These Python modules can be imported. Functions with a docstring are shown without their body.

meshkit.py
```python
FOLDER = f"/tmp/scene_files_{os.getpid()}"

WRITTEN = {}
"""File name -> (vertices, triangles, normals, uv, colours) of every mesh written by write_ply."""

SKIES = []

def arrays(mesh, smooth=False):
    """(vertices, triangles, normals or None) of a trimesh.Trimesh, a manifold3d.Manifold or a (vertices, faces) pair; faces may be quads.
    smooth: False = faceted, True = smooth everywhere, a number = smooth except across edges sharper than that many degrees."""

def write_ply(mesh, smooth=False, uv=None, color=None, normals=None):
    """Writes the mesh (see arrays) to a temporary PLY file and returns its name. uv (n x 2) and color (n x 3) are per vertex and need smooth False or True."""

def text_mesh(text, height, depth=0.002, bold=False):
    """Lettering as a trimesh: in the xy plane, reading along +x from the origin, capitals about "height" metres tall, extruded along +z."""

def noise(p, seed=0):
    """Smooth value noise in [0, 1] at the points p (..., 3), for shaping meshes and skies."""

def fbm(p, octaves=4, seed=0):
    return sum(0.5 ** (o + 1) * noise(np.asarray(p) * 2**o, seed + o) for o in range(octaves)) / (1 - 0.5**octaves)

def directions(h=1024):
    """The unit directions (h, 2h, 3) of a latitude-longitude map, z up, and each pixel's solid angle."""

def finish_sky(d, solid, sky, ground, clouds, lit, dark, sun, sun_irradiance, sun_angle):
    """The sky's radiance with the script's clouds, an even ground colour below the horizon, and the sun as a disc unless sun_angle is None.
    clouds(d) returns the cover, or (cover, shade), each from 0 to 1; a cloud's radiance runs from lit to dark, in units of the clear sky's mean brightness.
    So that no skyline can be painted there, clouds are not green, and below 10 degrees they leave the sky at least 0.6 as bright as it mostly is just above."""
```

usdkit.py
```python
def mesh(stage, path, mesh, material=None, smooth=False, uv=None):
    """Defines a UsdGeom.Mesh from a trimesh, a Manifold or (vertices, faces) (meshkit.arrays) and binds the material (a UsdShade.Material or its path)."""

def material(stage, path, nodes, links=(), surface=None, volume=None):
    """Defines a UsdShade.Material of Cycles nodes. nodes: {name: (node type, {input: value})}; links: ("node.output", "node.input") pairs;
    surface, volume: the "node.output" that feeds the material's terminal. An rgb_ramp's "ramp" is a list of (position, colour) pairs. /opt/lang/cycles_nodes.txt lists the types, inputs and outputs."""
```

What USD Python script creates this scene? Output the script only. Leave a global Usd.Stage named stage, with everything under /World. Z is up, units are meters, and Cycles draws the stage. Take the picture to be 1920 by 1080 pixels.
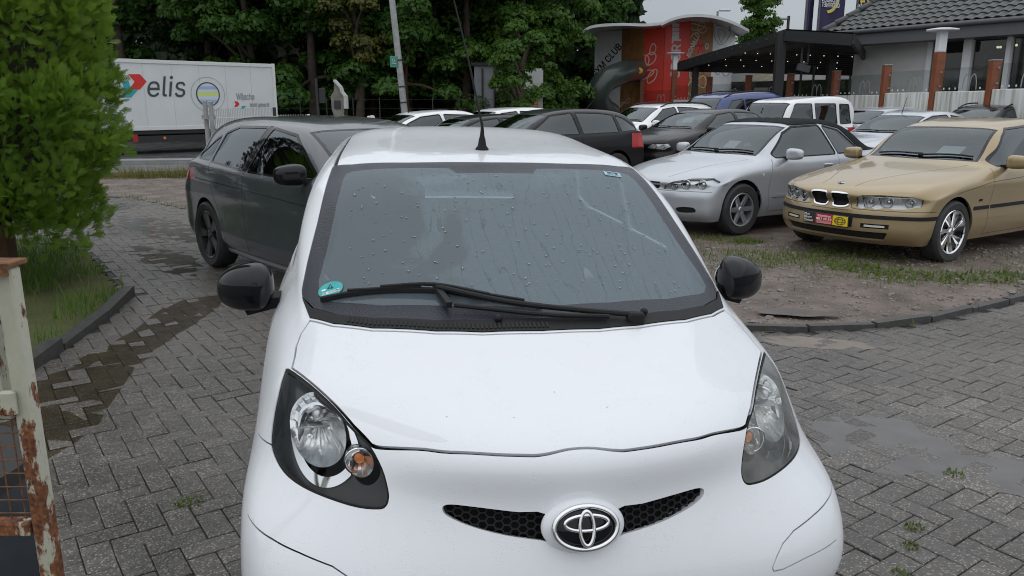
import math, random
import numpy as np
import trimesh, usdkit, meshkit
import manifold3d as m3
from shapely.geometry import Polygon, LineString, Point, box as sbox, MultiPolygon
from shapely import affinity
from pxr import Usd, UsdGeom, UsdShade, UsdLux, Sdf, Gf, Vt

stage = Usd.Stage.CreateInMemory()
UsdGeom.SetStageUpAxis(stage, UsdGeom.Tokens.z)
UsdGeom.SetStageMetersPerUnit(stage, 1.0)
UsdGeom.Xform.Define(stage, '/World')
UsdGeom.Scope.Define(stage, '/World/Looks')
random.seed(7)
RNG = np.random.default_rng(7)
PI = math.pi

# ------------------------------------------------------------------ camera, sky, sun, exposure
FPX, PITCH, EYE = 1480.0, math.radians(13.3), 1.60
cam = UsdGeom.Camera.Define(stage, '/World/camera')
cam.CreateHorizontalApertureAttr(36.0)
cam.CreateVerticalApertureAttr(20.25)
cam.CreateFocalLengthAttr(36.0 * FPX / 1920)
cam.CreateClippingRangeAttr(Gf.Vec2f(0.05, 2000))
cam.CreateFStopAttr(0.0)
cam.CreateExposureAttr(0.64)
cam.AddTranslateOp().Set(Gf.Vec3d(0, 0, EYE))
cam.AddRotateXOp().Set(90 - math.degrees(PITCH))

SUN_EL, SUN_AZ = math.radians(58), math.radians(200)          # azimuth from +y clockwise
sun_dir = np.array([math.sin(SUN_AZ) * math.cos(SUN_EL), math.cos(SUN_AZ) * math.cos(SUN_EL), math.sin(SUN_EL)])
sun = UsdLux.DistantLight.Define(stage, '/World/sun')
sun.CreateIntensityAttr(0.13)
sun.CreateAngleAttr(172.0)
sun.CreateNormalizeAttr(True)
sun.CreateColorAttr(Gf.Vec3f(1.0, 0.98, 0.95))
sun.AddRotateZOp().Set(-math.degrees(SUN_AZ))
sun.AddRotateXOp().Set(-(90 - math.degrees(SUN_EL)))
usdkit.material(stage, '/World/Looks/sky', {
    'tc': ('texture_coordinate', {}),
    'sky': ('sky_texture', {'sky_type': 'single_scattering', 'sun_disc': False, 'sun_elevation': SUN_EL, 'sun_rotation': SUN_AZ}),
    'map': ('mapping', {'scale': (1, 1, 2.6)}),
    'n': ('noise_texture', {'scale': 2.2, 'detail': 5, 'roughness': 0.55}),
    'r': ('rgb_ramp', {'ramp': [(0.3, (0.90, 0.93, 0.97)), (0.7, (1.08, 1.10, 1.12))]}),
    'sz': ('separate_xyz', {}),
    'el': ('rgb_ramp', {'ramp': [(0.0, (1.98, 2.08, 2.19)), (0.12, (2.3, 2.39, 2.50)), (0.35, (3.45, 3.54, 3.64)), (1.0, (5.15, 5.22, 5.3))]}),   # an overcast sky is about three times brighter overhead
    'mu': ('mix_color', {'blend_type': 'multiply', 'fac': 1.0}),
    'm': ('mix_color', {'fac': 0.95}),
    'bg': ('background_shader', {'strength': 0.12}),
}, [('tc.generated', 'map.vector'), ('map.vector', 'n.vector'), ('n.fac', 'r.fac'), ('tc.generated', 'sz.vector'), ('sz.z', 'el.fac'), ('r.color', 'mu.a'), ('el.color', 'mu.b'), ('sky.color', 'm.a'), ('mu.result', 'm.b'), ('m.result', 'bg.color')], surface='bg.background')
dome = UsdLux.DomeLight.Define(stage, '/World/sky')
UsdShade.MaterialBindingAPI.Apply(dome.GetPrim()).Bind(UsdShade.Material.Get(stage, '/World/Looks/sky'))
dome.GetPrim().SetCustomDataByKey('kind', 'structure')

# ------------------------------------------------------------------ helpers: prims and materials
USED = {}
def numbered(parent, name):
    k = USED.get((parent, name), 0)
    USED[(parent, name)] = k + 1
    return name if k == 0 else '%s_%03d' % (name, k)

def path_of(p):
    return '/World' if p is None else (p if isinstance(p, str) else str(p.GetPath()))

def put(name, mesh, mat, parent=None, smooth=False):
    """One Mesh prim. mesh: trimesh / (v,f) / (v,f,n)."""
    pp = path_of(parent)
    path = pp + '/' + numbered(pp, name)
    mp = '/World/Looks/' + mat
    if isinstance(mesh, tuple) and len(mesh) == 3:
        v, f, n = mesh
        m = UsdGeom.Mesh.Define(stage, path)
        m.CreatePointsAttr(Vt.Vec3fArray.FromNumpy(np.ascontiguousarray(v, np.float32)))
        m.CreateFaceVertexCountsAttr(Vt.IntArray.FromNumpy(np.full(len(f), 3, np.int32)))
        m.CreateFaceVertexIndicesAttr(Vt.IntArray.FromNumpy(np.ascontiguousarray(f, np.int32).ravel()))
        m.CreateSubdivisionSchemeAttr('none')
        m.CreateNormalsAttr(Vt.Vec3fArray.FromNumpy(np.ascontiguousarray(n, np.float32)))
        m.SetNormalsInterpolation('vertex')
        UsdShade.MaterialBindingAPI.Apply(m.GetPrim()).Bind(UsdShade.Material.Get(stage, mp))
        return m.GetPrim()
    return usdkit.mesh(stage, path, mesh, mp, smooth=smooth).GetPrim()

def tag(p, label=None, cat=None, group=None, kind=None):
    p = p.GetPrim() if hasattr(p, 'GetPrim') else p
    for k, val in (('label', label), ('category', cat), ('group', group), ('kind', kind)):
        if val:
            p.SetCustomDataByKey(k, val)
    return p

def thing(name, label, cat, loc=(0, 0, 0), rz=0.0, group=None, matrix=None):
    x = UsdGeom.Xform.Define(stage, '/World/' + numbered('/World', name))
    if matrix is not None:
        x.AddTransformOp().Set(Gf.Matrix4d(np.asarray(matrix, float).T.tolist()))
    else:
        x.AddTranslateOp().Set(Gf.Vec3d(*map(float, loc)))
        x.AddRotateZOp().Set(math.degrees(rz))
    return tag(x.GetPrim(), label, cat, group)

def dup(src, label, cat, loc, rz=0.0, group=None, scale=None):
    x = UsdGeom.Xform.Define(stage, '/World/' + numbered('/World', src.GetName().rstrip('0123456789').rstrip('_')))
    x.AddTranslateOp().Set(Gf.Vec3d(*map(float, loc)))
    x.AddRotateZOp().Set(math.degrees(rz))
    if scale is not None:
        x.AddScaleOp().Set(Gf.Vec3f(*([scale] * 3 if np.ndim(scale) == 0 else scale)))
    p = x.GetPrim()
    p.GetReferences().AddInternalReference(src.GetPath())
    p.SetInstanceable(True)
    return tag(p, label, cat, group)

def mat(name, color=(0.5, 0.5, 0.5), rough=0.5, metal=0.0, coat=0.0, var=0.0, vscale=8.0, bump=0.0, bscale=60.0, color2=None, spec=0.5, extra=None, coord='object', rvar=0.0, **kw):
    """Principled material with optional noise variation of colour/roughness and noise bump."""
    nodes = {'p': ('principled_bsdf', dict({'base_color': color, 'roughness': rough, 'metallic': metal, 'coat_weight': coat, 'specular_ior_level': spec}, **kw))}
    links = []
    if var or bump or color2 is not None or rvar:
        nodes['tc'] = ('texture_coordinate', {})
    src = 'tc.object'
    if coord == 'world':
        nodes['g'] = ('geometry', {}); src = 'g.position'
    if var or color2 is not None:
        c = np.array(color, float)
        c2 = np.array(color2, float) if color2 is not None else c * (1 + var)
        c1 = c if color2 is not None else c * (1 - var)
        nodes['n'] = ('noise_texture', {'scale': vscale, 'detail': 6, 'roughness': 0.6})
        nodes['r'] = ('rgb_ramp', {'ramp': [(0.32, tuple(c1)), (0.68, tuple(c2))]})
        links += [(src, 'n.vector'), ('n.fac', 'r.fac'), ('r.color', 'p.base_color')]
    if rvar:
        nodes['n3'] = ('noise_texture', {'scale': vscale * 0.7, 'detail': 4})
        nodes['mr'] = ('map_range', {'from_min': 0.3, 'from_max': 0.7, 'to_min': max(0.02, rough - rvar), 'to_max': min(1, rough + rvar)})
        links += [(src, 'n3.vector'), ('n3.fac', 'mr.value'), ('mr.result', 'p.roughness')]
    if bump:
        nodes['n2'] = ('noise_texture', {'scale': bscale, 'detail': 4})
        nodes['b'] = ('bump', {'strength': min(1, bump), 'distance': 0.01})
        links += [(src, 'n2.vector'), ('n2.fac', 'b.height'), ('b.normal', 'p.normal')]
    return usdkit.material(stage, '/World/Looks/' + name, nodes, links, surface='p.BSDF')

def glass_mat(name, tint=(0.55, 0.6, 0.6), ior=1.75, rough=0.01, dirt=0.0, dirt_col=(0.3, 0.32, 0.33)):
    """Thin pane: see-through mixed with a reflection by fresnel, optional wet film that scatters."""
    nodes = {'t': ('transparent_bsdf', {'color': tint}), 'g': ('glossy_bsdf', {'color': (.88, .96, 1), 'roughness': rough}),
             'f': ('fresnel', {'IOR': ior}), 'm': ('mix_closure', {})}
    links = [('f.fac', 'm.fac'), ('t.BSDF', 'm.closure1'), ('g.BSDF', 'm.closure2')]
    out = 'm.closure'
    if dirt:
        nodes.update({'d': ('diffuse_bsdf', {'color': dirt_col}), 'tc': ('texture_coordinate', {}), 'n': ('noise_texture', {'scale': 9, 'detail': 6}),
                      'mr': ('map_range', {'from_min': 0.35, 'from_max': 0.7, 'to_min': dirt * 0.3, 'to_max': dirt}), 'm2': ('mix_closure', {})})
        links += [('tc.object', 'n.vector'), ('n.fac', 'mr.value'), ('mr.result', 'm2.fac'), ('m.closure', 'm2.closure1'), ('d.BSDF', 'm2.closure2')]
        out = 'm2.closure'
    return usdkit.material(stage, '/World/Looks/' + name, nodes, links, surface=out)

# wet car paint: droplets raise a fine bump
def paint(name, color, metal=0.0, rough=0.3, coat=1.0, spec=0.5, drops=0.25, dscale=260.0):
    nodes = {'tc': ('texture_coordinate', {}),
             'p': ('principled_bsdf', {'base_color': color, 'metallic': metal, 'roughness': rough, 'coat_weight': coat, 'coat_roughness': 0.05, 'specular_ior_level': spec}),
             'v': ('voronoi_texture', {'scale': dscale, 'randomness': 1.0}),
             'mr': ('map_range', {'from_min': 0.0, 'from_max': 0.33, 'to_min': 1.0, 'to_max': 0.0, 'clamp': True}),
             'nn': ('noise_texture', {'scale': 14, 'detail': 3}),
             'mr2': ('map_range', {'from_min': 0.45, 'from_max': 0.62, 'to_min': 0.0, 'to_max': 1.0, 'clamp': True}),
             'mu': ('math', {'math_type': 'multiply'}),
             'b': ('bump', {'strength': drops, 'distance': 0.0015})}
    links = [('tc.object', 'v.vector'), ('v.distance', 'mr.value'), ('tc.object', 'nn.vector'), ('nn.fac', 'mr2.value'), ('mr.result', 'mu.value1'), ('mr2.result', 'mu.value2'),
             ('mu.value', 'b.height'), ('b.normal', 'p.coat_normal'), ('b.normal', 'p.normal')]
    return usdkit.material(stage, '/World/Looks/' + name, nodes, links, surface='p.BSDF')

# ------------------------------------------------------------------ helpers: shapes
def cat_mesh(parts):
    parts = [p for p in parts if p is not None]
    return trimesh.util.concatenate([p if isinstance(p, trimesh.Trimesh) else trimesh.Trimesh(*meshkit.arrays(p)[:2], process=False) for p in parts])

def bx(x0, x1, y0, y1, z0, z1, c=0.0):
    """Box, chamfered by c."""
    if c <= 0:
        b = trimesh.creation.box((x1 - x0, y1 - y0, z1 - z0))
        b.apply_translation(((x0 + x1) / 2, (y0 + y1) / 2, (z0 + z1) / 2))
        return b
    pts = []
    for sx in (0, 1):
        for sy in (0, 1):
            for sz in (0, 1):
                X, Y, Z = (x0, x1)[sx], (y0, y1)[sy], (z0, z1)[sz]
                ix, iy, iz = (c, -c)[sx], (c, -c)[sy], (c, -c)[sz]
                pts += [(X, Y + iy, Z + iz), (X + ix, Y, Z + iz), (X + ix, Y + iy, Z)]
    h = m3.Manifold.hull_points(np.array(pts, np.float32)).to_mesh()
    return trimesh.Trimesh(h.vert_properties[:, :3], h.tri_verts, process=False)

def tube(pts, r, seg=10, cap=True, closed=False):
    """Round tube along points; r may be a list."""
    P = np.asarray(pts, float)
    n = len(P)
    R = np.broadcast_to(np.asarray(r, float), (n,))
    if closed:
        T = np.roll(P, -1, 0) - np.roll(P, 1, 0)
    else:
        T = np.gradient(P, axis=0)
    T /= np.maximum(np.linalg.norm(T, axis=1, keepdims=True), 1e-9)
    a = np.array([0, 0, 1.0]) if abs(T[0][2]) < 0.9 else np.array([1.0, 0, 0])
    V = []
    for i in range(n):
        u = a - T[i] * (a @ T[i]); u /= np.linalg.norm(u)
        w = np.cross(T[i], u); a = u
        th = np.arange(seg) * 2 * PI / seg
        V.append(P[i] + R[i] * (np.cos(th)[:, None] * u + np.sin(th)[:, None] * w))
    V = np.vstack(V)
    F = []
    for i in range(n if closed else n - 1):
        j = (i + 1) % n
        for k in range(seg):
            l = (k + 1) % seg
            F += [(i * seg + k, i * seg + l, j * seg + l), (i * seg + k, j * seg + l, j * seg + k)]
    if cap and not closed:
        V = np.vstack([V, P[:1], P[-1:]])
        for k in range(seg):
            l = (k + 1) % seg
            F += [(n * seg, l, k), (n * seg + 1, (n - 1) * seg + k, (n - 1) * seg + l)]
    return trimesh.Trimesh(V, np.array(F), process=False)

def beam(p, q, w, h, up=(0, 0, 1)):
    """Rectangular bar from p to q."""
    p, q = np.asarray(p, float), np.asarray(q, float)
    d = q - p; L = np.linalg.norm(d); d /= L
    u = np.asarray(up, float); s = np.cross(d, u)
    if np.linalg.norm(s) < 1e-6:
        s = np.cross(d, (1, 0, 0))
    s /= np.linalg.norm(s); u = np.cross(s, d)
    b = trimesh.creation.box((L, w, h))
    M = np.eye(4); M[:3, 0], M[:3, 1], M[:3, 2], M[:3, 3] = d, s, u, (p + q) / 2
    b.apply_transform(M)
    return b

def revolve(profile, seg=32, axis='x'):
    """Revolve (r, h) profile about an axis."""
    m = trimesh.creation.revolve(np.asarray(profile, float), sections=seg)
    if axis == 'x':
        m.apply_transform(trimesh.transformations.rotation_matrix(PI / 2, (0, 1, 0)))
    elif axis == 'y':
        m.apply_transform(trimesh.transformations.rotation_matrix(-PI / 2, (1, 0, 0)))
    return m

def extrude(poly, h0, h1, plane='xy'):
    """Extrude a shapely polygon; plane 'yz': coords are (y,z) and h is x; 'xz': coords (x,z), h is y."""
    geoms = getattr(poly, 'geoms', [poly])
    out = []
    for g in geoms:
        if g.is_empty or g.area < 1e-9:
            continue
        m = trimesh.creation.extrude_polygon(g, h1 - h0, engine='earcut')
        m.apply_translation((0, 0, h0))
        v = m.vertices.copy()
        if plane == 'yz':
            m.vertices = np.stack([v[:, 2], v[:, 0], v[:, 1]], 1)
        elif plane == 'xz':
            m.vertices = np.stack([v[:, 0], v[:, 2], v[:, 1]], 1)
            m.faces = m.faces[:, ::-1]
        out.append(m)
    return cat_mesh(out)

def moved(m, t=(0, 0, 0), rz=0.0, s=1.0, M=None):
    m = m.copy()
    if M is not None:
        m.apply_transform(M)
        return m
    if np.ndim(s) or s != 1.0:
        m.vertices = m.vertices * np.asarray(s)
    if rz:
        m.apply_transform(trimesh.transformations.rotation_matrix(rz, (0, 0, 1)))
    m.apply_translation(t)
    return m

def frame_matrix(origin, xdir, ydir):
    x = np.asarray(xdir, float); x /= np.linalg.norm(x)
    y = np.asarray(ydir, float); y = y - x * (x @ y); y /= np.linalg.norm(y)
    M = np.eye(4); M[:3, 0], M[:3, 1], M[:3, 2], M[:3, 3] = x, y, np.cross(x, y), origin
    return M

def spline(pts, n=8):
    """Catmull-Rom through points."""
    P = np.asarray(pts, float)
    Q = np.vstack([2 * P[0] - P[1], P, 2 * P[-1] - P[-2]])
    out = []
    for i in range(1, len(Q) - 2):
        for t in np.linspace(0, 1, n, endpoint=False):
            a, b, c, d = Q[i - 1], Q[i], Q[i + 1], Q[i + 2]
            out.append(0.5 * ((2 * b) + (c - a) * t + (2 * a - 5 * b + 4 * c - d) * t * t + (3 * b - a - 3 * c + d) * t ** 3))
    out.append(P[-1])
    return np.array(out)

def closed_spline(pts, n=6):
    P = np.asarray(pts, float)
    N = len(P); out = []
    for i in range(N):
        a, b, c, d = P[i - 1], P[i], P[(i + 1) % N], P[(i + 2) % N]
        for t in np.linspace(0, 1, n, endpoint=False):
            out.append(0.5 * ((2 * b) + (c - a) * t + (2 * a - 5 * b + 4 * c - d) * t * t + (3 * b - a - 3 * c + d) * t ** 3))
    return np.array(out)

# ------------------------------------------------------------------ car bodies: a cage of points, smoothed, then cut into panels
def catmull(V, F, levels):
    for _ in range(levels):
        nV, nF = len(V), len(F)
        fp = V[F].mean(1)
        e = np.stack([F, np.roll(F, -1, 1)], -1).reshape(-1, 2)
        es = np.sort(e, 1)
        ue, inv = np.unique(es, axis=0, return_inverse=True)
        inv = inv.ravel()
        cnt = np.bincount(inv, minlength=len(ue))
        fsum = np.zeros((len(ue), 3))
        np.add.at(fsum, inv, np.repeat(fp, 4, 0))
        mid = V[ue].mean(1)
        inner = cnt == 2
        ep = np.where(inner[:, None], (V[ue].sum(1) + fsum) / 4, mid)
        val = np.zeros(nV); R = np.zeros((nV, 3)); Q = np.zeros((nV, 3)); nf = np.zeros(nV)
        for k in (0, 1):
            np.add.at(val, ue[:, k], 1); np.add.at(R, ue[:, k], mid)
        for k in range(4):
            np.add.at(Q, F[:, k], fp); np.add.at(nf, F[:, k], 1)
        R /= val[:, None]; Q /= nf[:, None]
        vp = (Q + 2 * R + (val - 3)[:, None] * V) / val[:, None]
        be = ue[~inner]
        if len(be):
            bs = np.zeros((nV, 3)); bc = np.zeros(nV)
            for k in (0, 1):
                np.add.at(bs, be[:, k], V[be[:, 1 - k]]); np.add.at(bc, be[:, k], 1)
            b = bc > 0
            vp[b] = np.where((bc[b] == 2)[:, None], 0.75 * V[b] + 0.125 * bs[b], V[b])
        ei = inv.reshape(nF, 4) + nV
        fi = np.arange(nF) + nV + len(ue)
        F = np.concatenate([np.stack([F[:, k], ei[:, k], fi, ei[:, k - 1]], 1) for k in range(4)])
        V = np.vstack([vp, ep, fp])
    return V, F

def body_cage(top, band):
    """top: stations x columns x 3 (centre..shoulder), first station the nose edge, last the tail edge; band: rows x perimeter x 3 below the shoulder line.
    Returns a symmetric quad cage."""
    S, C = top.shape[:2]
    V = list(top.reshape(-1, 3)); F = []
    idx = lambda i, j: i * C + j
    for i in range(S - 1):
        for j in range(C - 1):
            F.append((idx(i, j), idx(i, j + 1), idx(i + 1, j + 1), idx(i + 1, j)))
    per = [idx(0, j) for j in range(C)] + [idx(i, C - 1) for i in range(1, S - 1)] + [idx(S - 1, j) for j in range(C - 1, -1, -1)]
    prev = per
    for row in band:
        cur = list(range(len(V), len(V) + len(row))); V += list(row)
        for k in range(len(per) - 1):
            F.append((prev[k], cur[k], cur[k + 1], prev[k + 1]))
        prev = cur
    V, F = np.array(V, float), np.array(F)
    mid = np.abs(V[:, 0]) < 1e-6
    V[mid, 0] = 0
    mir = np.where(mid, np.arange(len(V)), np.cumsum(~mid) - 1 + len(V))
    V2 = np.vstack([V, V[~mid] * [-1, 1, 1]])
    F2 = np.vstack([F, mir[F][:, ::-1]])
    return V2, F2

def fit_cage(V, F, levels, it=7):
    T, W = V.copy(), V.copy()
    for _ in range(it):
        L, _f = catmull(W, F, min(levels, 2))
        W += 0.85 * (T - L[:len(T)])
    return catmull(W, F, levels)

class Body:
    def __init__(self, top, band, levels=3):
        top, band = np.asarray(top, float), [np.asarray(b, float) for b in band]
        V, F = fit_cage(*body_cage(top, band), levels)
        tri = np.vstack([F[:, [0, 1, 2]], F[:, [0, 2, 3]]])
        v, f, n = meshkit.arrays((V, tri), True)
        # close the bottom with a fan
        e = np.vstack([f[:, [0, 1]], f[:, [1, 2]], f[:, [2, 0]]])
        key = set(map(tuple, e)); bd = [(a, b) for a, b in map(tuple, e) if (b, a) not in key]
        c = len(v)
        bi = sorted({a for a, b in bd})
        vc = v[bi].mean(0)
        v2 = np.vstack([v, [vc]]); n2 = np.vstack([n, [[0, 0, -1.0]]])
        f2 = np.vstack([f, [(b, a, c) for a, b in bd]])
        m = m3.Mesh(vert_properties=np.hstack([v2, n2]).astype(np.float32), tri_verts=f2.astype(np.uint32))
        self.solid = m3.Manifold(m)
        if self.solid.volume() < 0 or self.solid.status() != m3.Error.NoError:
            m = m3.Mesh(vert_properties=np.hstack([v2, -n2 if False else n2]).astype(np.float32), tri_verts=f2[:, ::-1].astype(np.uint32))
            self.solid = m3.Manifold(m)
        self.solid = self.solid.as_original()
        self.id = self.solid.original_id()
        mm = self.solid.to_mesh()
        self.v, self.f, self.n = mm.vert_properties[:, :3].astype(float), mm.tri_verts.astype(int), mm.vert_properties[:, 3:6].astype(float)
        self.tm = trimesh.Trimesh(self.v, self.f, process=False)
        d = np.einsum('ij,ij->i', self.tm.face_normals, self.n[self.f].mean(1)).mean()
        self.flip = -1.0 if d < 0 else 1.0

    def patch(self, cuts, inside, off=0.0, lip=0.0, keep=None):
        """The outer surface inside (or outside) the union of the cut solids, moved by off along its normals, with an inward edge of depth lip."""
        s = self.solid
        if cuts:
            c = m3.Manifold.batch_boolean(list(cuts), m3.OpType.Add) if len(cuts) > 1 else cuts[0]
            s = (s ^ c) if inside else (s - c)
        if keep is not None:
            s = s ^ keep
        m = s.to_mesh()
        f = m.tri_verts.astype(int)
        sel = np.zeros(len(f), bool)
        ri, ro = m.run_index, m.run_original_id
        for k in range(len(ro)):
            if ro[k] == self.id:
                sel[ri[k] // 3: ri[k + 1] // 3] = True
        f = f[sel]
        use, f = np.unique(f, return_inverse=True); f = f.reshape(-1, 3)
        v = m.vert_properties[use, :3].astype(float); n = m.vert_properties[use, 3:6].astype(float) * self.flip
        n /= np.maximum(np.linalg.norm(n, axis=1, keepdims=True), 1e-9)
        # weld for boundary finding
        key = np.round(v, 5)
        _, w = np.unique(key, axis=0, return_inverse=True); w = w.ravel()
        v = v + n * off
        if lip:
            e = np.vstack([f[:, [0, 1]], f[:, [1, 2]], f[:, [2, 0]]])
            we = w[e]
            seen = set(map(tuple, we))
            b = np.array([not ((q, p) in seen) for p, q in we])
            # skip bottom edge and mirror plane
            be = e[b]
            k0 = len(v)
            A, B = v[be[:, 0]], v[be[:, 1]]
            nA, nB = n[be[:, 0]], n[be[:, 1]]
            side = np.cross(B - A, (nA + nB) / 2); side /= np.maximum(np.linalg.norm(side, axis=1, keepdims=True), 1e-9)
            A2, B2 = A - nA * lip, B - nB * lip
            q = np.stack([A, B, B2, A2], 1).reshape(-1, 3)
            qn = np.repeat(side, 4, 0)
            i = np.arange(len(be))[:, None] * 4 + k0
            qf = np.vstack([i + [[0, 3, 2]], i + [[0, 2, 1]]])
            v, n, f = np.vstack([v, q]), np.vstack([n, qn]), np.vstack([f, qf])
        return v, f, n

    def hit(self, o, d):
        """First point of the outer surface along rays (local coordinates)."""
        loc, ray, tri = self.tm.ray.intersects_location(np.atleast_2d(o), np.atleast_2d(d), multiple_hits=False)
        return loc

def prism(poly, plane, h0, h1):
    """Manifold prism of a shapely polygon: plane 'xy' 'yz' 'xz'."""
    geoms = getattr(poly, 'geoms', [poly])
    cont = []
    for g in geoms:
        if g.is_empty:
            continue
        g = g.simplify(1e-4)
        cont.append(np.asarray(g.exterior.coords)[:-1])
        cont += [np.asarray(r.coords)[:-1] for r in g.interiors]
    cs = m3.CrossSection([c.astype(np.float64) for c in cont], m3.FillRule.EvenOdd)
    s = m3.Manifold.extrude(cs, h1 - h0)
    if plane == 'xy':
        return s.translate((0, 0, h0))
    if plane == 'yz':
        return s.transform(np.array([[0, 0, 1, h0], [1, 0, 0, 0], [0, 1, 0, 0]], float))
    return s.transform(np.array([[1, 0, 0, 0], [0, 0, 1, h0], [0, 1, 0, 0]], float))

def both(poly, lo=0.2, hi=1.3):
    """Side prisms on both sides of a car."""
    return [prism(poly, 'yz', lo, hi), prism(poly, 'yz', -hi, -lo)]

def mirx(poly):
    return affinity.scale(poly, -1, 1, origin=(0, 0))

def cyl(y, z, r, x0, x1, seg=40):
    return prism(Point(y, z).buffer(r, quad_segs=seg // 4), 'yz', x0, x1)

def line_cut(pts, w=0.004):
    return LineString(pts).buffer(w, cap_style='flat')
# ------------------------------------------------------------------ materials shared by the cars
paint('white_paint', (0.67, 0.685, 0.71), drops=0.5, dscale=170, rough=0.45)
mat('black_plastic', (0.012, 0.012, 0.013), rough=0.5, spec=0.2, bump=0.15, bscale=220)
mat('black_gloss', (0.004, 0.004, 0.005), rough=0.05, spec=0.38)
mat('dark_liner', (0.006, 0.006, 0.006), rough=0.8)
mat('rubber', (0.012, 0.012, 0.012), rough=0.6, spec=0.2, bump=0.1, bscale=120)
mat('tyre_rubber', (0.022, 0.022, 0.023), rough=0.6, var=0.25, vscale=14, bump=0.2, bscale=90)
mat('chrome', (0.85, 0.86, 0.88), rough=0.06, metal=1.0)
mat('reflector', (0.95, 0.95, 0.95), rough=0.24, metal=1.0, bump=0.2, bscale=60)
mat('satin_silver', (0.55, 0.56, 0.57), rough=0.3, metal=0.9)
mat('alloy', (0.42, 0.43, 0.45), rough=0.28, metal=0.85, var=0.12, vscale=9)
mat('dark_alloy', (0.09, 0.09, 0.095), rough=0.35, metal=0.8)
mat('cabin_dark', (0.03, 0.031, 0.034), rough=0.85)
mat('cabin_grey', (0.36, 0.37, 0.37), rough=0.8)
mat('seat_cloth', (0.045, 0.047, 0.052), rough=0.95, bump=0.3, bscale=160)
mat('amber', (0.75, 0.22, 0.04), rough=0.2, coat=0.5)
mat('lens_white', (0.55, 0.55, 0.53), rough=0.2, coat=0.6)
mat('tail_red', (0.35, 0.012, 0.014), rough=0.15, coat=0.8)
mat('paper_white', (0.72, 0.74, 0.74), rough=0.7)
mat('paper_blue', (0.38, 0.55, 0.66), rough=0.6)
mat('sticker_green', (0.02, 0.33, 0.33), rough=0.45, var=0.12, vscale=60)
mat('print_black', (0.02, 0.02, 0.022), rough=0.6)
glass_mat('glass_side', tint=(0.42, 0.48, 0.49), ior=1.9)
glass_mat('glass_front', tint=(0.66, 0.74, 0.75), ior=2.0)
glass_mat('glass_lamp', tint=(0.86, 0.87, 0.87), ior=1.22)
glass_mat('glass_lamp_haze', tint=(0.84, 0.84, 0.82), ior=1.28, dirt=0.14, dirt_col=(0.6, 0.6, 0.57))

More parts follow.
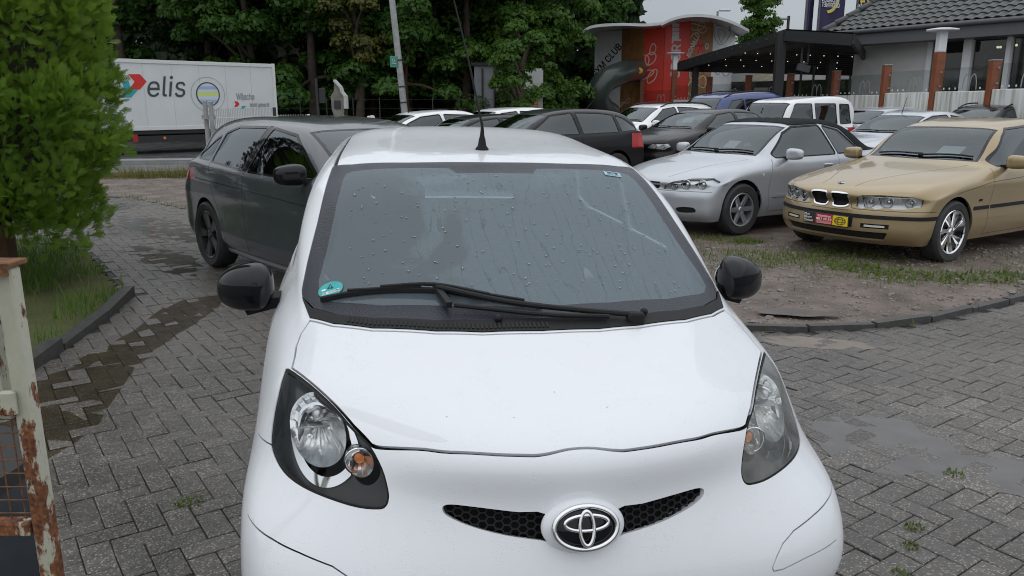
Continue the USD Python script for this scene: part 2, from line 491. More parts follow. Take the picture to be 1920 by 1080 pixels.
# rain on the windscreen in front: a wet film with rivulets, a wiped patch and small beads
def wet_glass(name):
    N = {'tc': ('texture_coordinate', {}), 'sx': ('separate_xyz', {}),
         # rivulets: narrow dark lines down the slope that wander sideways
         'mp': ('mapping', {'scale': (1.0, 0.28, 0.28)}), 'w': ('noise_texture', {'scale': 22.0, 'detail': 3}),
         'wx': ('math', {'math_type': 'multiply_add', 'value2': 0.045, 'value3': 0.0}), 'mp3': ('mapping', {'scale': (1, .12, .12)}), 'w3': ('noise_texture', {'scale': 9.0, 'detail': 2}), 'wx3': ('math', {'math_type': 'multiply_add', 'value2': 0.20}), 'thn': ('noise_texture', {'scale': 16.0, 'detail': 2}), 'thm': ('map_range', {'from_min': .35, 'from_max': .65, 'to_min': .04, 'to_max': .08}), 'ax': ('math', {'math_type': 'add'}),
         'k': ('math', {'math_type': 'multiply', 'value2': 22.0}), 'fr': ('math', {'math_type': 'pingpong', 'value2': 0.5}),
         'riv': ('map_range', {'from_min': 0.0, 'from_max': 0.07, 'to_min': 1.0, 'to_max': 0.0, 'clamp': True}),
         # short cross ripples between rivulets
         'mp2': ('mapping', {'scale': (80.0, 170.0, 170.0)}), 'rp': ('noise_texture', {'scale': 1.0, 'detail': 3, 'roughness': 0.6}),
         'rpm': ('map_range', {'from_min': 0.42, 'from_max': 0.62, 'clamp': True}),
         # wiped patch mask
         'big': ('noise_texture', {'scale': 2.1, 'detail': 5, 'roughness': 0.55, 'distortion': 0.6}),
         'mx': ('math', {'math_type': 'multiply_add', 'value2': 0.62, 'value3': 0.27}), 'sm': ('math', {'math_type': 'add'}),
         'mk': ('map_range', {'from_min': 0.58, 'from_max': 0.66, 'clamp': True}),
         # beads
         'vo': ('voronoi_texture', {'scale': 46.0}), 'bd': ('map_range', {'from_min': 0.05, 'from_max': 0.13, 'to_min': 1.0, 'to_max': 0.0, 'clamp': True}),
         'vo2': ('voronoi_texture', {'scale': 150.0}), 'bd2': ('map_range', {'from_min': 0.05, 'from_max': 0.30, 'to_min': 1.0, 'to_max': 0.0, 'clamp': True}),
         'h1': ('math', {'math_type': 'multiply_add', 'value2': 0.55}), 'h2': ('math', {'math_type': 'multiply_add', 'value2': 0.35}), 'hm': ('math', {'math_type': 'multiply'}),
         'bump': ('bump', {'strength': 0.55, 'distance': 0.0028}),
         't': ('transparent_bsdf', {'color': (0.58, 0.65, 0.69)}), 'g': ('glossy_bsdf', {'roughness': 0.02, 'color': (.88, .96, 1.0)}), 'd': ('diffuse_bsdf', {'color': (0.118, 0.143, 0.158)}),
         'f': ('fresnel', {'IOR': 1.52}), 'm': ('mix_closure', {}), 'm2': ('mix_closure', {}),
         'film': ('map_range', {'from_min': 0.0, 'from_max': 1.0, 'to_min': 0.26, 'to_max': 0.52}), 'rps': ('math', {'math_type': 'multiply_add', 'value2': 0.14, 'value3': -0.07}), 'rpk': ('math', {'math_type': 'multiply'}), 'film3': ('math', {'math_type': 'add', 'use_clamp': True}), 'film2': ('math', {'math_type': 'multiply_add', 'value2': -0.28, 'use_clamp': True}),
         'rm': ('math', {'math_type': 'multiply'})}
    L = [('tc.object', 'sx.vector'), ('tc.object', 'mp.vector'), ('mp.vector', 'w.vector'), ('tc.object', 'mp3.vector'), ('mp3.vector', 'w3.vector'), ('w3.fac', 'wx3.value1'), ('w.fac', 'wx.value1'), ('wx.value', 'wx3.value3'), ('wx3.value', 'ax.value1'), ('tc.object', 'thn.vector'), ('thn.fac', 'thm.value'), ('thm.result', 'riv.from_max'), ('sx.x', 'ax.value2'),
         ('ax.value', 'k.value1'), ('k.value', 'fr.value1'), ('fr.value', 'riv.value'),
         ('tc.object', 'mp2.vector'), ('mp2.vector', 'rp.vector'), ('rp.fac', 'rpm.value'),
         ('tc.object', 'big.vector'), ('sx.x', 'mx.value1'), ('mx.value', 'sm.value1'), ('big.fac', 'sm.value2'), ('sm.value', 'mk.value'),
         ('tc.object', 'vo.vector'), ('vo.distance', 'bd.value'), ('tc.object', 'vo2.vector'), ('vo2.distance', 'bd2.value'),
         ('rpm.result', 'h1.value1'), ('bd2.result', 'h1.value3'), ('riv.result', 'h2.value1'), ('h1.value', 'h2.value3'), ('h2.value', 'hm.value1'), ('mk.result', 'hm.value2'),
         ('hm.value', 'bump.height'), ('bump.normal', 'g.normal'),
         ('mk.result', 'film.value'), ('riv.result', 'rm.value1'), ('mk.result', 'rm.value2'), ('rm.value', 'film2.value1'), ('film.result', 'film2.value3'),
         ('f.fac', 'm.fac'), ('t.BSDF', 'm.closure1'), ('g.BSDF', 'm.closure2'), ('rpm.result', 'rps.value1'), ('rps.value', 'rpk.value1'), ('mk.result', 'rpk.value2'), ('film2.value', 'film3.value1'), ('rpk.value', 'film3.value2'), ('film3.value', 'm2.fac'), ('m.closure', 'm2.closure1'), ('d.BSDF', 'm2.closure2')]
    return usdkit.material(stage, '/World/Looks/' + name, N, L, surface='m2.closure')
wet_glass('glass_rain')
# ------------------------------------------------------------------ the ground
def sheet_mesh(poly, z, step=None, amp=0.0, seed=0):
    m = trimesh.creation.triangulate_polygon(poly, engine='earcut')
    v = np.column_stack([m[0], np.full(len(m[0]), z)])
    return trimesh.Trimesh(v, m[1], process=False)

def grid_sheet(poly, z, step, amp, freq, seed=3, fall=False):
    x0, y0, x1, y1 = poly.bounds
    nx, ny = int((x1 - x0) / step) + 1, int((y1 - y0) / step) + 1
    X, Y = np.meshgrid(np.linspace(x0, x1, nx), np.linspace(y0, y1, ny))
    import shapely
    inside = shapely.contains_xy(poly, X, Y)
    Z = z + amp * (meshkit.fbm(np.stack([X * freq, Y * freq, 0 * X], -1), 4, seed) - .5)
    idx = np.arange(nx * ny).reshape(ny, nx)
    q = inside[:-1, :-1] & inside[1:, :-1] & inside[:-1, 1:] & inside[1:, 1:]
    a, b, c, d = idx[:-1, :-1][q], idx[:-1, 1:][q], idx[1:, 1:][q], idx[1:, :-1][q]
    F = np.vstack([np.stack([a, b, c], 1), np.stack([a, c, d], 1)])
    if fall:
        Z = np.where(shapely.contains_xy(poly.buffer(-.13), X, Y), Z, z - .022)
    V = np.stack([X.ravel(), Y.ravel(), Z.ravel()], 1)
    u, F = np.unique(F, return_inverse=True)
    return trimesh.Trimesh(V[u], F.reshape(-1, 3), process=False)

def wet_stone(name, base, chips, rand, wetpos=True):
    """Concrete with pale chips, wet: darker and shinier in blotches."""
    N = {'g': ('geometry', {}), 'o': ('object_info', {}),
         'v': ('voronoi_texture', {'scale': 115.0}), 'sep': ('separate_color', {}), 'cm': ('map_range', {'from_min': .66, 'from_max': .72, 'clamp': True}),
         'edge': ('map_range', {'from_min': .35, 'from_max': .55, 'to_min': 1.0, 'to_max': 0.0, 'clamp': True}), 'mul': ('math', {'math_type': 'multiply'}),
         'cr': ('rgb_ramp', {'ramp': [(0, chips[0]), (.5, chips[1]), (1, chips[2])]}),
         'n': ('noise_texture', {'scale': 30.0, 'detail': 5}), 'r': ('rgb_ramp', {'ramp': [(.3, tuple(np.array(base) * .72)), (.7, tuple(np.array(base) * 1.25))]}),
         'mp': ('mapping', {'scale': (1, 1, .0)}), 'w': ('noise_texture', {'scale': .85, 'detail': 5, 'roughness': .6}), 'wm': ('map_range', {'from_min': .44, 'from_max': .60, 'clamp': True}),
         'mix': ('mix_color', {}), 'dk': ('map_range', {'to_min': 1.12, 'to_max': .62}), 'rv': ('map_range', {'to_min': .82, 'to_max': 1.2}), 'm1': ('math', {'math_type': 'multiply'}),
         'cc': ('combine_color', {}), 'fin': ('mix_color', {'blend_type': 'multiply', 'fac': 1.0}), 'rg': ('map_range', {'to_min': .42, 'to_max': .16}),
         'bp': ('bump', {'strength': .5, 'distance': .004}), 'p': ('principled_bsdf', {'specular_ior_level': .5})}
    L = [('g.position', 'v.vector'), ('v.color', 'sep.color'), ('sep.r', 'cm.value'), ('v.distance', 'edge.value'), ('cm.result', 'mul.value1'), ('edge.result', 'mul.value2'), ('sep.g', 'cr.fac'),
         ('g.position', 'n.vector'), ('n.fac', 'r.fac'), ('mul.value', 'mix.fac'), ('r.color', 'mix.a'), ('cr.color', 'mix.b'),
         ('g.position', 'mp.vector'), ('mp.vector', 'w.vector'), ('w.fac', 'wm.value'), ('wm.result', 'dk.value'), (rand, 'rv.value'), ('dk.result', 'm1.value1'), ('rv.result', 'm1.value2'),
         ('m1.value', 'cc.r'), ('m1.value', 'cc.g'), ('m1.value', 'cc.b'), ('mix.result', 'fin.a'), ('cc.color', 'fin.b'), ('fin.result', 'p.base_color'),
         ('wm.result', 'rg.value'), ('rg.result', 'p.roughness'), ('v.distance', 'bp.height'), ('bp.normal', 'p.normal')]
    return usdkit.material(stage, '/World/Looks/' + name, N, L, surface='p.BSDF')
CH = [(.22, .20, .17), (.38, .34, .28), (.26, .21, .16)]
PB = (.094, .086, .080)
wet_stone('paver_single', PB, CH, 'o.random')
wet_stone('paver_many', PB, CH, 'g.random_per_island')
mat('joint_soil', (.026, .024, .021), rough=.6, var=.3, vscale=20, coord='world')
mat('asphalt_wet', (.055, .056, .058), rough=.22, var=.25, vscale=2.0, bump=.2, bscale=90, coord='world', rvar=.1)
mat('soil', (.05, .045, .03), rough=.9, var=.4, vscale=3, coord='world', color2=(.06, .075, .025))
mat('gravel_base', (.062, .046, .034), rough=.6, var=.0, color2=(.185, .145, .122), vscale=2.6, bump=.9, bscale=55, coord='world', rvar=.2)
mat('gravel_stone', (.21, .185, .165), rough=.5, color2=(.12, .10, .09), vscale=30, coord='world')
mat('edging', (.045, .044, .043), rough=.5, var=.3, vscale=12, bump=.4, bscale=60, coord='world')
mat('kerb_pale', (.22, .22, .215), rough=.35, var=.2, vscale=4, coord='world')
mat('turf', (.045, .065, .018), rough=.9, color2=(.085, .085, .025), vscale=4, coord='world')

tag(put('ground', sheet_mesh(sbox(-400, -400, 400, 700), -.03), 'soil'), kind='structure')
EDGE = [(-9.5, 14.6), (-6.5, 13.5), (-4.93, 12.0), (-2.2, 9.6), (.2, 6.9), (1.15, 5.62), (1.83, 5.41), (2.9, 5.58), (3.55, 5.95), (4.27, 6.38), (8.0, 8.7), (14, 12.4)]
yard = Polygon(EDGE + [(30, 20), (30, 42), (6, 42), (-3, 26), (-4.6, 18.6), (-8.4, 17.4), (-9.6, 17.2)])
pave = Polygon([(-12, -2), (12, -2), (14, 12.35)] + EDGE[::-1][1:] + [(-9.5, 17.2), (-16, 17.0), (-16, -2)])
VERGE = [(-3.22, 6.48), (-3.06, 5.5), (-3.0, 4.75), (-2.9, 3.4), (-4.9, 3.0), (-7.5, 4.5), (-7.5, 9.6), (-5.2, 9.0), (-4.5, 8.3), (-3.75, 7.2)]
verge = Polygon(VERGE)
pave = pave.difference(verge)
tag(put('pavement', sheet_mesh(pave.simplify(.01), -.010), 'joint_soil'), kind='structure')
pvm = '/World/pavement'
yd = put('gravel_yard', grid_sheet(yard, .004, .12, .05, .7, 3, True), 'gravel_base', smooth=True)
tag(yd, kind='structure')
tag(put('gravel_bed', sheet_mesh(yard, -.004), 'gravel_base'), kind='structure')

# herringbone pavers 20 x 10 cm
PA = math.radians(-55.0)
ca, sa = math.cos(PA), math.sin(PA)
BW = .102
import shapely
cells = []
for i in range(-170, 200):
    for j in range(-90, 90):
        bx0, by0 = i * 1 + j * 2, i * 1 - j * 2
        cells.append((bx0 + 1, by0 + .5, 0)); cells.append((bx0 + .5, by0 + 2, 1))
cells = np.array(cells, float)
cx, cy = cells[:, 0] * BW, cells[:, 1] * BW
wx, wy_ = cx * ca - cy * sa - 1.2, cx * sa + cy * ca + 4.0
D = np.hypot(wx, wy_)
ang = np.abs(np.arctan2(wx, np.maximum(wy_, .01)))
hid = shapely.contains_xy(Polygon([(-.30, 2.1), (.75, 2.1), (.25, 4.6), (-.90, 4.6)]), wx, wy_)
keep = (wy_ > .9) & (ang < .95) & (wy_ < 13.5) & (D < 15) & ~hid & shapely.contains_xy(pave.buffer(-.03), wx, wy_)
cells, wx, wy_, D = cells[keep], wx[keep], wy_[keep], D[keep]
ang = ang[keep]; vis = (ang < .62) & (wy_ > 2.2) & ((wx < -.75) | (wx > 1.0)); order = np.argsort(D + 100 * ~vis)
R = np.random.default_rng(11)
pav_v0 = None
def paver(k, g=.0026, c=.0030, d=.035):
    """Chamfered paver top, with slight settling and tilt."""
    o = cells[k, 2]
    hx, hy = (BW - g, BW / 2 - g / 1.2) if o == 0 else (BW / 2 - g / 1.2, BW - g)
    hx += R.uniform(-.001, .001); hy += R.uniform(-.001, .001)
    b = np.array([(-hx, -hy), (hx, -hy), (hx, hy), (-hx, hy)])
    t = b - np.sign(b) * c
    z0 = R.normal(0, .0014); tx, ty = R.normal(0, .012, 2)
    rot = R.normal(0, .008)
    V = np.vstack([np.column_stack([b, np.full(4, -d)]), np.column_stack([b, np.full(4, -.003)]), np.column_stack([t, np.zeros(4)])])
    V[:, 2] += z0 + V[:, 0] * tx + V[:, 1] * ty
    a = PA + rot
    x = V[:, 0] * math.cos(a) - V[:, 1] * math.sin(a) + wx[k]; y = V[:, 0] * math.sin(a) + V[:, 1] * math.cos(a) + wy_[k]
    return np.column_stack([x, y, V[:, 2]])
PF = []
for lv in (0, 4):
    for q in range(4):
        r = (q + 1) % 4
        PF += [(lv + q, lv + r, lv + 4 + r), (lv + q, lv + 4 + r, lv + 4 + q)]
PF += [(8, 9, 10), (8, 10, 11)]
PF = np.array(PF)
for k in order[:300]:
    put('paver', (paver(k), PF), 'paver_single', pvm)
rest = order[300:]
V = np.vstack([paver(k) for k in rest]); F = (PF[None] + 12 * np.arange(len(rest))[:, None, None]).reshape(-1, 3)
tag(put('paver_field', (V, F), 'paver_many', pvm), kind='stuff')

# water standing on the paving
usdkit.material(stage, '/World/Looks/water', {'t': ('transparent_bsdf', {'color': (.80, .75, .68)}), 'g': ('glossy_bsdf', {'roughness': .16}), 'f': ('fresnel', {'IOR': 1.30}), 'm': ('mix_closure', {})},
    [('f.fac', 'm.fac'), ('t.BSDF', 'm.closure1'), ('g.BSDF', 'm.closure2')], surface='m.closure')
def puddle(pts, z=.0012, m='water', name='puddle', jag=.05, seed=1):
    P = closed_spline(pts, 10)
    c = P.mean(0)
    nse = meshkit.fbm(np.column_stack([P * 5, np.full(len(P), seed)]), 4, seed) - .5
    P = P + (P - c) / np.linalg.norm(P - c, axis=1, keepdims=True) * nse[:, None] * jag * 2
    pg = Polygon(P).buffer(0)
    tag(put(name, sheet_mesh(pg, z), m), kind='structure')
puddle([(-2.75, 6.3), (-2.45, 6.5), (-2.35, 6.1), (-2.35, 5.4), (-2.35, 5.0), (-2.25, 4.3), (-2.1, 3.6), (-2.3, 3.2), (-2.75, 3.3), (-2.8, 4.2), (-2.72, 5.2)], jag=.16)
mat('wet_film', (.098, .092, .087), rough=.28, var=.18, vscale=7, coord='world')
puddle([(1.55, 3.75), (1.9, 3.85), (2.2, 3.6), (2.35, 3.25), (2.15, 3.05), (1.8, 3.15), (1.5, 3.35)], .0003, 'wet_film', jag=.10, seed=2)
puddle([(2.25, 3.1), (2.6, 3.2), (2.8, 3.05), (2.5, 2.95)], .0003, 'wet_film', jag=.04, seed=6)
puddle([(-5.6, 11.2), (-4.4, 10.6), (-3.6, 9.4), (-4.1, 9.2), (-5.0, 10.2)], jag=.25, seed=3)
puddle([(-7.0, 13.0), (-6.0, 12.6), (-6.3, 12.2), (-7.2, 12.5)], jag=.15, seed=5)
puddle([(-4.3, 8.9), (-3.4, 8.2), (-3.0, 7.3), (-3.4, 7.5), (-4.0, 8.3)], jag=.15, seed=8)
mat('mud', (.135, .108, .080), rough=.25, var=.2, vscale=6, coord='world')
puddle([(1.75, 5.27), (2.2, 5.25), (2.45, 5.05), (2.2, 4.98), (1.85, 5.08)], .0005, 'mud', 'mud_patch', .05, 4)
mat('mud_dark', (.05, .04, .032), rough=.3, var=.3, vscale=9, coord='world')
puddle([(2.0, 5.95), (2.25, 5.9), (2.5, 5.78), (2.2, 5.72), (1.9, 5.82)], .032, 'mud_dark', 'mud_patch', .05, 7)

# edging stones between paving and yard, kerb along the verge
ed = thing('stone_edging', 'dark low edging stones between the paving and the gravel yard', 'edging')
el = LineString(EDGE[4:-1])
n = int(el.length / .52)
for k in range(n):
    a, b = el.interpolate(k * .52 + .008), el.interpolate((k + 1) * .52 - .008)
    put('edging_stone', moved(beam((a.x, a.y, -.02 + R.normal(0, .006)), (b.x, b.y, -.02 + R.normal(0, .006)), .065, .12)), 'edging', ed)
kb = thing('verge_kerb', 'worn dark kerb stones along the grass verge by the gate', 'kerb')
kl = LineString([(-3.24, 6.50), (-3.04, 5.5), (-2.97, 4.75), (-2.87, 3.4)])
for k in range(4):
    a, b = kl.interpolate(k * .78 + .01), kl.interpolate((k + 1) * .78 - .01)
    put('kerb_stone', moved(beam((a.x, a.y, -.02 + R.normal(0, .008)), (b.x, b.y, -.045 + R.normal(0, .008)), .09, .19)), 'edging', kb)
tag(put('verge', grid_sheet(verge.buffer(.03), .02, .08, .12, 1.1, 5), 'turf', smooth=True), kind='structure')

# the road beyond, with pale kerbs
tag(put('road', sheet_mesh(Polygon([(-45, 17.6), (-9.6, 17.6), (-8.4, 18.0), (-4.6, 19.6), (2, 27.5), (2, 33), (-45, 33)]), -.006), 'asphalt_wet'), kind='structure')
kp = thing('road_kerb', 'pale kerb stones where the paving meets the road', 'kerb')
rl = LineString([(-13, 17.2), (-9.6, 17.4), (-8.4, 17.8), (-4.6, 19.4)])
for k in range(int(rl.length)):
    a, b = rl.interpolate(k + .01), rl.interpolate(k + .99)
    put('kerb_stone', beam((a.x, a.y, 0), (b.x, b.y, 0), .14, .16), 'kerb_pale', kp)
rl = LineString([(-45, 20.6), (-14, 20.6), (-8, 21.6), (-3, 24.5)])
tag(put('traffic_island', cat_mesh([sheet_mesh(rl.buffer(.35), .09)] + [extrude(rl.buffer(.35), -.05, .085)]), 'kerb_pale'), kind='structure')

# loose stones and weeds
st = []
ico = trimesh.creation.icosphere(0, 1.0)
pts = []
while len(pts) < 5200:
    x, y = R.uniform(1.0, 6.8), R.uniform(5.3, 9.0)
    if yard.contains(Point(x, y)):
        pts.append((x, y))
for _ in range(1500):
    pts.append((R.uniform(-8.5, -4.2), R.uniform(12.2, 17)))
pts = np.array([p for p in pts if yard.contains(Point(*p))])
s = np.exp(R.normal(math.log(.009), .45, len(pts)))
zz = .002 + .05 * (meshkit.fbm(np.column_stack([pts * .7, 0 * s]), 4, 3) - .5)
Vv = ico.vertices[None] * R.uniform(.6, 1.3, (len(pts), 12, 1)) * s[:, None, None] * np.array([1.2, 1, .7])
Vv = Vv + np.column_stack([pts, zz + s * .2])[:, None]
tag(put('gravel', (Vv.reshape(-1, 3), (ico.faces[None] + 12 * np.arange(len(pts))[:, None, None]).reshape(-1, 3)), 'gravel_stone'), kind='stuff')

def leafmat(name, c1, c2, trans=.35, rough=.5, by='g.random_per_island'):
    usdkit.material(stage, '/World/Looks/' + name, {'g': ('geometry', {}), 'o': ('object_info', {}), 'n': ('noise_texture', {'scale': 0.9, 'detail': 3}), 'a': ('math', {'math_type': 'multiply_add', 'value2': .55}),
        's': ('math', {'math_type': 'multiply', 'value2': .62}), 'r': ('rgb_ramp', {'ramp': [(.15, c1), (.95, c2)]}), 'p': ('principled_bsdf', {'roughness': rough, 'specular_ior_level': .35}), 't': ('translucent_bsdf', {}), 'm': ('mix_closure', {'fac': trans})},
        [('g.position', 'n.vector'), ('n.fac', 's.value1'), (by, 'a.value1'), ('s.value', 'a.value3'), ('a.value', 'r.fac'), ('r.color', 'p.base_color'), ('r.color', 't.color'), ('p.BSDF', 'm.closure1'), ('t.BSDF', 'm.closure2')], surface='m.closure')
leafmat('grass_leaf', (.04, .11, .012), (.20, .28, .04), .4)
leafmat('dry_grass', (.10, .10, .02), (.26, .22, .06), .3)
leafmat('weed_leaf', (.06, .11, .015), (.20, .23, .04), .35)
def blades(P, h, w, lean=.5, seg=3):
    """Curved grass blades at points P (n,3); h: heights."""
    n = len(P)
    a = R.uniform(0, 2 * PI, n); ln = R.uniform(.1, 1, n) * lean * h
    side = np.column_stack([-np.sin(a), np.cos(a), 0 * a]); fw = np.column_stack([np.cos(a), np.sin(a), 0 * a])
    V = []
    for k in range(seg + 1):
        t = k / seg
        c = P + fw * (ln * t ** 2)[:, None] + np.array([0, 0, 1.0]) * (h * (t - .25 * t * t * (ln / h)))[:, None]
        ww = (w * (1 - t) + .0006)[:, None] if np.ndim(w) else w * (1 - t) + .0006
        V += [c - side * ww, c + side * ww]
    V = np.stack(V, 1)
    f = []
    for k in range(seg):
        f += [(2 * k, 2 * k + 1, 2 * k + 3), (2 * k, 2 * k + 3, 2 * k + 2)]
    f = np.array(f)
    return V.reshape(-1, 3), (f[None] + 2 * (seg + 1) * np.arange(n)[:, None, None]).reshape(-1, 3)
def scatter(poly, n, z=0.0):
    x0, y0, x1, y1 = poly.bounds
    X = R.uniform(x0, x1, n * 4); Y = R.uniform(y0, y1, n * 4)
    ok = shapely.contains_xy(poly, X, Y)
    X, Y = X[ok][:n], Y[ok][:n]
    return np.column_stack([X, Y, np.full(len(X), z)])
vp = scatter(verge.buffer(-.04), 14000, .045)
dens = meshkit.fbm(np.column_stack([vp[:, :2] * 1.3, vp[:, 2]]), 3, 9)
vp = vp[dens > .36]
bare = np.hypot((vp[:, 0] + 3.62) / .30, (vp[:, 1] - 6.6) / .45) > 1
vp = vp[bare]
tag(put('verge_grass', blades(vp, R.uniform(.04, .17, len(vp)) * (.6 + .8 * meshkit.noise(np.column_stack([vp[:, :2] * 2, vp[:, 2]]))), .0035, .8), 'grass_leaf'), kind='stuff')
vq = scatter(verge.buffer(-.02), 900, .045)
tag(put('dry_grass', blades(vq, R.uniform(.08, .26, len(vq)), .0025, .9), 'dry_grass'), kind='stuff')
# weeds on the yard
wp = []
band_ = LineString([(2.3, 8.6), (3.2, 7.9), (4.2, 7.25), (5.2, 7.5)]).buffer(.75)
q = scatter(band_, 7500)
d = meshkit.fbm(np.column_stack([q[:, :2] * 1.6, q[:, 2]]), 4, 21)
wp.append(q[(d > .60) | (R.random(len(q)) < .13)])
q = scatter(LineString(EDGE[4:-1]).buffer(.06), 260); wp.append(q)
q = scatter(Point(2.75, 9.05).buffer(.16), 260); wp.append(q)
q = scatter(Polygon([(1.6, 6.2), (5.5, 7.4), (4.5, 9.5), (1.6, 9.5)]), 2600)
d = meshkit.fbm(np.column_stack([q[:, :2] * 1.1, q[:, 2]]), 4, 33); wp.append(q[(d > .66) | (R.random(len(q)) < .16)])
wp = np.vstack(wp)
tag(put('yard_weeds', blades(wp, R.uniform(.02, .09, len(wp)), .004, 1.0), 'weed_leaf'), kind='stuff')
wd = scatter(LineString([(3.3, 7.55), (4.0, 7.05), (4.7, 7.15)]).buffer(.22), 600)
V, F = blades(wd, R.uniform(.03, .10, len(wd)), R.uniform(.008, .018, len(wd)), 1.4, 3)
tag(put('broad_weeds', (V, F), 'weed_leaf'), kind='stuff')
q = scatter(Polygon([(-9.5, 16.4), (-4.7, 17.6), (-5.2, 18.4), (-9.6, 17.2)]), 2600)
tag(put('roadside_grass', blades(q, R.uniform(.08, .3, len(q)), .006, .8), 'dry_grass'), kind='stuff')
q = np.vstack([scatter(LineString([(-8.5, 14.15), (-6.5, 13.5), (-4.93, 12.0), (-3.9, 11.1)]).buffer(.07), 700)])
tag(put('edge_grass', blades(q, R.uniform(.03, .10, len(q)), .005, 1.0), 'grass_leaf'), kind='stuff')
# moss and sprouts in the joints
q = np.vstack([scatter(Point(x, y).buffer(r), n) for x, y, r, n in ((1.47, 2.62, .03, 40), (1.55, 2.75, .04, 50), (1.95, 3.2, .05, 60), (-1.32, 2.95, .06, 90), (1.35, 2.45, .03, 30))])
tag(put('joint_weeds', blades(q, R.uniform(.006, .02, len(q)), .003, 1.2), 'weed_leaf'), kind='stuff')
# ------------------------------------------------------------------ the white hatchback in front
HT = np.array([   # stations: nose edge, hood, cowl, windscreen mid, header, roof, roof rear, rear window foot, tail edge
    [(0, .092, .805), (.27, .128, .803), (.47, .225, .785), (.60, .315, .772), (.685, .39, .755), (.765, .50, .725)],
    [(0, .28, .872), (.30, .32, .872), (.545, .42, .862), (.665, .485, .848), (.73, .545, .83), (.785, .64, .765)],
    [(0, .535, .952), (.33, .60, .957), (.61, .745, .948), (.70, .80, .925), (.755, .85, .89), (.808, .92, .81)],
    [(0, 1.10, 1.172), (.34, 1.135, 1.168), (.665, 1.225, 1.142), (.735, 1.25, 1.06), (.785, 1.27, .955), (.825, 1.28, .865)],
    [(0, 1.61, 1.362), (.33, 1.63, 1.36), (.632, 1.69, 1.335), (.725, 1.73, 1.20), (.79, 1.76, .985), (.835, 1.78, .885)],
    [(0, 2.30, 1.432), (.32, 2.30, 1.428), (.598, 2.32, 1.395), (.71, 2.33, 1.225), (.78, 2.35, 1.00), (.828, 2.35, .90)],
    [(0, 3.02, 1.432), (.31, 3.00, 1.425), (.555, 2.97, 1.375), (.66, 2.96, 1.22), (.735, 2.95, 1.01), (.795, 2.95, .92)],
    [(0, 3.30, 1.02), (.28, 3.29, 1.02), (.47, 3.27, 1.01), (.56, 3.245, .995), (.63, 3.22, .97), (.72, 3.17, .90)],
    [(0, 3.37, .87), (.28, 3.36, .87), (.47, 3.33, .865), (.55, 3.305, .862), (.615, 3.28, .86), (.70, 3.23, .85)]])
_bs = lambda xs, zs: [(x, y, z) for x, y, z in zip(xs, (.68, .95, 1.28, 1.78, 2.35, 2.95, 3.22), zs)]
_bt = lambda xs, ys, z: [(x, y, z) for x, y in zip(xs, ys)]
HB = [
    [(0, .068, .70), (.27, .105, .70), (.47, .182, .697), (.625, .265, .685), (.732, .36, .67), (.795, .495, .655)] + _bs((.815, .830, .836, .836, .832, .81, .745), (.67, .71, .74, .75, .76, .78, .78)) + _bt((.70, .60, .53, .45, .28, 0), (3.28, 3.33, 3.36, 3.38, 3.41, 3.42), .75),
    [(0, .040, .60), (.27, .065, .60), (.49, .128, .60), (.665, .188, .595), (.778, .285, .585), (.822, .46, .575)] + _bs((.832, .834, .834, .834, .832, .82, .755), (.57, .58, .58, .58, .58, .60, .60)) + _bt((.71, .61, .54, .45, .28, 0), (3.30, 3.35, 3.38, 3.40, 3.43, 3.44), .60),
    [(0, .002, .49), (.27, .022, .49), (.50, .068, .49), (.685, .125, .49), (.788, .225, .485), (.826, .43, .475)] + _bs((.835, .832, .83, .83, .83, .82, .755), (.46, .46, .45, .45, .45, .46, .46)) + _bt((.71, .61, .54, .45, .28, 0), (3.30, 3.35, 3.38, 3.40, 3.43, 3.44), .46),
    [(0, -.002, .36), (.27, .018, .36), (.50, .068, .36), (.685, .13, .36), (.785, .235, .36), (.82, .44, .36)] + _bs((.828, .822, .815, .815, .815, .81, .74), (.34, .32, .31, .31, .32, .33, .34)) + _bt((.70, .60, .53, .44, .27, 0), (3.28, 3.33, 3.36, 3.38, 3.41, 3.42), .34),
    [(0, .06, .22), (.27, .08, .22), (.48, .13, .22), (.64, .20, .22), (.73, .31, .22), (.775, .50, .22)] + _bs((.78, .78, .775, .775, .775, .765, .69), (.21, .20, .20, .20, .20, .21, .22)) + _bt((.65, .55, .48, .42, .26, 0), (3.22, 3.27, 3.30, 3.32, 3.35, 3.36), .22)]
HYAW, HROLL, HPOS = math.radians(9.74), math.radians(1.16), (0.161, 1.606, 0.0)
HM = np.eye(4)
_c, _s = math.cos(HYAW), math.sin(HYAW)
HM[:3, :3] = np.array([[_c, -_s, 0], [_s, _c, 0], [0, 0, 1]]) @ np.array([[math.cos(HROLL), 0, math.sin(HROLL)], [0, 1, 0], [-math.sin(HROLL), 0, math.cos(HROLL)]])
HM[:3, 3] = HPOS
hero = Body(HT, HB, 4)
aygo = thing('parked_car', 'white small hatchback with black door mirrors facing the camera in the foreground', 'car', matrix=HM)
P_ = Polygon
HL = P_([(-.707, .866), (-.64, .857), (-.574, .835), (-.527, .809), (-.484, .784), (-.457, .745), (-.445, .705), (-.443, .682), (-.45, .665), (-.468, .657), (-.516, .655), (-.576, .661), (-.653, .671), (-.702, .682), (-.733, .698), (-.744, .718), (-.740, .771), (-.729, .823), (-.721, .851)])
HL = P_(closed_spline(np.asarray(HL.exterior.coords)[:-1], 3)).buffer(0)
HLB = [HL, mirx(HL)]
front = lambda p, a=-.2, b=.8: prism(p, 'xz', a, b)
sh = [(0, .101), (.03, .100), (.055, .097), (.085, .0945), (.12, .096), (.2, .110), (.3, .139), (.36, .166), (.43, .200), (.484, .234), (.527, .297), (.572, .375), (.637, .484), (.700, .590), (.6965, .642), (.6965, .695), (.688, .748), (.662, .797)]
_fr = [tuple(q) for q in spline([(-.03, .100)] + sh[:10] + [(.52, .285)], 4)[4:41]]
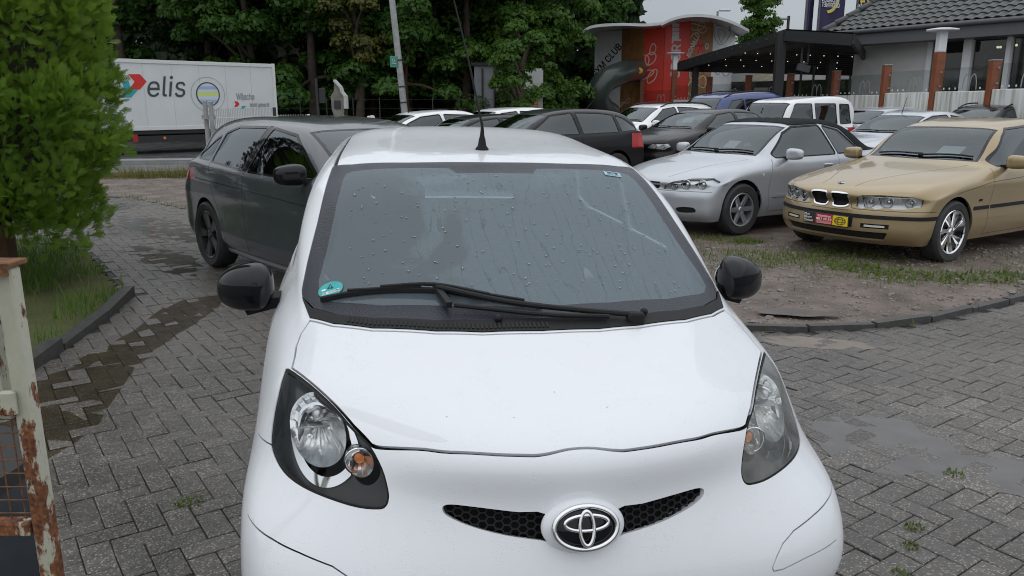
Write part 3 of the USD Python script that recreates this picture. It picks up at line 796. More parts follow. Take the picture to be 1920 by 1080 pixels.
sh = [(0, .101)] + _fr[1:] + sh[10:]
ws_low = [(.662, .797), (.59, .728), (.474, .657), (.298, .590), (.17, .563), (0, .555)]
sym = lambda pts: P_(list(pts) + [(-x, y) for x, y in reversed(pts) if x > 1e-9])
hood_pg = sym(sh + ws_low)
WS = [(0, 1.626), (.33, 1.634), (.55, 1.665), (.612, 1.700), (.626, 1.700), (.640, 1.55), (.663, 1.30), (.688, 1.10), (.699, .98), (.694, .93), (.662, .805)] + [(.59, .736), (.474, .665), (.298, .598), (.17, .571), (0, .563)]
ws_pg = sym(WS)
GL = [(0, 1.499), (.150, 1.499), (.175, 1.553), (.30, 1.567), (.54, 1.585), (.565, 1.575), (.578, 1.54), (.600, 1.35), (.622, 1.13), (.644, .97), (.640, .905), (.618, .862), (.585, .836), (.45, .765), (.25, .708), (.045, .679), (0, .676)]
glass_pg = sym(GL)
cowl_up = [(.715, .99), (.694, .93), (.655, .845), (.58, .772), (.474, .712), (.298, .648), (.17, .625), (0, .620)]
cowl_pg = sym([(0, .50)] + [(.3, .53), (.6, .70), (.8, .99)] + cowl_up)
cowl_pg = ws_pg.intersection(cowl_pg.buffer(0))
pane_pg = ws_pg.difference(cowl_pg.buffer(.002)).buffer(-.001)
topz = lambda p, a=.7, b=1.7: prism(p, 'xy', a, b)
win_f = P_([(1.36, 1.00), (1.22, 1.00), (1.42, 1.13), (1.72, 1.275), (2.02, 1.325), (2.10, 1.325), (2.13, 1.01)]).buffer(-.012, join_style='round').buffer(.012)
win_r = P_([(2.20, 1.015), (2.18, 1.325), (2.60, 1.32), (2.82, 1.26), (2.90, 1.08), (2.80, 1.03)])
arch = [cyl(.72, .30, .335, x0, x1) for x0, x1 in ((.45, 1.2), (-1.2, -.45))] + [cyl(3.0 - .02, .30, .335, x0, x1) for x0, x1 in ((.45, 1.2), (-1.2, -.45))]
slotR_pg = P_([(.088, .668), (.15, .673), (.22, .680), (.285, .6845), (.312, .683), (.322, .675), (.316, .662), (.29, .650), (.25, .638), (.185, .624), (.10, .612), (.070, .610)])
slotR_pg = P_(closed_spline(np.asarray(slotR_pg.exterior.coords)[:-1], 3))
SL = [slotR_pg, mirx(slotR_pg)]
gap = lambda pts, plane, w, a, b: prism(line_cut(pts, w), plane, a, b)
cuts = [front(p) for p in HLB] + [topz(hood_pg, .72, 1.0), topz(ws_pg)] + both(win_f) + both(win_r) + arch + [front(p, -.2, .4) for p in SL]
rw_pg = P_([(-.46, 1.06), (.46, 1.06), (.42, 1.33), (-.42, 1.33)]).buffer(.03)
cuts += [prism(rw_pg, 'xz', 2.6, 3.8)]
trim = [(.79, .583), (.762, .580), (.718, .575), (.653, .563), (.575, .545), (.535, .525), (.512, .50), (.498, .478), (.502, .468), (.53, .467), (.60, .478), (.72, .490)]
grooves = [gap(trim, 'xz', .0016, -.3, .8), gap([(-a, b) for a, b in trim], 'xz', .0016, -.3, .8)]
door = [(1.02, .30), (1.00, .50), (1.03, .80), (1.10, .985), (1.40, 1.15), (1.74, 1.305), (2.06, 1.36), (2.16, 1.35), (2.18, .95), (2.15, .60), (2.08, .30)]
grooves += [gap(door, 'yz', .003, .3, 1.2), gap(door, 'yz', .003, -1.2, -.3)]
bump_line = [(.66, .655), (.73, .645), (.80, .63)]
grooves += [gap([(.74, .712), (.79, .70), (.9, .69)], 'xz', .0015, .2, .7), gap([(-.74, .712), (-.79, .70), (-.9, .69)], 'xz', .0015, .2, .7)]
ditch = P_([(.606, 1.693), (.624, 1.693), (.598, 2.3), (.565, 2.85), (.548, 2.85), (.581, 2.3)])
DT = [topz(ditch, 1.1, 1.7), topz(mirx(ditch), 1.1, 1.7)]
shell = hero.patch(cuts + grooves + DT, False, lip=.022)
put('body', shell, 'white_paint', aygo)
put('hood', hero.patch([topz(hood_pg.buffer(-.0058), .72, 1.0)], True, lip=.015), 'white_paint', aygo)
for d in DT:
    put('roof_strip', hero.patch([d], True, off=-.006, lip=.02), 'rubber', aygo)
put('inner_liner', hero.patch([topz(ws_pg.buffer(.01)), prism(rw_pg, 'xz', 2.6, 3.8)] + both(win_f.buffer(.006)) + both(win_r.buffer(.006)) + [front(p.buffer(.004)) for p in HLB] + arch + [front(p, -.2, .4) for p in SL], False, off=-.020), 'dark_liner', aygo)
# windscreen: one pane with a black printed border, clear in the middle
put('windscreen', hero.patch([topz(glass_pg)], True, off=-.001), 'glass_rain', aygo)
mat('frit', (0.014, 0.016, 0.021), rough=0.13, spec=0.32, bump=0.35, bscale=190, rvar=0.06)
put('windscreen_border', hero.patch([topz(pane_pg.difference(glass_pg))], True, off=-.001, lip=.006), 'frit', aygo)
cowl = put('cowl_panel', hero.patch([topz(cowl_pg.buffer(-.001))], True, off=.003, lip=.02), 'black_plastic', aygo)
def on_hero(x, y, up=0.0):
    """Point on the hero's upper surface above (x, y)."""
    h = hero.hit((x, y, 3.0), (0, 0, -1.0))
    return h[0] + np.array([0, 0, up])
def on_front(x, z, out=0.0):
    h = hero.hit((x, -2.0, z), (0, 1.0, 0))
    return h[0] + np.array([0, -out, 0])
# vent slots along the cowl
vents = []
xs = np.linspace(-.545, .02, 46)
low = lambda x: np.interp(abs(x), [0, .17, .298, .474, .59], [.563, .571, .598, .665, .736])
for x in xs:
    y0 = low(x) + .010
    a, b = on_hero(x, y0, .0045), on_hero(x, y0 + .024, .0045)
    vents.append(beam(a, b, .0075, .003))
put('cowl_vent', cat_mesh(vents), 'dark_liner', cowl)
for s in (1, -1):
    put('side_window', hero.patch([prism(win_f.buffer(-.004), 'yz', .2, 1.3) if s > 0 else prism(win_f.buffer(-.004), 'yz', -1.3, -.2)], True, off=-.006), 'glass_side', aygo)
    put('side_window', hero.patch([prism(win_r.buffer(-.004), 'yz', .2, 1.3) if s > 0 else prism(win_r.buffer(-.004), 'yz', -1.3, -.2)], True, off=-.006), 'glass_side', aygo)
put('rear_window', hero.patch([prism(rw_pg.buffer(-.004), 'xz', 2.6, 3.8)], True, off=-.006), 'glass_side', aygo)

# headlights
lamp_c2, lamp_r = (-.618, .770), .0745
def headlamp(s):
    sg = -1 if s < 0 else 1
    pg = HL if s < 0 else mirx(HL)
    fl = (lambda p: p) if s < 0 else mirx
    t = UsdGeom.Xform.Define(stage, path_of(aygo) + '/' + numbered(path_of(aygo), 'headlight')).GetPrim()
    tag(t, 'clear black headlight on the left of the picture' if s < 0 else 'hazy headlight on the right of the picture')
    put('lens', hero.patch([front(pg.buffer(-.0045))], True, off=-.001), 'glass_lamp' if s < 0 else 'glass_lamp_haze', t)
    put('gasket', hero.patch([front(pg.difference(pg.buffer(-.0052)))], True, off=-.003, lip=.02), 'rubber', t)
    ring = fl(affinity.scale(Point(*lamp_c2).buffer(1, quad_segs=24), lamp_r, lamp_r * .93))
    ringo = fl(affinity.scale(Point(lamp_c2[0] - .002, lamp_c2[1] - .002).buffer(1, quad_segs=24), lamp_r + .020, (lamp_r + .018) * .93))
    ind = fl(Point(-.512, .7335).buffer(.0345, quad_segs=16))
    bez = pg.buffer(-.002).difference(ring.union(ind))
    put('bezel', hero.patch([front(bez)], True, off=-.034, lip=.012), 'bezel_black' if s < 0 else 'bezel_grey', t)
    put('chrome_ring', hero.patch([front(ringo.difference(ring).difference(ind.buffer(.004)).intersection(pg.buffer(-.006)))], True, off=-.028, lip=.02), 'chrome', t)
    # reflector bowl behind the ring: faceted flutes
    def bowl(c, r, depth, name, m, flutes, ry=.93):
        rings, K, SG = [], 9, 96
        th = np.arange(SG) * 2 * PI / SG
        cx, cz = (c[0], c[1]) if s < 0 else (-c[0], c[1])
        rim = np.array([on_front(cx + r * math.cos(a) * sg * -1, cz + r * ry * math.sin(a)) for a in th]) + np.array([0, .034, .004])
        cen = on_front(cx, cz) + np.array([0, .034 + depth, 0])
        V = []
        for k in range(K):
            q = 1 - k / (K - 1) * .86
            e = 1 - q * q
            p = rim * q + (rim.mean(0) * (1 - q))
            p = p + (cen - rim.mean(0)) * e
            if flutes:
                p = p + np.array([0, .006, 0]) * (np.floor(th * flutes / (2 * PI)) % 2)[:, None] * min(1, k)
            V.append(p)
        V = np.vstack(V + [V[-1].mean(0)[None]])
        F = [(k * SG + i, k * SG + (i + 1) % SG, (k + 1) * SG + (i + 1) % SG) for k in range(K - 1) for i in range(SG)]
        F += [(k * SG + i, (k + 1) * SG + (i + 1) % SG, (k + 1) * SG + i) for k in range(K - 1) for i in range(SG)]
        F += [((K - 1) * SG + i, (K - 1) * SG + (i + 1) % SG, K * SG) for i in range(SG)]
        put(name, (V, np.array(F)), m, t, smooth=20)
        return cen, rim.mean(0)
    cen, rc = bowl(lamp_c2, lamp_r, .085, 'reflector', 'reflector', 22)
    cap = trimesh.creation.icosphere(3, .015); cap.apply_scale((1, 1.1, 1)); cap.apply_translation(rc * .55 + cen * .45 + np.array([0, 0, .03]))
    stem = tube([rc * .5 + cen * .5 + np.array([0, .01, .03]), cen + np.array([0, -.005, .02])], .008, 12)
    put('bulb', cat_mesh([cap, stem]), 'satin_silver', t, smooth=True)
    cap = trimesh.creation.icosphere(2, .008); cap.apply_translation(rc * .5 + cen * .5 + np.array([.022 * -sg * -1, 0, -.03]))
    put('side_bulb', cap, 'chrome', t, smooth=True)
    bar = beam(rc * .45 + cen * .55 + np.array([-.045, .01, -.005]), rc * .45 + cen * .55 + np.array([.045, .01, -.005]), .03, .006)
    put('reflector_step', bar, 'reflector', t)
    cen, rc = bowl((-.512, .7335), .0345, .035, 'indicator_bowl', 'reflector', 14, 1.0)
    b = trimesh.creation.icosphere(3, .0125); b.apply_scale((1, .8, 1.15)); b.apply_translation(rc * .35 + cen * .65)
    put('indicator_bulb', b, 'amber', t, smooth=True)
    g = tube([rc + np.array([.034 * math.cos(a), -.004, .034 * math.sin(a)]) for a in np.linspace(0, 2 * PI, 40)[:-1]], .003, 8, closed=True)
    put('indicator_ring', g, 'chrome', t, smooth=True)
    return t
mat('bezel_black', (0.012, 0.012, 0.013), rough=0.3, coat=0.3)
mat('bezel_grey', (0.05, 0.05, 0.048), rough=0.4)
headlamp(-1); headlamp(1)

# grille slots: dark pocket and a honeycomb grid
def hexgrid(pg, a=.0125, w=.0016):
    x0, y0, x1, y1 = pg.bounds
    segs = []
    for i in range(int((x1 - x0) / (a * 1.5)) + 3):
        for j in range(int((y1 - y0) / (a * .75 * 1.732)) + 3):
            cx = x0 + i * a * 1.5; cy = y0 + (j + .5 * (i % 2)) * a * 1.732 * .75
            c = [(cx + a * math.cos(k * PI / 3), cy + .75 * a * math.sin(k * PI / 3)) for k in range(4)]
            segs.append(LineString(c))
    from shapely.ops import unary_union
    return unary_union([q.buffer(w, cap_style='flat') for q in segs]).intersection(pg)
for p in SL:
    g = put('grille', hero.patch([front(p.buffer(-.001), -.2, .4)], True, off=-.040), 'dark_liner', aygo)
    put('grille_mesh', hero.patch([front(hexgrid(p.buffer(.004)), -.2, .4)], True, off=-.014, lip=.012), 'black_plastic', g)
# badge: white mount, black plate, chrome ovals
nb = np.array([0, -.955, .295])
ub = np.array([0, .295, .955])
bc = on_front(0, .640, 0)
def ell(a, b, c=(0, 0), n=48, out=.0):
    th = np.linspace(0, 2 * PI, n, endpoint=False)
    return np.array([bc + np.array([1, 0, 0]) * (c[0] + a * math.cos(t)) + ub * (c[1] + b * math.sin(t)) + nb * out for t in th])
sp = trimesh.creation.icosphere(4, 1.0)
sp.vertices = sp.vertices[:, :1] * np.array([[.100, 0, 0]]) + sp.vertices[:, 1:2] * (-nb * .030)[None] + sp.vertices[:, 2:] * (ub * .064)[None] + bc + nb * .002
bd = tag(put('badge', sp, 'white_paint', aygo, smooth=True), 'round white badge mount with chrome oval emblem')
pl = trimesh.creation.icosphere(4, 1.0)
pl.vertices = pl.vertices[:, :1] * np.array([[.072, 0, 0]]) + pl.vertices[:, 1:2] * (-nb * .012)[None] + pl.vertices[:, 2:] * (ub * .046)[None] + bc + nb * .024
put('badge_plate', pl, 'black_gloss', bd, smooth=True)
mat('badge_chrome', (0.80, 0.81, 0.83), rough=0.16, metal=1.0)
put('outer_oval', cat_mesh([tube(ell(.0745, .0485, out=.031), .0068, 10, closed=True)]), 'badge_chrome', bd, smooth=True)
put('inner_oval', tube(ell(.051, .0175, (0, .0125), out=.040), .0046, 10, closed=True), 'badge_chrome', bd, smooth=True)
put('upright_oval', tube(ell(.0165, .0385, (0, .0005), out=.041), .0048, 10, closed=True), 'badge_chrome', bd, smooth=True)

# mirrors
def mirror(s):
    c = np.array([.905 * s, 1.20, .962])
    m = trimesh.creation.icosphere(5, 1.0); v = m.vertices.copy()
    p = 2.5
    r = (np.abs(v[:, 0]) ** p + np.abs(v[:, 1]) ** p + np.abs(v[:, 2]) ** p) ** (1 / p)
    v = v / r[:, None]
    x = v[:, 0] * s
    fy = np.where(v[:, 1] < 0, v[:, 1] * .085 * (1 - .25 * x), v[:, 1] * .045)
    w = .098
    hz = .083 * (1 - .16 * x) * np.where(v[:, 2] > 0, 1.0, .95)
    V = np.stack([v[:, 0] * w, fy + .03 * x, v[:, 2] * hz - .012 * x], 1) + c
    m.vertices = V
    t = tag(put('door_mirror', m, 'black_gloss', aygo, smooth=True), 'glossy black door mirror')
    gl = trimesh.creation.icosphere(3, 1.0)
    gl.vertices = gl.vertices * np.array([.080, .006, .066]) + c + np.array([0, .046, 0])
    put('mirror_glass', gl, 'chrome', t, smooth=True)
    hull = cat_mesh([m3.Manifold.hull_points(np.array([[s * a, b, z] for a, b, z in ((.79, 1.15, .90), (.79, 1.27, .90), (.79, 1.15, .935), (.79, 1.26, .935), (.90, 1.17, .868), (.90, 1.23, .868), (.92, 1.17, .91), (.92, 1.23, .91))], np.float32))])
    put('mirror_arm', hull, 'black_plastic', t, smooth=40)
mirror(-1); mirror(1)
# wiper: one long arm with a twin link, blade lying along the foot of the glass
bl = [on_hero(x, y, .010) for x, y in ((-.632, .862), (-.55, .846), (-.45, .824), (-.33, .792), (-.25, .765), (-.13, .715), (-.03, .68), (.02, .668))]
w = put('wiper', tube(spline(bl, 6), .0068, 8), 'black_plastic', aygo, smooth=True)
put('wiper_blade', tube([p + np.array([0, -.004, -.006]) for p in spline(bl, 6)], .0042, 6), 'rubber', w)
mid = on_hero(-.285, .772, .024)
piv = on_hero(.30, .618, .022)
piv2 = on_hero(.21, .606, .018)
put('wiper_arm', cat_mesh([tube(spline([piv, on_hero(.12, .630, .020), on_hero(-.08, .668, .024), mid], 6), [.010] + [.0085] * 17 + [.007], 8), tube(spline([piv2, on_hero(.02, .612, .018), on_hero(-.24, .675, .022)], 6), .007, 8),
    beam(mid + np.array([0, .028, -.006]), on_hero(-.255, .665, .03), .018, .018), bx(piv[0] - .03, piv[0] + .022, piv[1] - .016, piv[1] + .014, piv[2] - .03, piv[2] + .008, .006)]), 'black_plastic', w, smooth=40)
put('wiper_link', cat_mesh([tube([b + np.array([0, 0, .009]), b2 + np.array([0, 0, .009])], .0055, 6) for b, b2 in ((np.array(bl[1]), np.array(bl[3])), (np.array(bl[4]), np.array(bl[6])))] + [tube(spline([np.array(bl[2]) + (0, 0, .010), np.array(bl[3]) * .5 + np.array(bl[4]) * .5 + (0, 0, .018), np.array(bl[5]) + (0, 0, .010)], 5), .006, 6)]), 'black_plastic', w)
for x, y in ((-.118, .612), (.335, .655)):
    sp = trimesh.creation.icosphere(2, .012); sp.apply_scale((1, 1, .9)); sp.apply_translation(on_hero(x, y, .012))
    put('washer_nozzle', sp, 'black_plastic', aygo, smooth=True)
# aerial
a0 = on_hero(0, 1.885, -.004)
ae = thing_aer = put('aerial', cat_mesh([revolve([(0, 0), (.030, 0), (.029, .008), (.019, .02), (.015, .045), (.010, .062), (.0065, .10), (.0042, .12), (0, .12)], 20, 'z')]).apply_translation((0, 0, 0)) if False else moved(revolve([(0, 0), (.030, 0), (.029, .008), (.019, .02), (.015, .045), (.010, .062), (.0065, .10), (.0042, .12), (0, .12)], 20, 'z'), a0), 'rubber', aygo, smooth=40)
rod = [a0 + np.array([-.001, -.01, .10]), a0 + np.array([-.052, .05, .36]), a0 + np.array([-.112, .12, .625])]
put('aerial_rod', tube(spline(rod, 8), np.linspace(.0052, .0030, 17), 8), 'black_plastic', ae, smooth=True)
# stickers inside the glass
def sticker(name, c, size, matn, ell_=True):
    o = on_hero(*c); dx = on_hero(c[0] + .02, c[1]) - o; dy = on_hero(c[0], c[1] + .02) - o
    M = frame_matrix(o, dx, dy)
    pg = affinity.scale(Point(0, 0).buffer(1, quad_segs=24), *size) if ell_ else sbox(-size[0], -size[1], size[0], size[1])
    m = extrude(pg, .0015, .003); m.apply_transform(M)
    return put(name, m, matn, aygo), M
def print_on(parent, M, txt, h, xy, matn, bold=False, up=.0032, name='lettering', rot=0.0, sx=1.0):
    t = meshkit.text_mesh(txt, h, .0006, bold)
    v = t.vertices
    t.vertices = v * np.array([sx, 1, 1])
    t.apply_translation((-t.bounds[:, 0].mean(), -t.bounds[:, 1].mean(), 0))
    if rot:
        t.apply_transform(trimesh.transformations.rotation_matrix(rot, (0, 0, 1)))
    t.apply_translation((xy[0], xy[1], up)); t.apply_transform(M)
    put(name, t, matn, parent)
st, M = sticker('emission_sticker', (-.603, .902), (.0395, .0395), 'sticker_green')
print_on(st, M, '4', .027, (0, .013), 'print_black', False)
def panel_on(parent, M, x0, x1, y0, y1, matn, name, up=.003, th=.0004):
    m = bx(x0, x1, y0, y1, up, up + th); m.apply_transform(M); put(name, m, matn, parent)
panel_on(st, M, -.029, .029, -.020, -.008, 'paper_white', 'number_field')
print_on(st, M, 'OS-WO386', .0075, (0, -.014), 'print_black', up=.0036)
panel_on(st, M, -.028, -.015, .002, .010, 'paper_white', 'seal')
st, M = sticker('service_sticker', (.487, 1.545), (.034, .021), 'paper_blue', False)
panel_on(st, M, -.030, .030, .011, .016, 'print_black', 'print_line')
panel_on(st, M, -.030, .030, -.015, -.011, 'print_black', 'print_line')
print_on(st, M, 'RVS', .014, (0, .001), 'print_black', True, sx=1.2)

# standing drops on the glass
usdkit.material(stage, '/World/Looks/drop', {'t': ('transparent_bsdf', {'color': (.75, .8, .82)}), 'g': ('glossy_bsdf', {'roughness': .05}), 'l': ('layer_weight', {'blend': .5}), 'a': ('math', {'math_type': 'multiply_add', 'value2': .5, 'value3': .22}), 'm': ('mix_closure', {})},
    [('l.facing', 'a.value1'), ('a.value', 'm.fac'), ('t.BSDF', 'm.closure1'), ('g.BSDF', 'm.closure2')], surface='m.closure')
rd = np.random.default_rng(4)
dp = []
dm = trimesh.creation.icosphere(1, 1.0)
while len(dp) < 210:
    x, y = rd.uniform(-.55, .55), rd.uniform(.74, 1.5)
    if glass_pg.buffer(-.02).contains(Point(x, y)):
        r_ = rd.uniform(.0016, .0042)
        q = dm.copy(); q.vertices = q.vertices * np.array([r_, r_ * 1.5, r_ * .8]); q.apply_translation(on_hero(x, y, .0005)); dp.append(q)
tag(put('rain_drops', cat_mesh(dp), 'drop', aygo, smooth=True), kind='stuff')
for x, y in ((-.02, .30), (.10, .23), (-.14, .21), (-.30, .24)):
    put('paint_chip', moved(revolve([(0, .0008), (.0014, .0005), (.0016, 0), (0, 0)], 8, 'z'), on_hero(x, y)), 'print_black', aygo)

# cabin
put('cabin_floor', bx(-.70, .70, .9, 3.1, .25, .32), 'cabin_dark', aygo)
put('dashboard', cat_mesh([bx(-.68, .68, .80, 1.18, .5, .90, .06)]), 'cabin_dark', aygo)
def seat(x, y, parent, m='seat_cloth', w=.25, h=.62, rec=.22, head=True, z0=.38):
    c = bx(x - w, x + w, y, y + .52, z0 - .12, z0 + .10, .05)
    b = bx(x - w * .95, x + w * .95, 0, .15, 0, h, .06)
    b.apply_transform(trimesh.transformations.rotation_matrix(-rec, (1, 0, 0))); b.apply_translation((0, y + .48, z0 + .03))
    parts = [c, b]
    if head:
        hd = bx(x - .12, x + .12, 0, .10, h + .05, h + .23, .045)
        hd.apply_transform(trimesh.transformations.rotation_matrix(-rec, (1, 0, 0))); hd.apply_translation((0, y + .49, z0 + .03))
        parts.append(hd)
    return put('seat', cat_mesh(parts), m, parent)
seat(.34, 1.62, aygo); seat(-.34, 1.62, aygo)
put('rear_seat', cat_mesh([bx(-.6, .6, 2.45, 2.9, .35, .5, .05), bx(-.6, .6, 2.85, 3.0, .45, .98, .05)]), 'seat_cloth', aygo)
def steering(parent, c, r=.18, tilt=.45):
    th = np.linspace(0, 2 * PI, 33)[:-1]
    u = np.array([1, 0, 0]); v = np.array([0, math.sin(tilt), math.cos(tilt)])
    rim = tube([np.array(c) + r * (u * math.cos(t) + v * math.sin(t)) for t in th], .014, 8, closed=True)
    hub = beam(np.array(c) - u * r, np.array(c) + u * r, .03, .03)
    put('steering_wheel', cat_mesh([rim, hub, beam(np.array(c), np.array(c) - v * r, .03, .03), beam(np.array(c), np.array(c) + np.array([0, -.3, -.1]), .05, .05)]), 'cabin_dark', parent, smooth=40)
steering(aygo, (.35, 1.30, .93))
rm = trimesh.creation.icosphere(3, 1.0); rm.vertices = np.sign(rm.vertices) * np.abs(rm.vertices) ** .7 * np.array([.165, .022, .040]) + np.array([.13, 1.585, 1.292])
put('rear_view_mirror', cat_mesh([rm, tube([(.07, 1.61, 1.28), (.03, 1.60, 1.33)], .012, 8)]), 'paper_white', aygo, smooth=True)
for s in (1, -1):
    pts = [np.array([s * a, b, c]) for a, b, c in ((.672, .99, .955), (.662, 1.15, 1.03), (.640, 1.35, 1.135), (.612, 1.60, 1.26), (.59, 1.70, 1.30))]
    put('pillar_trim', tube(spline(pts, 6), .028, 10), 'cabin_grey', aygo, smooth=True)
put('headliner', hero.patch([topz(sym([(0, 1.70), (.56, 1.74), (.52, 2.9), (0, 2.9)]), 1.2, 1.7)], True, off=-.035), 'cabin_grey', aygo)

# wheels
def make_wheel(parent, x, y, r=.29, w=.175, rim_r=.19, spokes=5, style='flat', m='alloy', face=1, z=None, spoke_w=.05, name='wheel', twist=0.0):
    """Wheel in car coordinates, outer face towards face*x."""
    z = r if z is None else z
    t = UsdGeom.Xform.Define(stage, path_of(parent) + '/' + numbered(path_of(parent), name))
    t.AddTranslateOp().Set(Gf.Vec3d(x, y, z))
    t = t.GetPrim()
    hw = w / 2
    prof = [(rim_r, -hw * .8), (rim_r + .012, -hw * .95), (r - .03, -hw), (r - .008, -hw * .82), (r, -hw * .55), (r, hw * .55), (r - .008, hw * .82), (r - .03, hw), (rim_r + .012, hw * .95), (rim_r, hw * .8)]
    put('tyre', revolve(prof, 48), 'tyre_rubber', t, smooth=35)
    fx = face * hw
    rim = [revolve([(rim_r + .004, hw * .86 * face), (rim_r - .004, hw * .95 * face), (rim_r - .018, hw * .88 * face), (rim_r - .022, hw * .3 * face), (rim_r - .03, -hw * .8 * face)], 48)]
    rim.append(revolve([(0, fx * .80), (.028, fx * .80), (.038, fx * .70), (.07, fx * .66), (.07, fx * .3)], 24))
    for k in range(spokes):
        a = 2 * PI * k / spokes
        def sp(r0, r1, w0, w1, d0, d1, da=0.0):
            c0, s0 = math.cos(a), math.sin(a); c1, s1 = math.cos(a + da), math.sin(a + da)
            pts = []
            for rr, ww, dd, c_, s_ in ((r0, w0, d0, c0, s0), (r1, w1, d1, c1, s1)):
                for sgn in (-1, 1):
                    for dep, wk in ((0, .72), (-.022 * face, 1.0)):
                        pts.append((dd + dep, rr * c_ - sgn * ww * wk * s_, rr * s_ + sgn * ww * wk * c_))
            return cat_mesh([m3.Manifold.hull_points(np.array(pts, np.float32))])
        if style == 'twin':
            for da in (-.12, .12):
                rim.append(sp(.05, rim_r - .01, spoke_w * .4, spoke_w * .45, fx * .74, fx * .84, da))
        elif style == 'blade':
            rim.append(sp(.04, rim_r - .008, spoke_w * .25, spoke_w, fx * .72, fx * .86, twist))
        else:
            rim.append(sp(.045, rim_r - .008, spoke_w * .6, spoke_w * .5, fx * .74, fx * .86, twist))
    put('rim', cat_mesh(rim), m, t, smooth=30)
    put('brake_disc', moved(revolve([(0, 0), (rim_r * .75, 0), (rim_r * .75, -.02 * face), (0, -.02 * face)], 32), (-.01 * face, 0, 0)), 'brake_steel', t)
    return t
mat('brake_steel', (0.07, 0.065, 0.06), rough=0.5, metal=0.6)
for s in (1, -1):
    for y in (.72, 2.98):
        make_wheel(aygo, .73 * s, y, face=s, spokes=7)
# ------------------------------------------------------------------ the other cars: one builder, one specification each
def spec_body(S, levels):
    L, w = S['L'], S['w']
    zsf, zsr = S.get('belt', (.93, .98))
    y0, zn = S['nose']; yc = S.get('corner', .42)
    zb = lambda y: float(np.interp(y, [S['cowl'][0], S['rwin'][0]], [zsf, zsr]))
    wy = lambda y: w * float(np.interp(y, [yc, .9, 1.6, L - 1.3, L - .25], S.get('taper', [.95, .99, 1, 1, .95])))
    fr = np.array([0, .38, .66, .82, .92])
    nose = [(w * .97 * f, y0 + yc * .82 * f ** 2.6, zn - .015 * f ** 2) for f in fr] + [(w * .965, y0 + yc, zn - .05)]
    def hood(y, z, s=1.0):
        we = wy(y + .15)
        return [(0, y, z), (we * .38, y + .03 * s, z - .004), (we * .66, y + .08 * s, z - .016), (we * .82, y + .11 * s, z - .035), (we * .92, y + .13 * s, z - .062), (we, y + .15 * s, min(z - .10, zb(y) - .06))]
    def cabin(y, z, xe, cr=.035, dz=0, ys=.05):
        we, b = wy(y), zb(y) + dz
        b = min(b, z - .05)
        ze = z - cr
        return [(0, y, z), (xe * .52, y + .012, z - cr * .16), (xe, y + .05, ze), (xe * .42 + (we - .035) * .58, y + ys, (ze + b) / 2 + .01), (we - .035, y + ys, b), (we, y + ys, b - .075)]
    hm = S.get('hoodmid', ((y0 + S['cowl'][0]) / 2, (zn + S['cowl'][1]) / 2 + S.get('bulge', .035)))
    c = S['cowl']; h = S['header']; r = S['roof']; rr = S['rroof']; rw = S['rwin']
    cowl = [(0, c[0], c[1]), (w * .38, c[0] + .03, c[1]), (w * .70, c[0] + .12, c[1] - .012), (w * .84, c[0] + .17, c[1] - .03), (w * .925, c[0] + .2, c[1] - .055), (wy(c[0]), c[0] + .22, zb(c[0]) - .085)]
    t = S.get('wsmid', .5)
    mid = cabin(c[0] + (h[0] - c[0]) * t + .03, c[1] + (h[1] - c[1]) * t + .02, w * .70 * (1 - t) + h[2] * t + .012, .03)
    top = [nose, hood(*hm), cowl, mid, cabin(*h[:3]), cabin(*r[:3]), cabin(*rr[:3], ys=.05 if 'trunk' in S else -.12)]
    zt, yt = S['tail']
    if 'trunk' in S:
        def deck(y, z, k=0):
            we = wy(y); b = min(z - .05, zb(y))
            return [(0, y, z), (we * .4, y, z - .003), (we * .68, y, z - .01), (we * .82, y - .05 * k, z - .025), (we * .93, y - .11 * k, z - .05), (we, y - .2 * k, z - .11)]
        top += [deck(rw[0], rw[1]), deck(*S['trunk'], 1)]
    else:
        we = wy(rw[0]); top.append([(0, rw[0], rw[1]), (rw[2] * .55, rw[0] - .01, rw[1]), (rw[2], rw[0] - .04, rw[1] - .005), (rw[2] * .5 + we * .47, rw[0] - .10, rw[1] - .02), (we - .02, rw[0] - .14, rw[1] - .045), (we, rw[0] - .18, rw[1] - .10)])
    ct = min(S.get('tcorner', .26), yt - top[-1][-1][1] - .10)
    top.append([(w * .96 * f, yt - ct * .8 * f ** 2.8, zt) for f in fr] + [(w * .95, yt - ct, zt - .02)])
    top = np.array(top)
    C = top.shape[1]; nS = len(top)
    side = [top[i, C - 1] for i in range(1, nS - 1)]
    band = []
    for k in range(5):
        dzn, dyn = S['nrows'][k]; zs, dx = S.get('srows', [(.74, .018), (.60, .012), (.45, .012), (.32, .0), (.20, -.05)])[k]; dzt, dyt = S['trows'][k]
        row = []
        for (x, y, z) in top[0]:
            f = x / w
            row.append((x * (1 + .035 * (dyn < -.02)) if x else 0, y + dyn * (1 - .5 * f ** 4), dzn))
        xl = row[-1]
        row[-1] = (w * .985 + (dx - .01), xl[1], dzn * .6 + zs * .4)
        for (x, y, z) in side:
            row.append((x + dx, y, zs if zs < z - .06 else z - .07))
        rt = []
        for (x, y, z) in top[-1][::-1]:
            f = x / w
            rt.append((x, y + dyt * (1 - .5 * f ** 4), dzt))
        rt[0] = (w * .97 + dx - .01, rt[0][1], dzt * .6 + zs * .4)
        band.append(row + rt)
    return Body(top, band, levels)

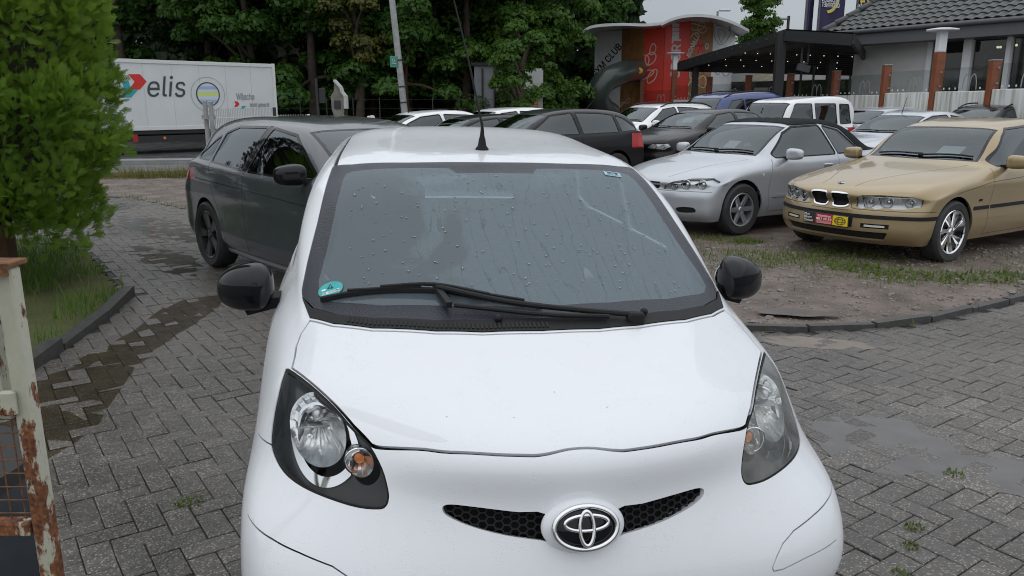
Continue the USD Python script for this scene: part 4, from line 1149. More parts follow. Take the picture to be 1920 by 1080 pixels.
class CarBuild:
    def __init__(self, name, label, S, paint_m, loc, rz, group, levels=3, glass='glass_front'):
        self.S, self.L, self.w = S, S['L'], S['w']
        self.b = spec_body(S, levels)
        self.t = thing(name, label, 'car', loc, rz, group)
        self.paint, self.cuts, self.grooves, self.todo, self.open = paint_m, [], [], [], []
        for y in S['axles']:
            for x0, x1 in ((.3, 1.3), (-1.3, -.3)):
                self.open.append(cyl(y, S['r'] + .01, S['r'] + S.get('archgap', .045), x0, x1, 32))
        self.arches = m3.Manifold.batch_boolean(self.open[:4], m3.OpType.Add)
    def pr(self, poly, where):
        if where == 'front': return prism(poly, 'xz', -.4, self.L * .2)
        if where == 'rear': return prism(poly, 'xz', self.L * .58, self.L + .5)
        if where == 'tail': return prism(poly, 'xz', self.L - .50, self.L + .5)
        if where == 'top': return prism(poly, 'xy', .60, 2.4)
        if where == 'left': return prism(poly, 'yz', .25, 1.4)
        if where == 'right': return prism(poly, 'yz', -1.4, -.25)
        return prism(poly, 'yz', -1.4, 1.4)
    def panel(self, name, poly, where, m, off=-.002, lip=.012, gap=.003, window=False, parent=None, mirror=False):
        """A panel let into the body; with mirror both sides get one."""
        if not isinstance(poly, (Polygon, MultiPolygon)):
            poly = Polygon(poly)
        poly = poly.buffer(0)
        spots = [(poly, where)]
        if mirror:
            spots.append((mirx(poly), where) if where in ('front', 'rear', 'top', 'tail') else (poly, {'left': 'right', 'right': 'left'}[where]))
        out = []
        for p, wv in spots:
            c = self.pr(p, wv)
            self.cuts.append(c)
            if window:
                self.open.append(c)
            self.todo.append((name, p.buffer(-gap, join_style='mitre') if gap else p, wv, m, off, lip))
        return self
    def window(self, poly, where, m='glass_side', name='side_window', trim='black_gloss', tw=.018, mirror=True):
        if not isinstance(poly, (Polygon, MultiPolygon)):
            poly = Polygon(poly)
        poly = poly.buffer(-.02).buffer(.02)
        if trim:
            self.panel(name + '_trim', poly.buffer(tw).difference(poly), where, trim, off=-.001, gap=0, lip=.01, mirror=mirror)
        return self.panel(name, poly, where, m, off=-.006, lip=0, gap=-.001, window=True, mirror=mirror)
    def groove(self, pts, where, w=.003, mirror=True):
        p = line_cut(pts, w)
        self.grooves.append(self.pr(p, where))
        if mirror:
            self.grooves.append(self.pr(mirx(p), where) if where in ('front', 'rear', 'top', 'tail') else self.pr(p, {'left': 'right', 'right': 'left'}[where]))
    def build(self):
        put('body', self.b.patch(self.cuts + self.grooves + self.open, False, lip=.02), self.paint, self.t)
        put('inner_liner', self.b.patch(self.open, False, off=-.022), 'dark_liner', self.t)
        for name, p, wv, m, off, lip in self.todo:
            v, f, n = self.b.patch([self.pr(p, wv) - self.arches] if wv in ('front', 'left', 'right') else [self.pr(p, wv)], True, off=off, lip=lip)
            if len(f):
                put(name, (v, f, n), m, self.t)
        S = self.S
        put('cabin_floor', bx(-self.w + .12, self.w - .12, S['cowl'][0] - .1, S['rwin'][0] - .2, .24, .40), 'cabin_dark', self.t)
        put('dashboard', bx(-self.w + .12, self.w - .12, S['cowl'][0] + .05, S['cowl'][0] + .5, .5, S['cowl'][1] - .06, .05), 'cabin_dark', self.t)
        ys = S.get('seat_y', S['header'][0] + .05)
        for x in (-.36, .36):
            seat(x, ys, self.t, z0=S.get('seat_z', .34), w=.24)
        steering(self.t, (.36, S['cowl'][0] + .62, S['cowl'][1] - .02))
        return self
    def at(self, x, y, z, d):
        h = self.b.hit((x, y, z), d)
        return h[0]
    def mirror(self, m, y=1.5, z=.97, size=(.115, .07, .07), arm=.03):
        for s in (-1, 1):
            x0 = abs(self.at(2 * s, y, z - .06, (-s, 0, 0))[0])
            v = trimesh.creation.icosphere(4, 1.0); q = v.vertices
            r = (np.abs(q) ** 3.2).sum(1) ** (1 / 3.2)
            q = q / r[:, None]
            q = np.stack([q[:, 0] * size[0] * s, np.where(q[:, 1] > 0, q[:, 1] * .5, q[:, 1]) * size[1] * (1 - .25 * q[:, 0]), q[:, 2] * size[2] * (1 - .12 * q[:, 0])], 1)
            v.vertices = q + np.array([s * (x0 + arm + size[0]), y, z])
            if s < 0:
                v.faces = v.faces[:, ::-1]
            mm = put('door_mirror', v, m, self.t, smooth=True)
            put('mirror_arm', beam((s * (x0 - .03), y + .01, z - .055), (s * (x0 + arm + size[0] * .5), y + .01, z - .05), .06, .035), 'black_plastic', mm)
    def handles(self, ys, z, m, L=.17):
        for y in ys:
            for s in (-1, 1):
                p = self.at(2 * s, y, z, (-s, 0, 0))
                b = bx(-.012, .022, -L / 2, L / 2, -.018, .018, .010)
                b.apply_translation((p[0] if s > 0 else p[0], y, z)) if s > 0 else b.apply_transform(trimesh.transformations.scale_matrix(-1, (0, 0, 0), (1, 0, 0))) or b.apply_translation((p[0], y, z))
                if s < 0:
                    b.faces = b.faces[:, ::-1]
                put('door_handle', b, m, self.t, smooth=40)
    def wheels(self, **k):
        S = self.S
        for y in S['axles']:
            for s in (1, -1):
                make_wheel(self.t, s * (self.w - k.get('inset', .115)), y, S['r'], k.get('tw', .21), k.get('rim', .2), k.get('n', 5), k.get('style', 'flat'), k.get('m', 'alloy'), s, spoke_w=k.get('sw', .05), twist=k.get('twist', 0) * s)
    def wipers(self):
        c = self.S['cowl']
        for x0, x1 in ((-.50, .05), (.02, .56)):
            pts = []
            for q in np.linspace(0, 1, 6):
                x = x0 + (x1 - x0) * q; y = c[0] + .10 + .10 * abs(x) / .6 + .03 * q
                pts.append(self.at(x, y, 3, (0, 0, -1)) + np.array([0, 0, .018]))
            put('wiper', tube(pts, .009, 6), 'black_plastic', self.t)
    def windscreen(self, x0=None, x1=None, border=True, inset=.03):
        S = self.S; c, h = S['cowl'], S['header']
        wb = x0 or self.w * .73; wt = x1 or h[2] + .0
        curve = lambda x, y, k: (x, y + k * (x / wb) ** 2)
        o = [(x, c[0] + .035 + .15 * (x / wb) ** 2) for x in np.linspace(0, wb, 6)] + [(wt, h[0] + .015)] + [(x, h[0] - .045 + .05 * (x / wt) ** 2) for x in np.linspace(wt * .9, 0, 5)]
        p = sym(o[:-1][::1] if False else o)
        self.ws = p
        g = p.buffer(-inset)
        self.panel('windscreen_border', p.difference(g), 'top', 'frit', off=-.001, gap=0, lip=.01)
        self.panel('windscreen', g, 'top', 'glass_front', off=-.002, lip=0, gap=-.001, window=True)
    def hood_lines(self, xf, xr, y0=None):
        S = self.S; c = S['cowl']
        self.groove([(xf, S['nose'][0] + .16), (xf * .6 + xr * .4, (S['nose'][0] + c[0]) / 2), (xr, c[0] + .12)], 'top', .003)
    def lamp(self, poly, where='front', haze=False, circles=((.0, .0, .05),), back='chrome', bezel='bezel_black', mirror=True):
        """Headlight: clear cover over a dark or bright box with round reflectors."""
        P0 = Polygon(poly).buffer(-.008).buffer(.008)
        for s in ((1, -1) if mirror else (1,)):
            P = P0 if s > 0 else mirx(P0)
            self.cuts.append(self.pr(P, where)); self.open.append(self.pr(P, where))
            hl = UsdGeom.Xform.Define(stage, path_of(self.t) + '/' + numbered(path_of(self.t), 'headlight')).GetPrim()
            put('lens', self.b.patch([self.pr(P.buffer(-.003), where)], True, off=-.001), 'glass_lamp_haze' if haze else 'glass_lamp', hl)
            cs = []
            for (cx, cz, r) in circles:
                cs.append(Point(s * cx, cz).buffer(r))
            hole = cs[0]
            for q in cs[1:]:
                hole = hole.union(q)
            put('lamp_box', self.b.patch([self.pr(P.buffer(-.001).difference(hole), where)], True, off=-.03, lip=.01), bezel, hl)
            for (cx, cz, r), q in zip(circles, cs):
                q = q.intersection(P)
                if q.is_empty:
                    continue
                put('reflector', self.b.patch([self.pr(q, where)], True, off=-.055), back, hl)
                try:
                    c0 = self.at(s * cx, -2, cz, (0, 1, 0))
                except IndexError:
                    continue
                put('lamp_ring', tube([c0 + np.array([r * .95 * math.cos(a), .036 + .35 * abs(r * math.cos(a)) * (1 if s * math.cos(a) > 0 else -.6), r * .95 * math.sin(a)]) for a in np.linspace(0, 2 * PI, 25)[:-1]], .006, 6, closed=True), 'chrome', hl, smooth=True)
                d = trimesh.creation.icosphere(2, r * .42); d.apply_translation(c0 + np.array([0, .06, 0]))
                put('bulb', d, 'reflector', hl, smooth=True)
STD_N = [(.62, -.015), (.52, -.04), (.40, -.05), (.28, -.03), (.20, .06)]
STD_T = [(.78, .02), (.62, .05), (.48, .06), (.34, .02), (.24, -.06)]
ROW = 'cars parked in rows on the gravel yard'

def plate(cb, z, name='number_plate', x=0, w=.26, h=.057, tilt=0.0, m='paper_white'):
    p = cb.at(x, -2, z, (0, 1, 0))
    b = bx(x - w, x + w, p[1] - .022, p[1] - .008, z - h, z + h, .004)
    return put(name, b, m, cb.t), p
paint('gold_paint', (0.28, 0.21, 0.108), metal=0.55, rough=0.38, drops=0.12)
paint('silver_paint', (0.42, 0.44, 0.47), metal=0.6, rough=0.36, drops=0.12)
paint('grey_paint', (0.036, 0.041, 0.047), metal=0.25, rough=0.3, coat=1.0, drops=0.3)
paint('black_paint', (0.005, 0.005, 0.006), rough=0.25, coat=0.4, spec=0.15, drops=0.2)
paint('blue_paint', (0.015, 0.035, 0.14), metal=0.2, rough=0.35, drops=0.1)
paint('plain_white_paint', (0.74, 0.75, 0.76), rough=0.4, drops=0.1)
mat('soft_top', (0.011, 0.014, 0.016), rough=0.9, spec=0.2, bump=0.25, bscale=120, var=0.2, vscale=5)
mat('lamp_silver', (.78, .80, .82), rough=.3, metal=.55)
mat('plate_red', (0.50, 0.02, 0.03), rough=0.5)
mat('plate_yellow', (0.75, 0.55, 0.02), rough=0.5)

# gold saloon
S = dict(L=4.47, w=.87, nose=(-.01, .735), corner=.46, cowl=(1.34, .965), header=(2.02, 1.335, .56), roof=(2.6, 1.405, .565), rroof=(3.25, 1.36, .54), rwin=(3.86, 1.05, .6), trunk=(4.3, 1.03), tail=(.95, 4.42),
         belt=(.915, .955), axles=(.77, 3.49), r=.318, archgap=.03, bulge=.03, nrows=[(.62, -.01), (.545, -.035), (.43, -.055), (.30, -.045), (.20, .06)], trows=STD_T)
cb = CarBuild('parked_car', 'gold saloon with chrome twin grilles and red and yellow plate, on the right', S, 'gold_paint', (3.32, 8.17, 0), math.radians(-57.2), ROW)
cb.windscreen(x0=.63, x1=.545)
cb.window([(1.56, .945), (1.98, 1.22), (2.14, 1.30), (2.50, 1.325), (2.56, .95)], 'left')
cb.window([(2.64, .955), (2.58, 1.325), (3.0, 1.315), (3.28, 1.23), (3.45, 1.06), (3.36, .985)], 'left')
cb.panel('rear_window', [(-.5, 3.36), (.5, 3.36), (.57, 3.80), (-.57, 3.80)], 'top', 'glass_side', gap=0, window=True, lip=0)
# kidneys in chrome frames
kid = [(.018, .655), (.024, .690), (.05, .702), (.19, .698), (.222, .672), (.214, .60), (.18, .556), (.07, .548), (.030, .568)]
K = Polygon(closed_spline(kid, 3))
cb.panel('grille_frame', K.difference(K.buffer(-.013)), 'front', 'chrome', off=.010, lip=.02, gap=0, mirror=True)
cb.panel('grille', K.buffer(-.013), 'front', 'black_plastic', off=-.02, lip=0, gap=0, mirror=True)
lampP = [(.285, .66), (.34, .690), (.50, .702), (.74, .692), (.80, .662), (.79, .60), (.70, .572), (.61, .566), (.54, .578), (.47, .556), (.41, .576), (.34, .556), (.275, .575)]
cb.lamp(lampP, circles=((.385, .625, .056), (.535, .632, .056), (.70, .63, .042)), bezel='lamp_silver', back='lamp_silver')
cb.panel('bumper_strip', [(-.9, .500), (-.20, .500), (.20, .500), (.9, .500), (.9, .462), (.28, .462), (.28, .365), (-.28, .365), (-.28, .462), (-.9, .462)], 'front', 'black_plastic', off=.004, gap=0)
cb.panel('air_intake', Polygon([(-.58, .322), (.58, .322), (.54, .255), (-.54, .255)]).buffer(.01), 'front', 'dark_liner', off=-.03)
cb.panel('fog_lamp', sbox(.36, .368, .60, .414), 'front', 'black_plastic', mirror=True, off=-.01)
cb.panel('fog_lens', sbox(.39, .378, .57, .404), 'front', 'lens_white', mirror=True, off=-.004)
cb.groove([(.22, .60), (.245, .555), (.28, .548), (.86, .545)], 'front', .0025)
cb.groove([(-.22, .528), (.22, .528)], 'front', .0025, mirror=False)
cb.groove([(.19, .08), (.215, .25), (.35, .6), (.60, 1.40)], 'top', .003)
cb.groove([(1.40, .22), (1.38, .50), (1.44, .80), (1.50, .92)], 'left'); cb.groove([(2.60, .25), (2.60, .95)], 'left'); cb.groove([(3.40, .98), (3.30, .62), (3.10, .45), (3.05, .25)], 'left')
cb.groove([(1.38, .245), (3.06, .245)], 'left')
cb.panel('side_moulding', sbox(1.10, .515, 1.385, .553), 'left', 'black_plastic', off=.006, gap=.001, mirror=True)
cb.panel('side_moulding', sbox(1.42, .515, 2.585, .553), 'left', 'black_plastic', off=.006, gap=.001, mirror=True)
cb.panel('side_moulding', sbox(2.62, .515, 3.10, .553), 'left', 'black_plastic', off=.006, gap=.001, mirror=True)
cb.panel('side_repeater', sbox(1.18, .60, 1.25, .625), 'left', 'black_gloss', off=.003, mirror=True)
cb.panel('tail_light', sbox(.45, .80, .88, .90), 'tail', 'tail_red', mirror=True)
cb.groove([(.76, .70), (1.4, .79), (2.6, .835), (4.1, .86)], 'left', .0022)
cb.build(); cb.wipers()
cb.mirror('gold_paint', y=1.70, z=.985); cb.handles((2.42, 3.30), .80, 'gold_paint')
cb.wheels(n=7, style='blade', m='chrome', rim=.225, twist=.35, sw=.045, inset=.10)
p = cb.at(0, .3, 3, (0, 0, -1)); 
bdg = thing_b = put('badge', moved(revolve([(0, 0), (.04, 0), (.038, .008), (0, .010)], 24, 'z'), cb.at(0, .14, 3, (0, 0, -1)), M=None), 'chrome', cb.t, smooth=30)
mat('badge_blue', (0.05, 0.2, 0.5), rough=0.2, coat=.6)
put('badge_disc', moved(revolve([(0, .0112), (.024, .0112), (.024, .009), (0, .009)], 24, 'z'), cb.at(0, .14, 3, (0, 0, -1))), 'badge_blue', bdg)
pl, pp = plate(cb, .415, 'dealer_plate', w=.265, h=.058, m='print_black')
tag(pl, 'dealer plate in black, red and yellow with a globe')
M = frame_matrix(np.array([0, pp[1] - .0225, .415]), (1, 0, 0), (0, 0, 1))
panel_on(pl, M, -.115, .085, -.05, .05, 'plate_red', 'red_field', up=0, th=.002)
panel_on(pl, M, .088, .260, -.05, .05, 'plate_yellow', 'yellow_field', up=0, th=.002)
for k, (a, b) in enumerate((('A', 'uto'), ('E', 'xport'), ('W', 'eltweit'))):
    yy = .030 - .031 * k
    panel_on(pl, M, -.255, -.229, yy - .012, yy + .013, 'paper_white', 'letter_box', up=.0005, th=.001)
    print_on(pl, M, a, .019, (-.242, yy), 'print_black', True, up=.002)
    t = meshkit.text_mesh(b, .018, .0006, True)
    print_on(pl, M, b, .018, (-.224 + t.extents[0] / 2, yy), 'paper_white', True, up=.001)
print_on(pl, M, 'Ibbenbüren', .021, (-.015, .030), 'paper_white', True, up=.0028)
print_on(pl, M, '97 99 59', .026, (-.002, -.004), 'paper_white', True, up=.0028)
panel_on(pl, M, -.105, -.080, -.014, .008, 'paper_white', 'print_mark', up=.0025)
for yy in (-.027, -.036, -.044):
    panel_on(pl, M, -.10, .07, yy - .0012, yy + .0012, 'paper_white', 'print_line', up=.0025)
for rx, ry in ((.062, .038), (.028, .038), (.062, .014)):
    g = tube([(.174 + rx * math.cos(a), ry * math.sin(a), .003) for a in np.linspace(0, 2 * PI, 33)[:-1]], .003, 6, closed=True); g.apply_transform(M)
    put('globe_print', g, 'print_black', pl)
put('price_sheet', moved(bx(-.16, .10, -.09, .09, -.002, .002), M=frame_matrix(cb.at(.28, 1.62, 3, (0, 0, -1)) + np.array([0, .06, -.02]), (1, 0, 0), (0, .85, .45))), 'paper_white', cb.t)

# silver convertible with black hood
S = dict(L=4.27, w=.855, nose=(.07, .69), corner=.44, cowl=(1.10, .93), header=(1.90, 1.315, .56), roof=(2.45, 1.375, .57), rroof=(3.10, 1.27, .55), rwin=(3.58, .985, .62), trunk=(4.05, .96), tail=(.86, 4.22),
         belt=(.90, .94), axles=(.85, 3.46), r=.318, archgap=.035, bulge=.045, nrows=[(.60, -.02), (.52, -.05), (.40, -.06), (.28, -.04), (.19, .06)], trows=STD_T)
cb = CarBuild('parked_car', 'silver convertible with a closed black fabric hood beside the gold saloon', S, 'silver_paint', (1.62, 9.81, 0), math.radians(-57.3), ROW)
cb.windscreen(x0=.63, x1=.55)
cb.window([(1.42, .925), (1.80, 1.20), (2.0, 1.275), (2.45, 1.29), (2.62, .935)], 'left', trim='black_plastic')
cb.window([(2.68, .94), (2.52, 1.285), (2.85, 1.22), (3.12, 1.0), (3.10, .95)], 'left', trim='black_plastic')
cb.panel('fabric_hood', Polygon([(1.985, 1.30), (1.95, 1.5), (3.5, 1.5), (3.72, .955), (3.2, .955), (3.16, 1.0), (2.88, 1.245), (2.5, 1.315), (2.05, 1.30)]), 'through', 'soft_top', off=.010, lip=.02, gap=0)
lampP = [(.29, .565), (.30, .60), (.42, .665), (.58, .705), (.76, .715), (.81, .67), (.80, .60), (.70, .565)]
cb.lamp(lampP, circles=((.42, .612, .042), (.55, .635, .055), (.70, .64, .055)), bezel='lamp_silver', back='lamp_silver')
G = Polygon([(-.25, .645), (.25, .645), (.22, .575), (-.22, .575)]).buffer(.008)
cb.panel('grille', G, 'front', 'dark_liner', off=-.03)
cb.panel('grille_bar', sbox(-.24, .605, .24, .62), 'front', 'silver_paint', off=-.008, gap=0)
cb.panel('fog_lamp', Polygon(closed_spline([(.50, .36), (.66, .37), (.68, .31), (.52, .30)], 4)), 'front', 'black_plastic', off=-.012, mirror=True)
cb.panel('air_intake', sbox(-.40, .27, .40, .36), 'front', 'dark_liner', off=-.02)
cb.groove([(-.8, .555), (.8, .555)], 'front', .0025, mirror=False)
cb.groove([(.30, .14), (.45, .45), (.63, 1.15)], 'top', .003)
cb.groove([(1.33, .24), (1.30, .55), (1.34, .80), (1.40, .90)], 'left'); cb.groove([(2.66, .94), (2.66, .5), (2.60, .24)], 'left'); cb.groove([(1.33, .262), (2.61, .262)], 'left')
cb.panel('side_moulding', sbox(1.36, .44, 2.60, .475), 'left', 'silver_paint', off=.010, gap=0, mirror=True)
cb.panel('side_repeater', Polygon(Point(1.18, .73).buffer(.02)), 'left', 'lens_white', off=.004, mirror=True)
cb.panel('wing_panel', Polygon([(1.42, .955), (1.55, 1.06), (1.56, .925), (1.40, .905)]), 'left', 'black_plastic', gap=0, off=.001, mirror=True) if False else None
cb.panel('tail_light', sbox(.45, .70, .86, .82), 'tail', 'tail_red', mirror=True)
cb.build(); cb.wipers()
cb.mirror('silver_paint', y=1.62, z=.965); cb.handles((2.42,), .80, 'silver_paint')
cb.wheels(n=6, style='flat', m='alloy', rim=.205, sw=.055, inset=.10)
put('price_sheet', moved(bx(-.10, .10, -.08, .08, -.002, .002), M=frame_matrix(cb.at(.0, 1.45, 3, (0, 0, -1)) + np.array([0, .10, -.05]), (1, 0, 0), (0, .8, .5))), 'paper_white', cb.t)

# grey hatchback behind
S = dict(L=4.30, w=.895, nose=(.08, .78), corner=.42, cowl=(1.05, 1.0), header=(1.95, 1.385, .57), roof=(2.6, 1.455, .575), rroof=(3.75, 1.415, .54), rwin=(4.12, 1.06, .60), tail=(.90, 4.22),
         belt=(.965, 1.05), axles=(.88, 3.53), r=.327, archgap=.03, nrows=STD_N, trows=STD_T)
cb = CarBuild('parked_car', 'dark grey hatchback standing on the paving behind the white hatchback', S, 'grey_paint', (.03, 5.64, 0), math.radians(42.0), None)
cb.windscreen(x0=.65, x1=.555)
cb.window([(1.42, 1.0), (1.75, 1.17), (2.05, 1.315), (2.45, 1.365), (2.55, 1.01)], 'left')
cb.window([(2.68, 1.015), (2.57, 1.37), (3.15, 1.36), (3.38, 1.30), (3.42, 1.05)], 'left')
cb.window([(3.48, 1.06), (3.46, 1.28), (3.60, 1.22), (3.80, 1.09), (3.72, 1.065)], 'left')
cb.panel('door_post', Polygon([(2.573, 1.00), (2.47, 1.385), (2.55, 1.39), (2.66, 1.00)]), 'left', 'black_gloss', gap=0, mirror=True)
cb.panel('tail_light', Polygon([(.52, .93), (.86, .97), (.9, .93), (.9, .84), (.60, .82)]), 'tail', 'tail_red', mirror=True)
cb.panel('rear_window', sbox(-.52, 1.10, .52, 1.36), 'rear', 'glass_side', window=True, lip=0, gap=0)
cb.lamp([(.42, .68), (.60, .75), (.80, .78), (.83, .74), (.74, .66), (.5, .62)], circles=((.6, .69, .04),))
cb.panel('grille', Polygon([(-.36, .66), (.36, .66), (.26, .44), (-.26, .44)]), 'front', 'dark_liner', off=-.02)
cb.groove([(1.35, .25), (1.32, .6), (1.38, .95)], 'left'); cb.groove([(2.58, .25), (2.60, 1.0)], 'left'); cb.groove([(3.44, 1.05), (3.30, .75), (3.12, .50), (3.10, .25)], 'left'); cb.groove([(1.35, .262), (3.1, .262)], 'left')
cb.groove([(1.2, .80), (2.6, .845), (4.0, .87)], 'left', .002)
cb.panel('sill_trim', sbox(1.28, .215, 3.12, .245), 'left', 'satin_silver', gap=0, off=.004, mirror=True)
cb.build()
cb.mirror('black_gloss', y=1.50, z=1.05, size=(.125, .085, .08)); cb.handles((2.38, 3.22), .905, 'grey_paint', .19)
cb.wheels(n=5, style='twin', m='dark_alloy', rim=.235, sw=.06, inset=.105)

def far_car(label, S, paint_m, loc, rz, wins, front=None, rails=None, levels=3, wheel='alloy', aerial=None, sheet=None, group=ROW, roofpaint=None):
    cb = CarBuild('parked_car', label, S, paint_m, loc, math.radians(rz), group, levels)
    cb.windscreen()
    for w in wins:
        cb.window(w, 'left', trim='black_plastic')
    if front == 'std':
        zn = S['nose'][1]
        cb.lamp([(.42, zn - .13), (.52, zn - .03), (.78, zn - .02), (.82, zn - .09), (.72, zn - .16)], circles=((.56, zn - .09, .04), (.70, zn - .09, .04)), bezel='lamp_silver', back='lamp_silver')
        cb.panel('grille', sbox(-.30, zn - .13, .30, zn - .04), 'front', 'dark_liner', off=-.02)
        cb.panel('air_intake', sbox(-.45, .28, .45, .42), 'front', 'dark_liner', off=-.02)
        cb.groove([(.46, S['nose'][0] + .2), (.64, S['cowl'][0] + .12)], 'top', .004)
    cb.panel('tail_light', Polygon(S.get('tl', [(.58, .70), (.60, 1.00), (.9, .98), (.9, .70)])), 'tail', 'tail_red', mirror=True, off=.004)
    zr = S['rwin'][1]
    if 'trunk' not in S:
        cb.panel('rear_window', sbox(-.5, zr + .04, .5, S['rroof'][1] - .10), 'rear', 'glass_side', window=True, lip=0, gap=0)
    cb.groove([(wins[0][-1][0] + .05, .3), (wins[0][-1][0] + .05, .95)], 'left')
    cb.build(); cb.wipers()
    cb.mirror(S.get('mirror_m', paint_m), y=S['cowl'][0] + .38, z=S['belt'][0] + .05)
    cb.wheels(n=5, m=wheel)
    cb.handles((wins[0][-1][0] - .18,), S['belt'][0] - .10, S.get('mirror_m', paint_m))
    if rails:
        for s in (1, -1):
            pts = []
            for q in np.linspace(0, 1, 9):
                y = S['header'][0] + .1 + (S['rroof'][0] - S['header'][0] - .1) * q
                p = cb.at(s * (S['roof'][2] - .03), y, 4, (0, 0, -1))
                pts.append(p + np.array([0, 0, .055 * min(1, 6 * q, 6 * (1 - q)) + .004]))
            put('roof_rail', tube(spline(pts, 3), .017, 8), rails, cb.t, smooth=True)
    if aerial:
        p = cb.at(0, aerial[0], 4, (0, 0, -1))
        put('aerial', tube([p, p + np.array([0, aerial[1], aerial[2]])], [.008, .004], 6), 'black_plastic', cb.t)
    if sheet:
        put('price_sheet', moved(bx(-.14, .14, -.09, .09, -.002, .002), M=frame_matrix(cb.at(*sheet, 3, (0, 0, -1)) + np.array([0, .08, -.05]), (1, 0, 0), (0, .8, .5))), 'paper_blue', cb.t)
    return cb

B0 = dict(nrows=STD_N, trows=STD_T)
W3 = lambda a, b, z0, z1, ze: [[(a, z0), (a + .33, z0 + .17), (a + .62, z1 - .05), (a + 1.05, z1), (a + 1.12, z0 + .01)], [(a + 1.22, z0 + .01), (a + 1.16, z1), (a + 1.75, z1 - .015), (a + 2.05, z1 - .05), (a + 2.08, z0 + .03)], [(a + 2.17, z0 + .035), (a + 2.13, z1 - .055), (b - .28, ze), (b, z0 + .10), (b - .1, z0 + .06)]]
S = dict(B0, L=4.30, w=.875, nose=(.08, .76), cowl=(1.10, 1.0), header=(2.0, 1.385, .56), roof=(2.6, 1.465, .575), rroof=(3.72, 1.40, .52), rwin=(4.15, 1.08, .58), tail=(.9, 4.22), belt=(.97, 1.04), axles=(.85, 3.45), r=.315, mirror_m='black_paint', tl=[(.60, .72), (.62, 1.02), (.9, 1.0), (.9, .72)])
far_car('black estate car with three side windows, tail light towards the cabriolet', S, 'black_paint', (-1.34, 14.4, 0), -58.5, W3(1.42, 4.02, 1.0, 1.385, 1.27), 'std', aerial=(3.3, .25, .22))
S = dict(B0, L=4.2, w=.875, nose=(.08, .80), cowl=(1.05, 1.02), header=(1.98, 1.375, .56), roof=(2.6, 1.445, .565), rroof=(3.4, 1.38, .52), rwin=(4.0, 1.06, .58), tail=(.9, 4.12), belt=(.97, 1.04), axles=(.85, 3.4), r=.315)
far_car('black hatchback with large pale headlight, nose beside the silver convertible', S, 'black_paint', (2.42, 16.62, 0), -53.2, W3(1.42, 3.75, 1.0, 1.365, 1.27), 'std', sheet=(.1, 1.62))
S = dict(B0, L=4.5, w=.88, nose=(.08, .85), cowl=(1.1, 1.06), header=(1.95, 1.46, .58), roof=(2.6, 1.53, .59), rroof=(4.1, 1.48, .55), rwin=(4.35, 1.10, .60), tail=(.95, 4.42), belt=(1.0, 1.05), axles=(.9, 3.6), r=.33)
far_car('white estate car with black roof rails behind the black hatchback', S, 'plain_white_paint', (2.0, 21.0, 0), -54, W3(1.45, 4.2, 1.04, 1.44, 1.36), 'std', rails='black_plastic', levels=2)
S = dict(B0, L=4.3, w=.88, nose=(.08, .95), cowl=(.95, 1.15), header=(1.55, 1.72, .62), roof=(2.4, 1.83, .64), rroof=(4.0, 1.80, .62), rwin=(4.22, 1.15, .66), tail=(1.0, 4.28), belt=(1.08, 1.10), axles=(.85, 3.55), r=.32)
far_car('dark blue high roofed van with roof rails below the glass screens', S, 'blue_paint', (4.3, 22.6, 0), -57, W3(1.25, 4.0, 1.12, 1.66, 1.62), 'std', rails='black_plastic', levels=2, sheet=(.2, 1.25))
S = dict(B0, L=3.75, w=.80, nose=(.06, .92), corner=.25, cowl=(.98, 1.07), header=(1.45, 1.60, .60), roof=(2.2, 1.68, .61), rroof=(3.5, 1.66, .60), rwin=(3.70, 1.10, .64), tail=(1.0, 3.72), belt=(1.02, 1.04), axles=(.72, 3.0), r=.33, tcorner=.12)
far_car('white boxy small off-roader with upright windows behind the convertible', S, 'plain_white_paint', (4.86, 18.48, 0), -59.7, [[(1.28, 1.07), (1.55, 1.50), (1.62, 1.54), (2.10, 1.54), (2.12, 1.07)], [(2.24, 1.07), (2.22, 1.54), (2.95, 1.54), (3.0, 1.08)], [(3.12, 1.08), (3.10, 1.53), (3.45, 1.52), (3.52, 1.09)]], 'std')
S = dict(B0, L=4.2, w=.87, nose=(.08, .76), cowl=(1.15, .97), header=(2.0, 1.34, .56), roof=(2.55, 1.415, .565), rroof=(3.3, 1.33, .52), rwin=(3.95, .98, .58), tail=(.86, 4.15), belt=(.93, .97), axles=(.85, 3.4), r=.315)
far_car('silver coupe with sloping roof and long aerial between off-roader and gold saloon', S, 'silver_paint', (6.24, 15.66, 0), -60.9, [[(1.48, .97), (1.9, 1.22), (2.2, 1.305), (2.6, 1.325), (2.68, .98)], [(2.78, .985), (2.72, 1.32), (3.15, 1.27), (3.5, 1.06), (3.4, 1.0)]], 'std', aerial=(2.05, .12, .34))
S = dict(B0, L=4.5, w=.88, nose=(.08, .85), cowl=(1.1, 1.04), header=(1.95, 1.44, .58), roof=(2.6, 1.52, .59), rroof=(4.1, 1.47, .55), rwin=(4.35, 1.10, .60), tail=(.95, 4.42), belt=(1.0, 1.05), axles=(.9, 3.6), r=.33)
far_car('black estate car with arched roof rails behind the gold saloon roof', S, 'black_paint', (9.9, 19.0, 0), -58, W3(1.45, 4.2, 1.04, 1.43, 1.35), 'std', rails='black_plastic', levels=2)
S = dict(B0, L=4.0, w=.84, nose=(.08, .76), cowl=(1.05, .97), header=(1.9, 1.33, .55), roof=(2.5, 1.40, .56), rroof=(3.3, 1.36, .52), rwin=(3.85, 1.0, .58), tail=(.88, 3.95), belt=(.93, 1.0), axles=(.8, 3.25), r=.30)
far_car('white hatchback farthest left of the yard, in front of the leaning pole', S, 'plain_white_paint', (-4.0, 16.9, 0), -58, W3(1.4, 3.6, .98, 1.315, 1.22), 'std', levels=2, aerial=(2.0, .08, .10))
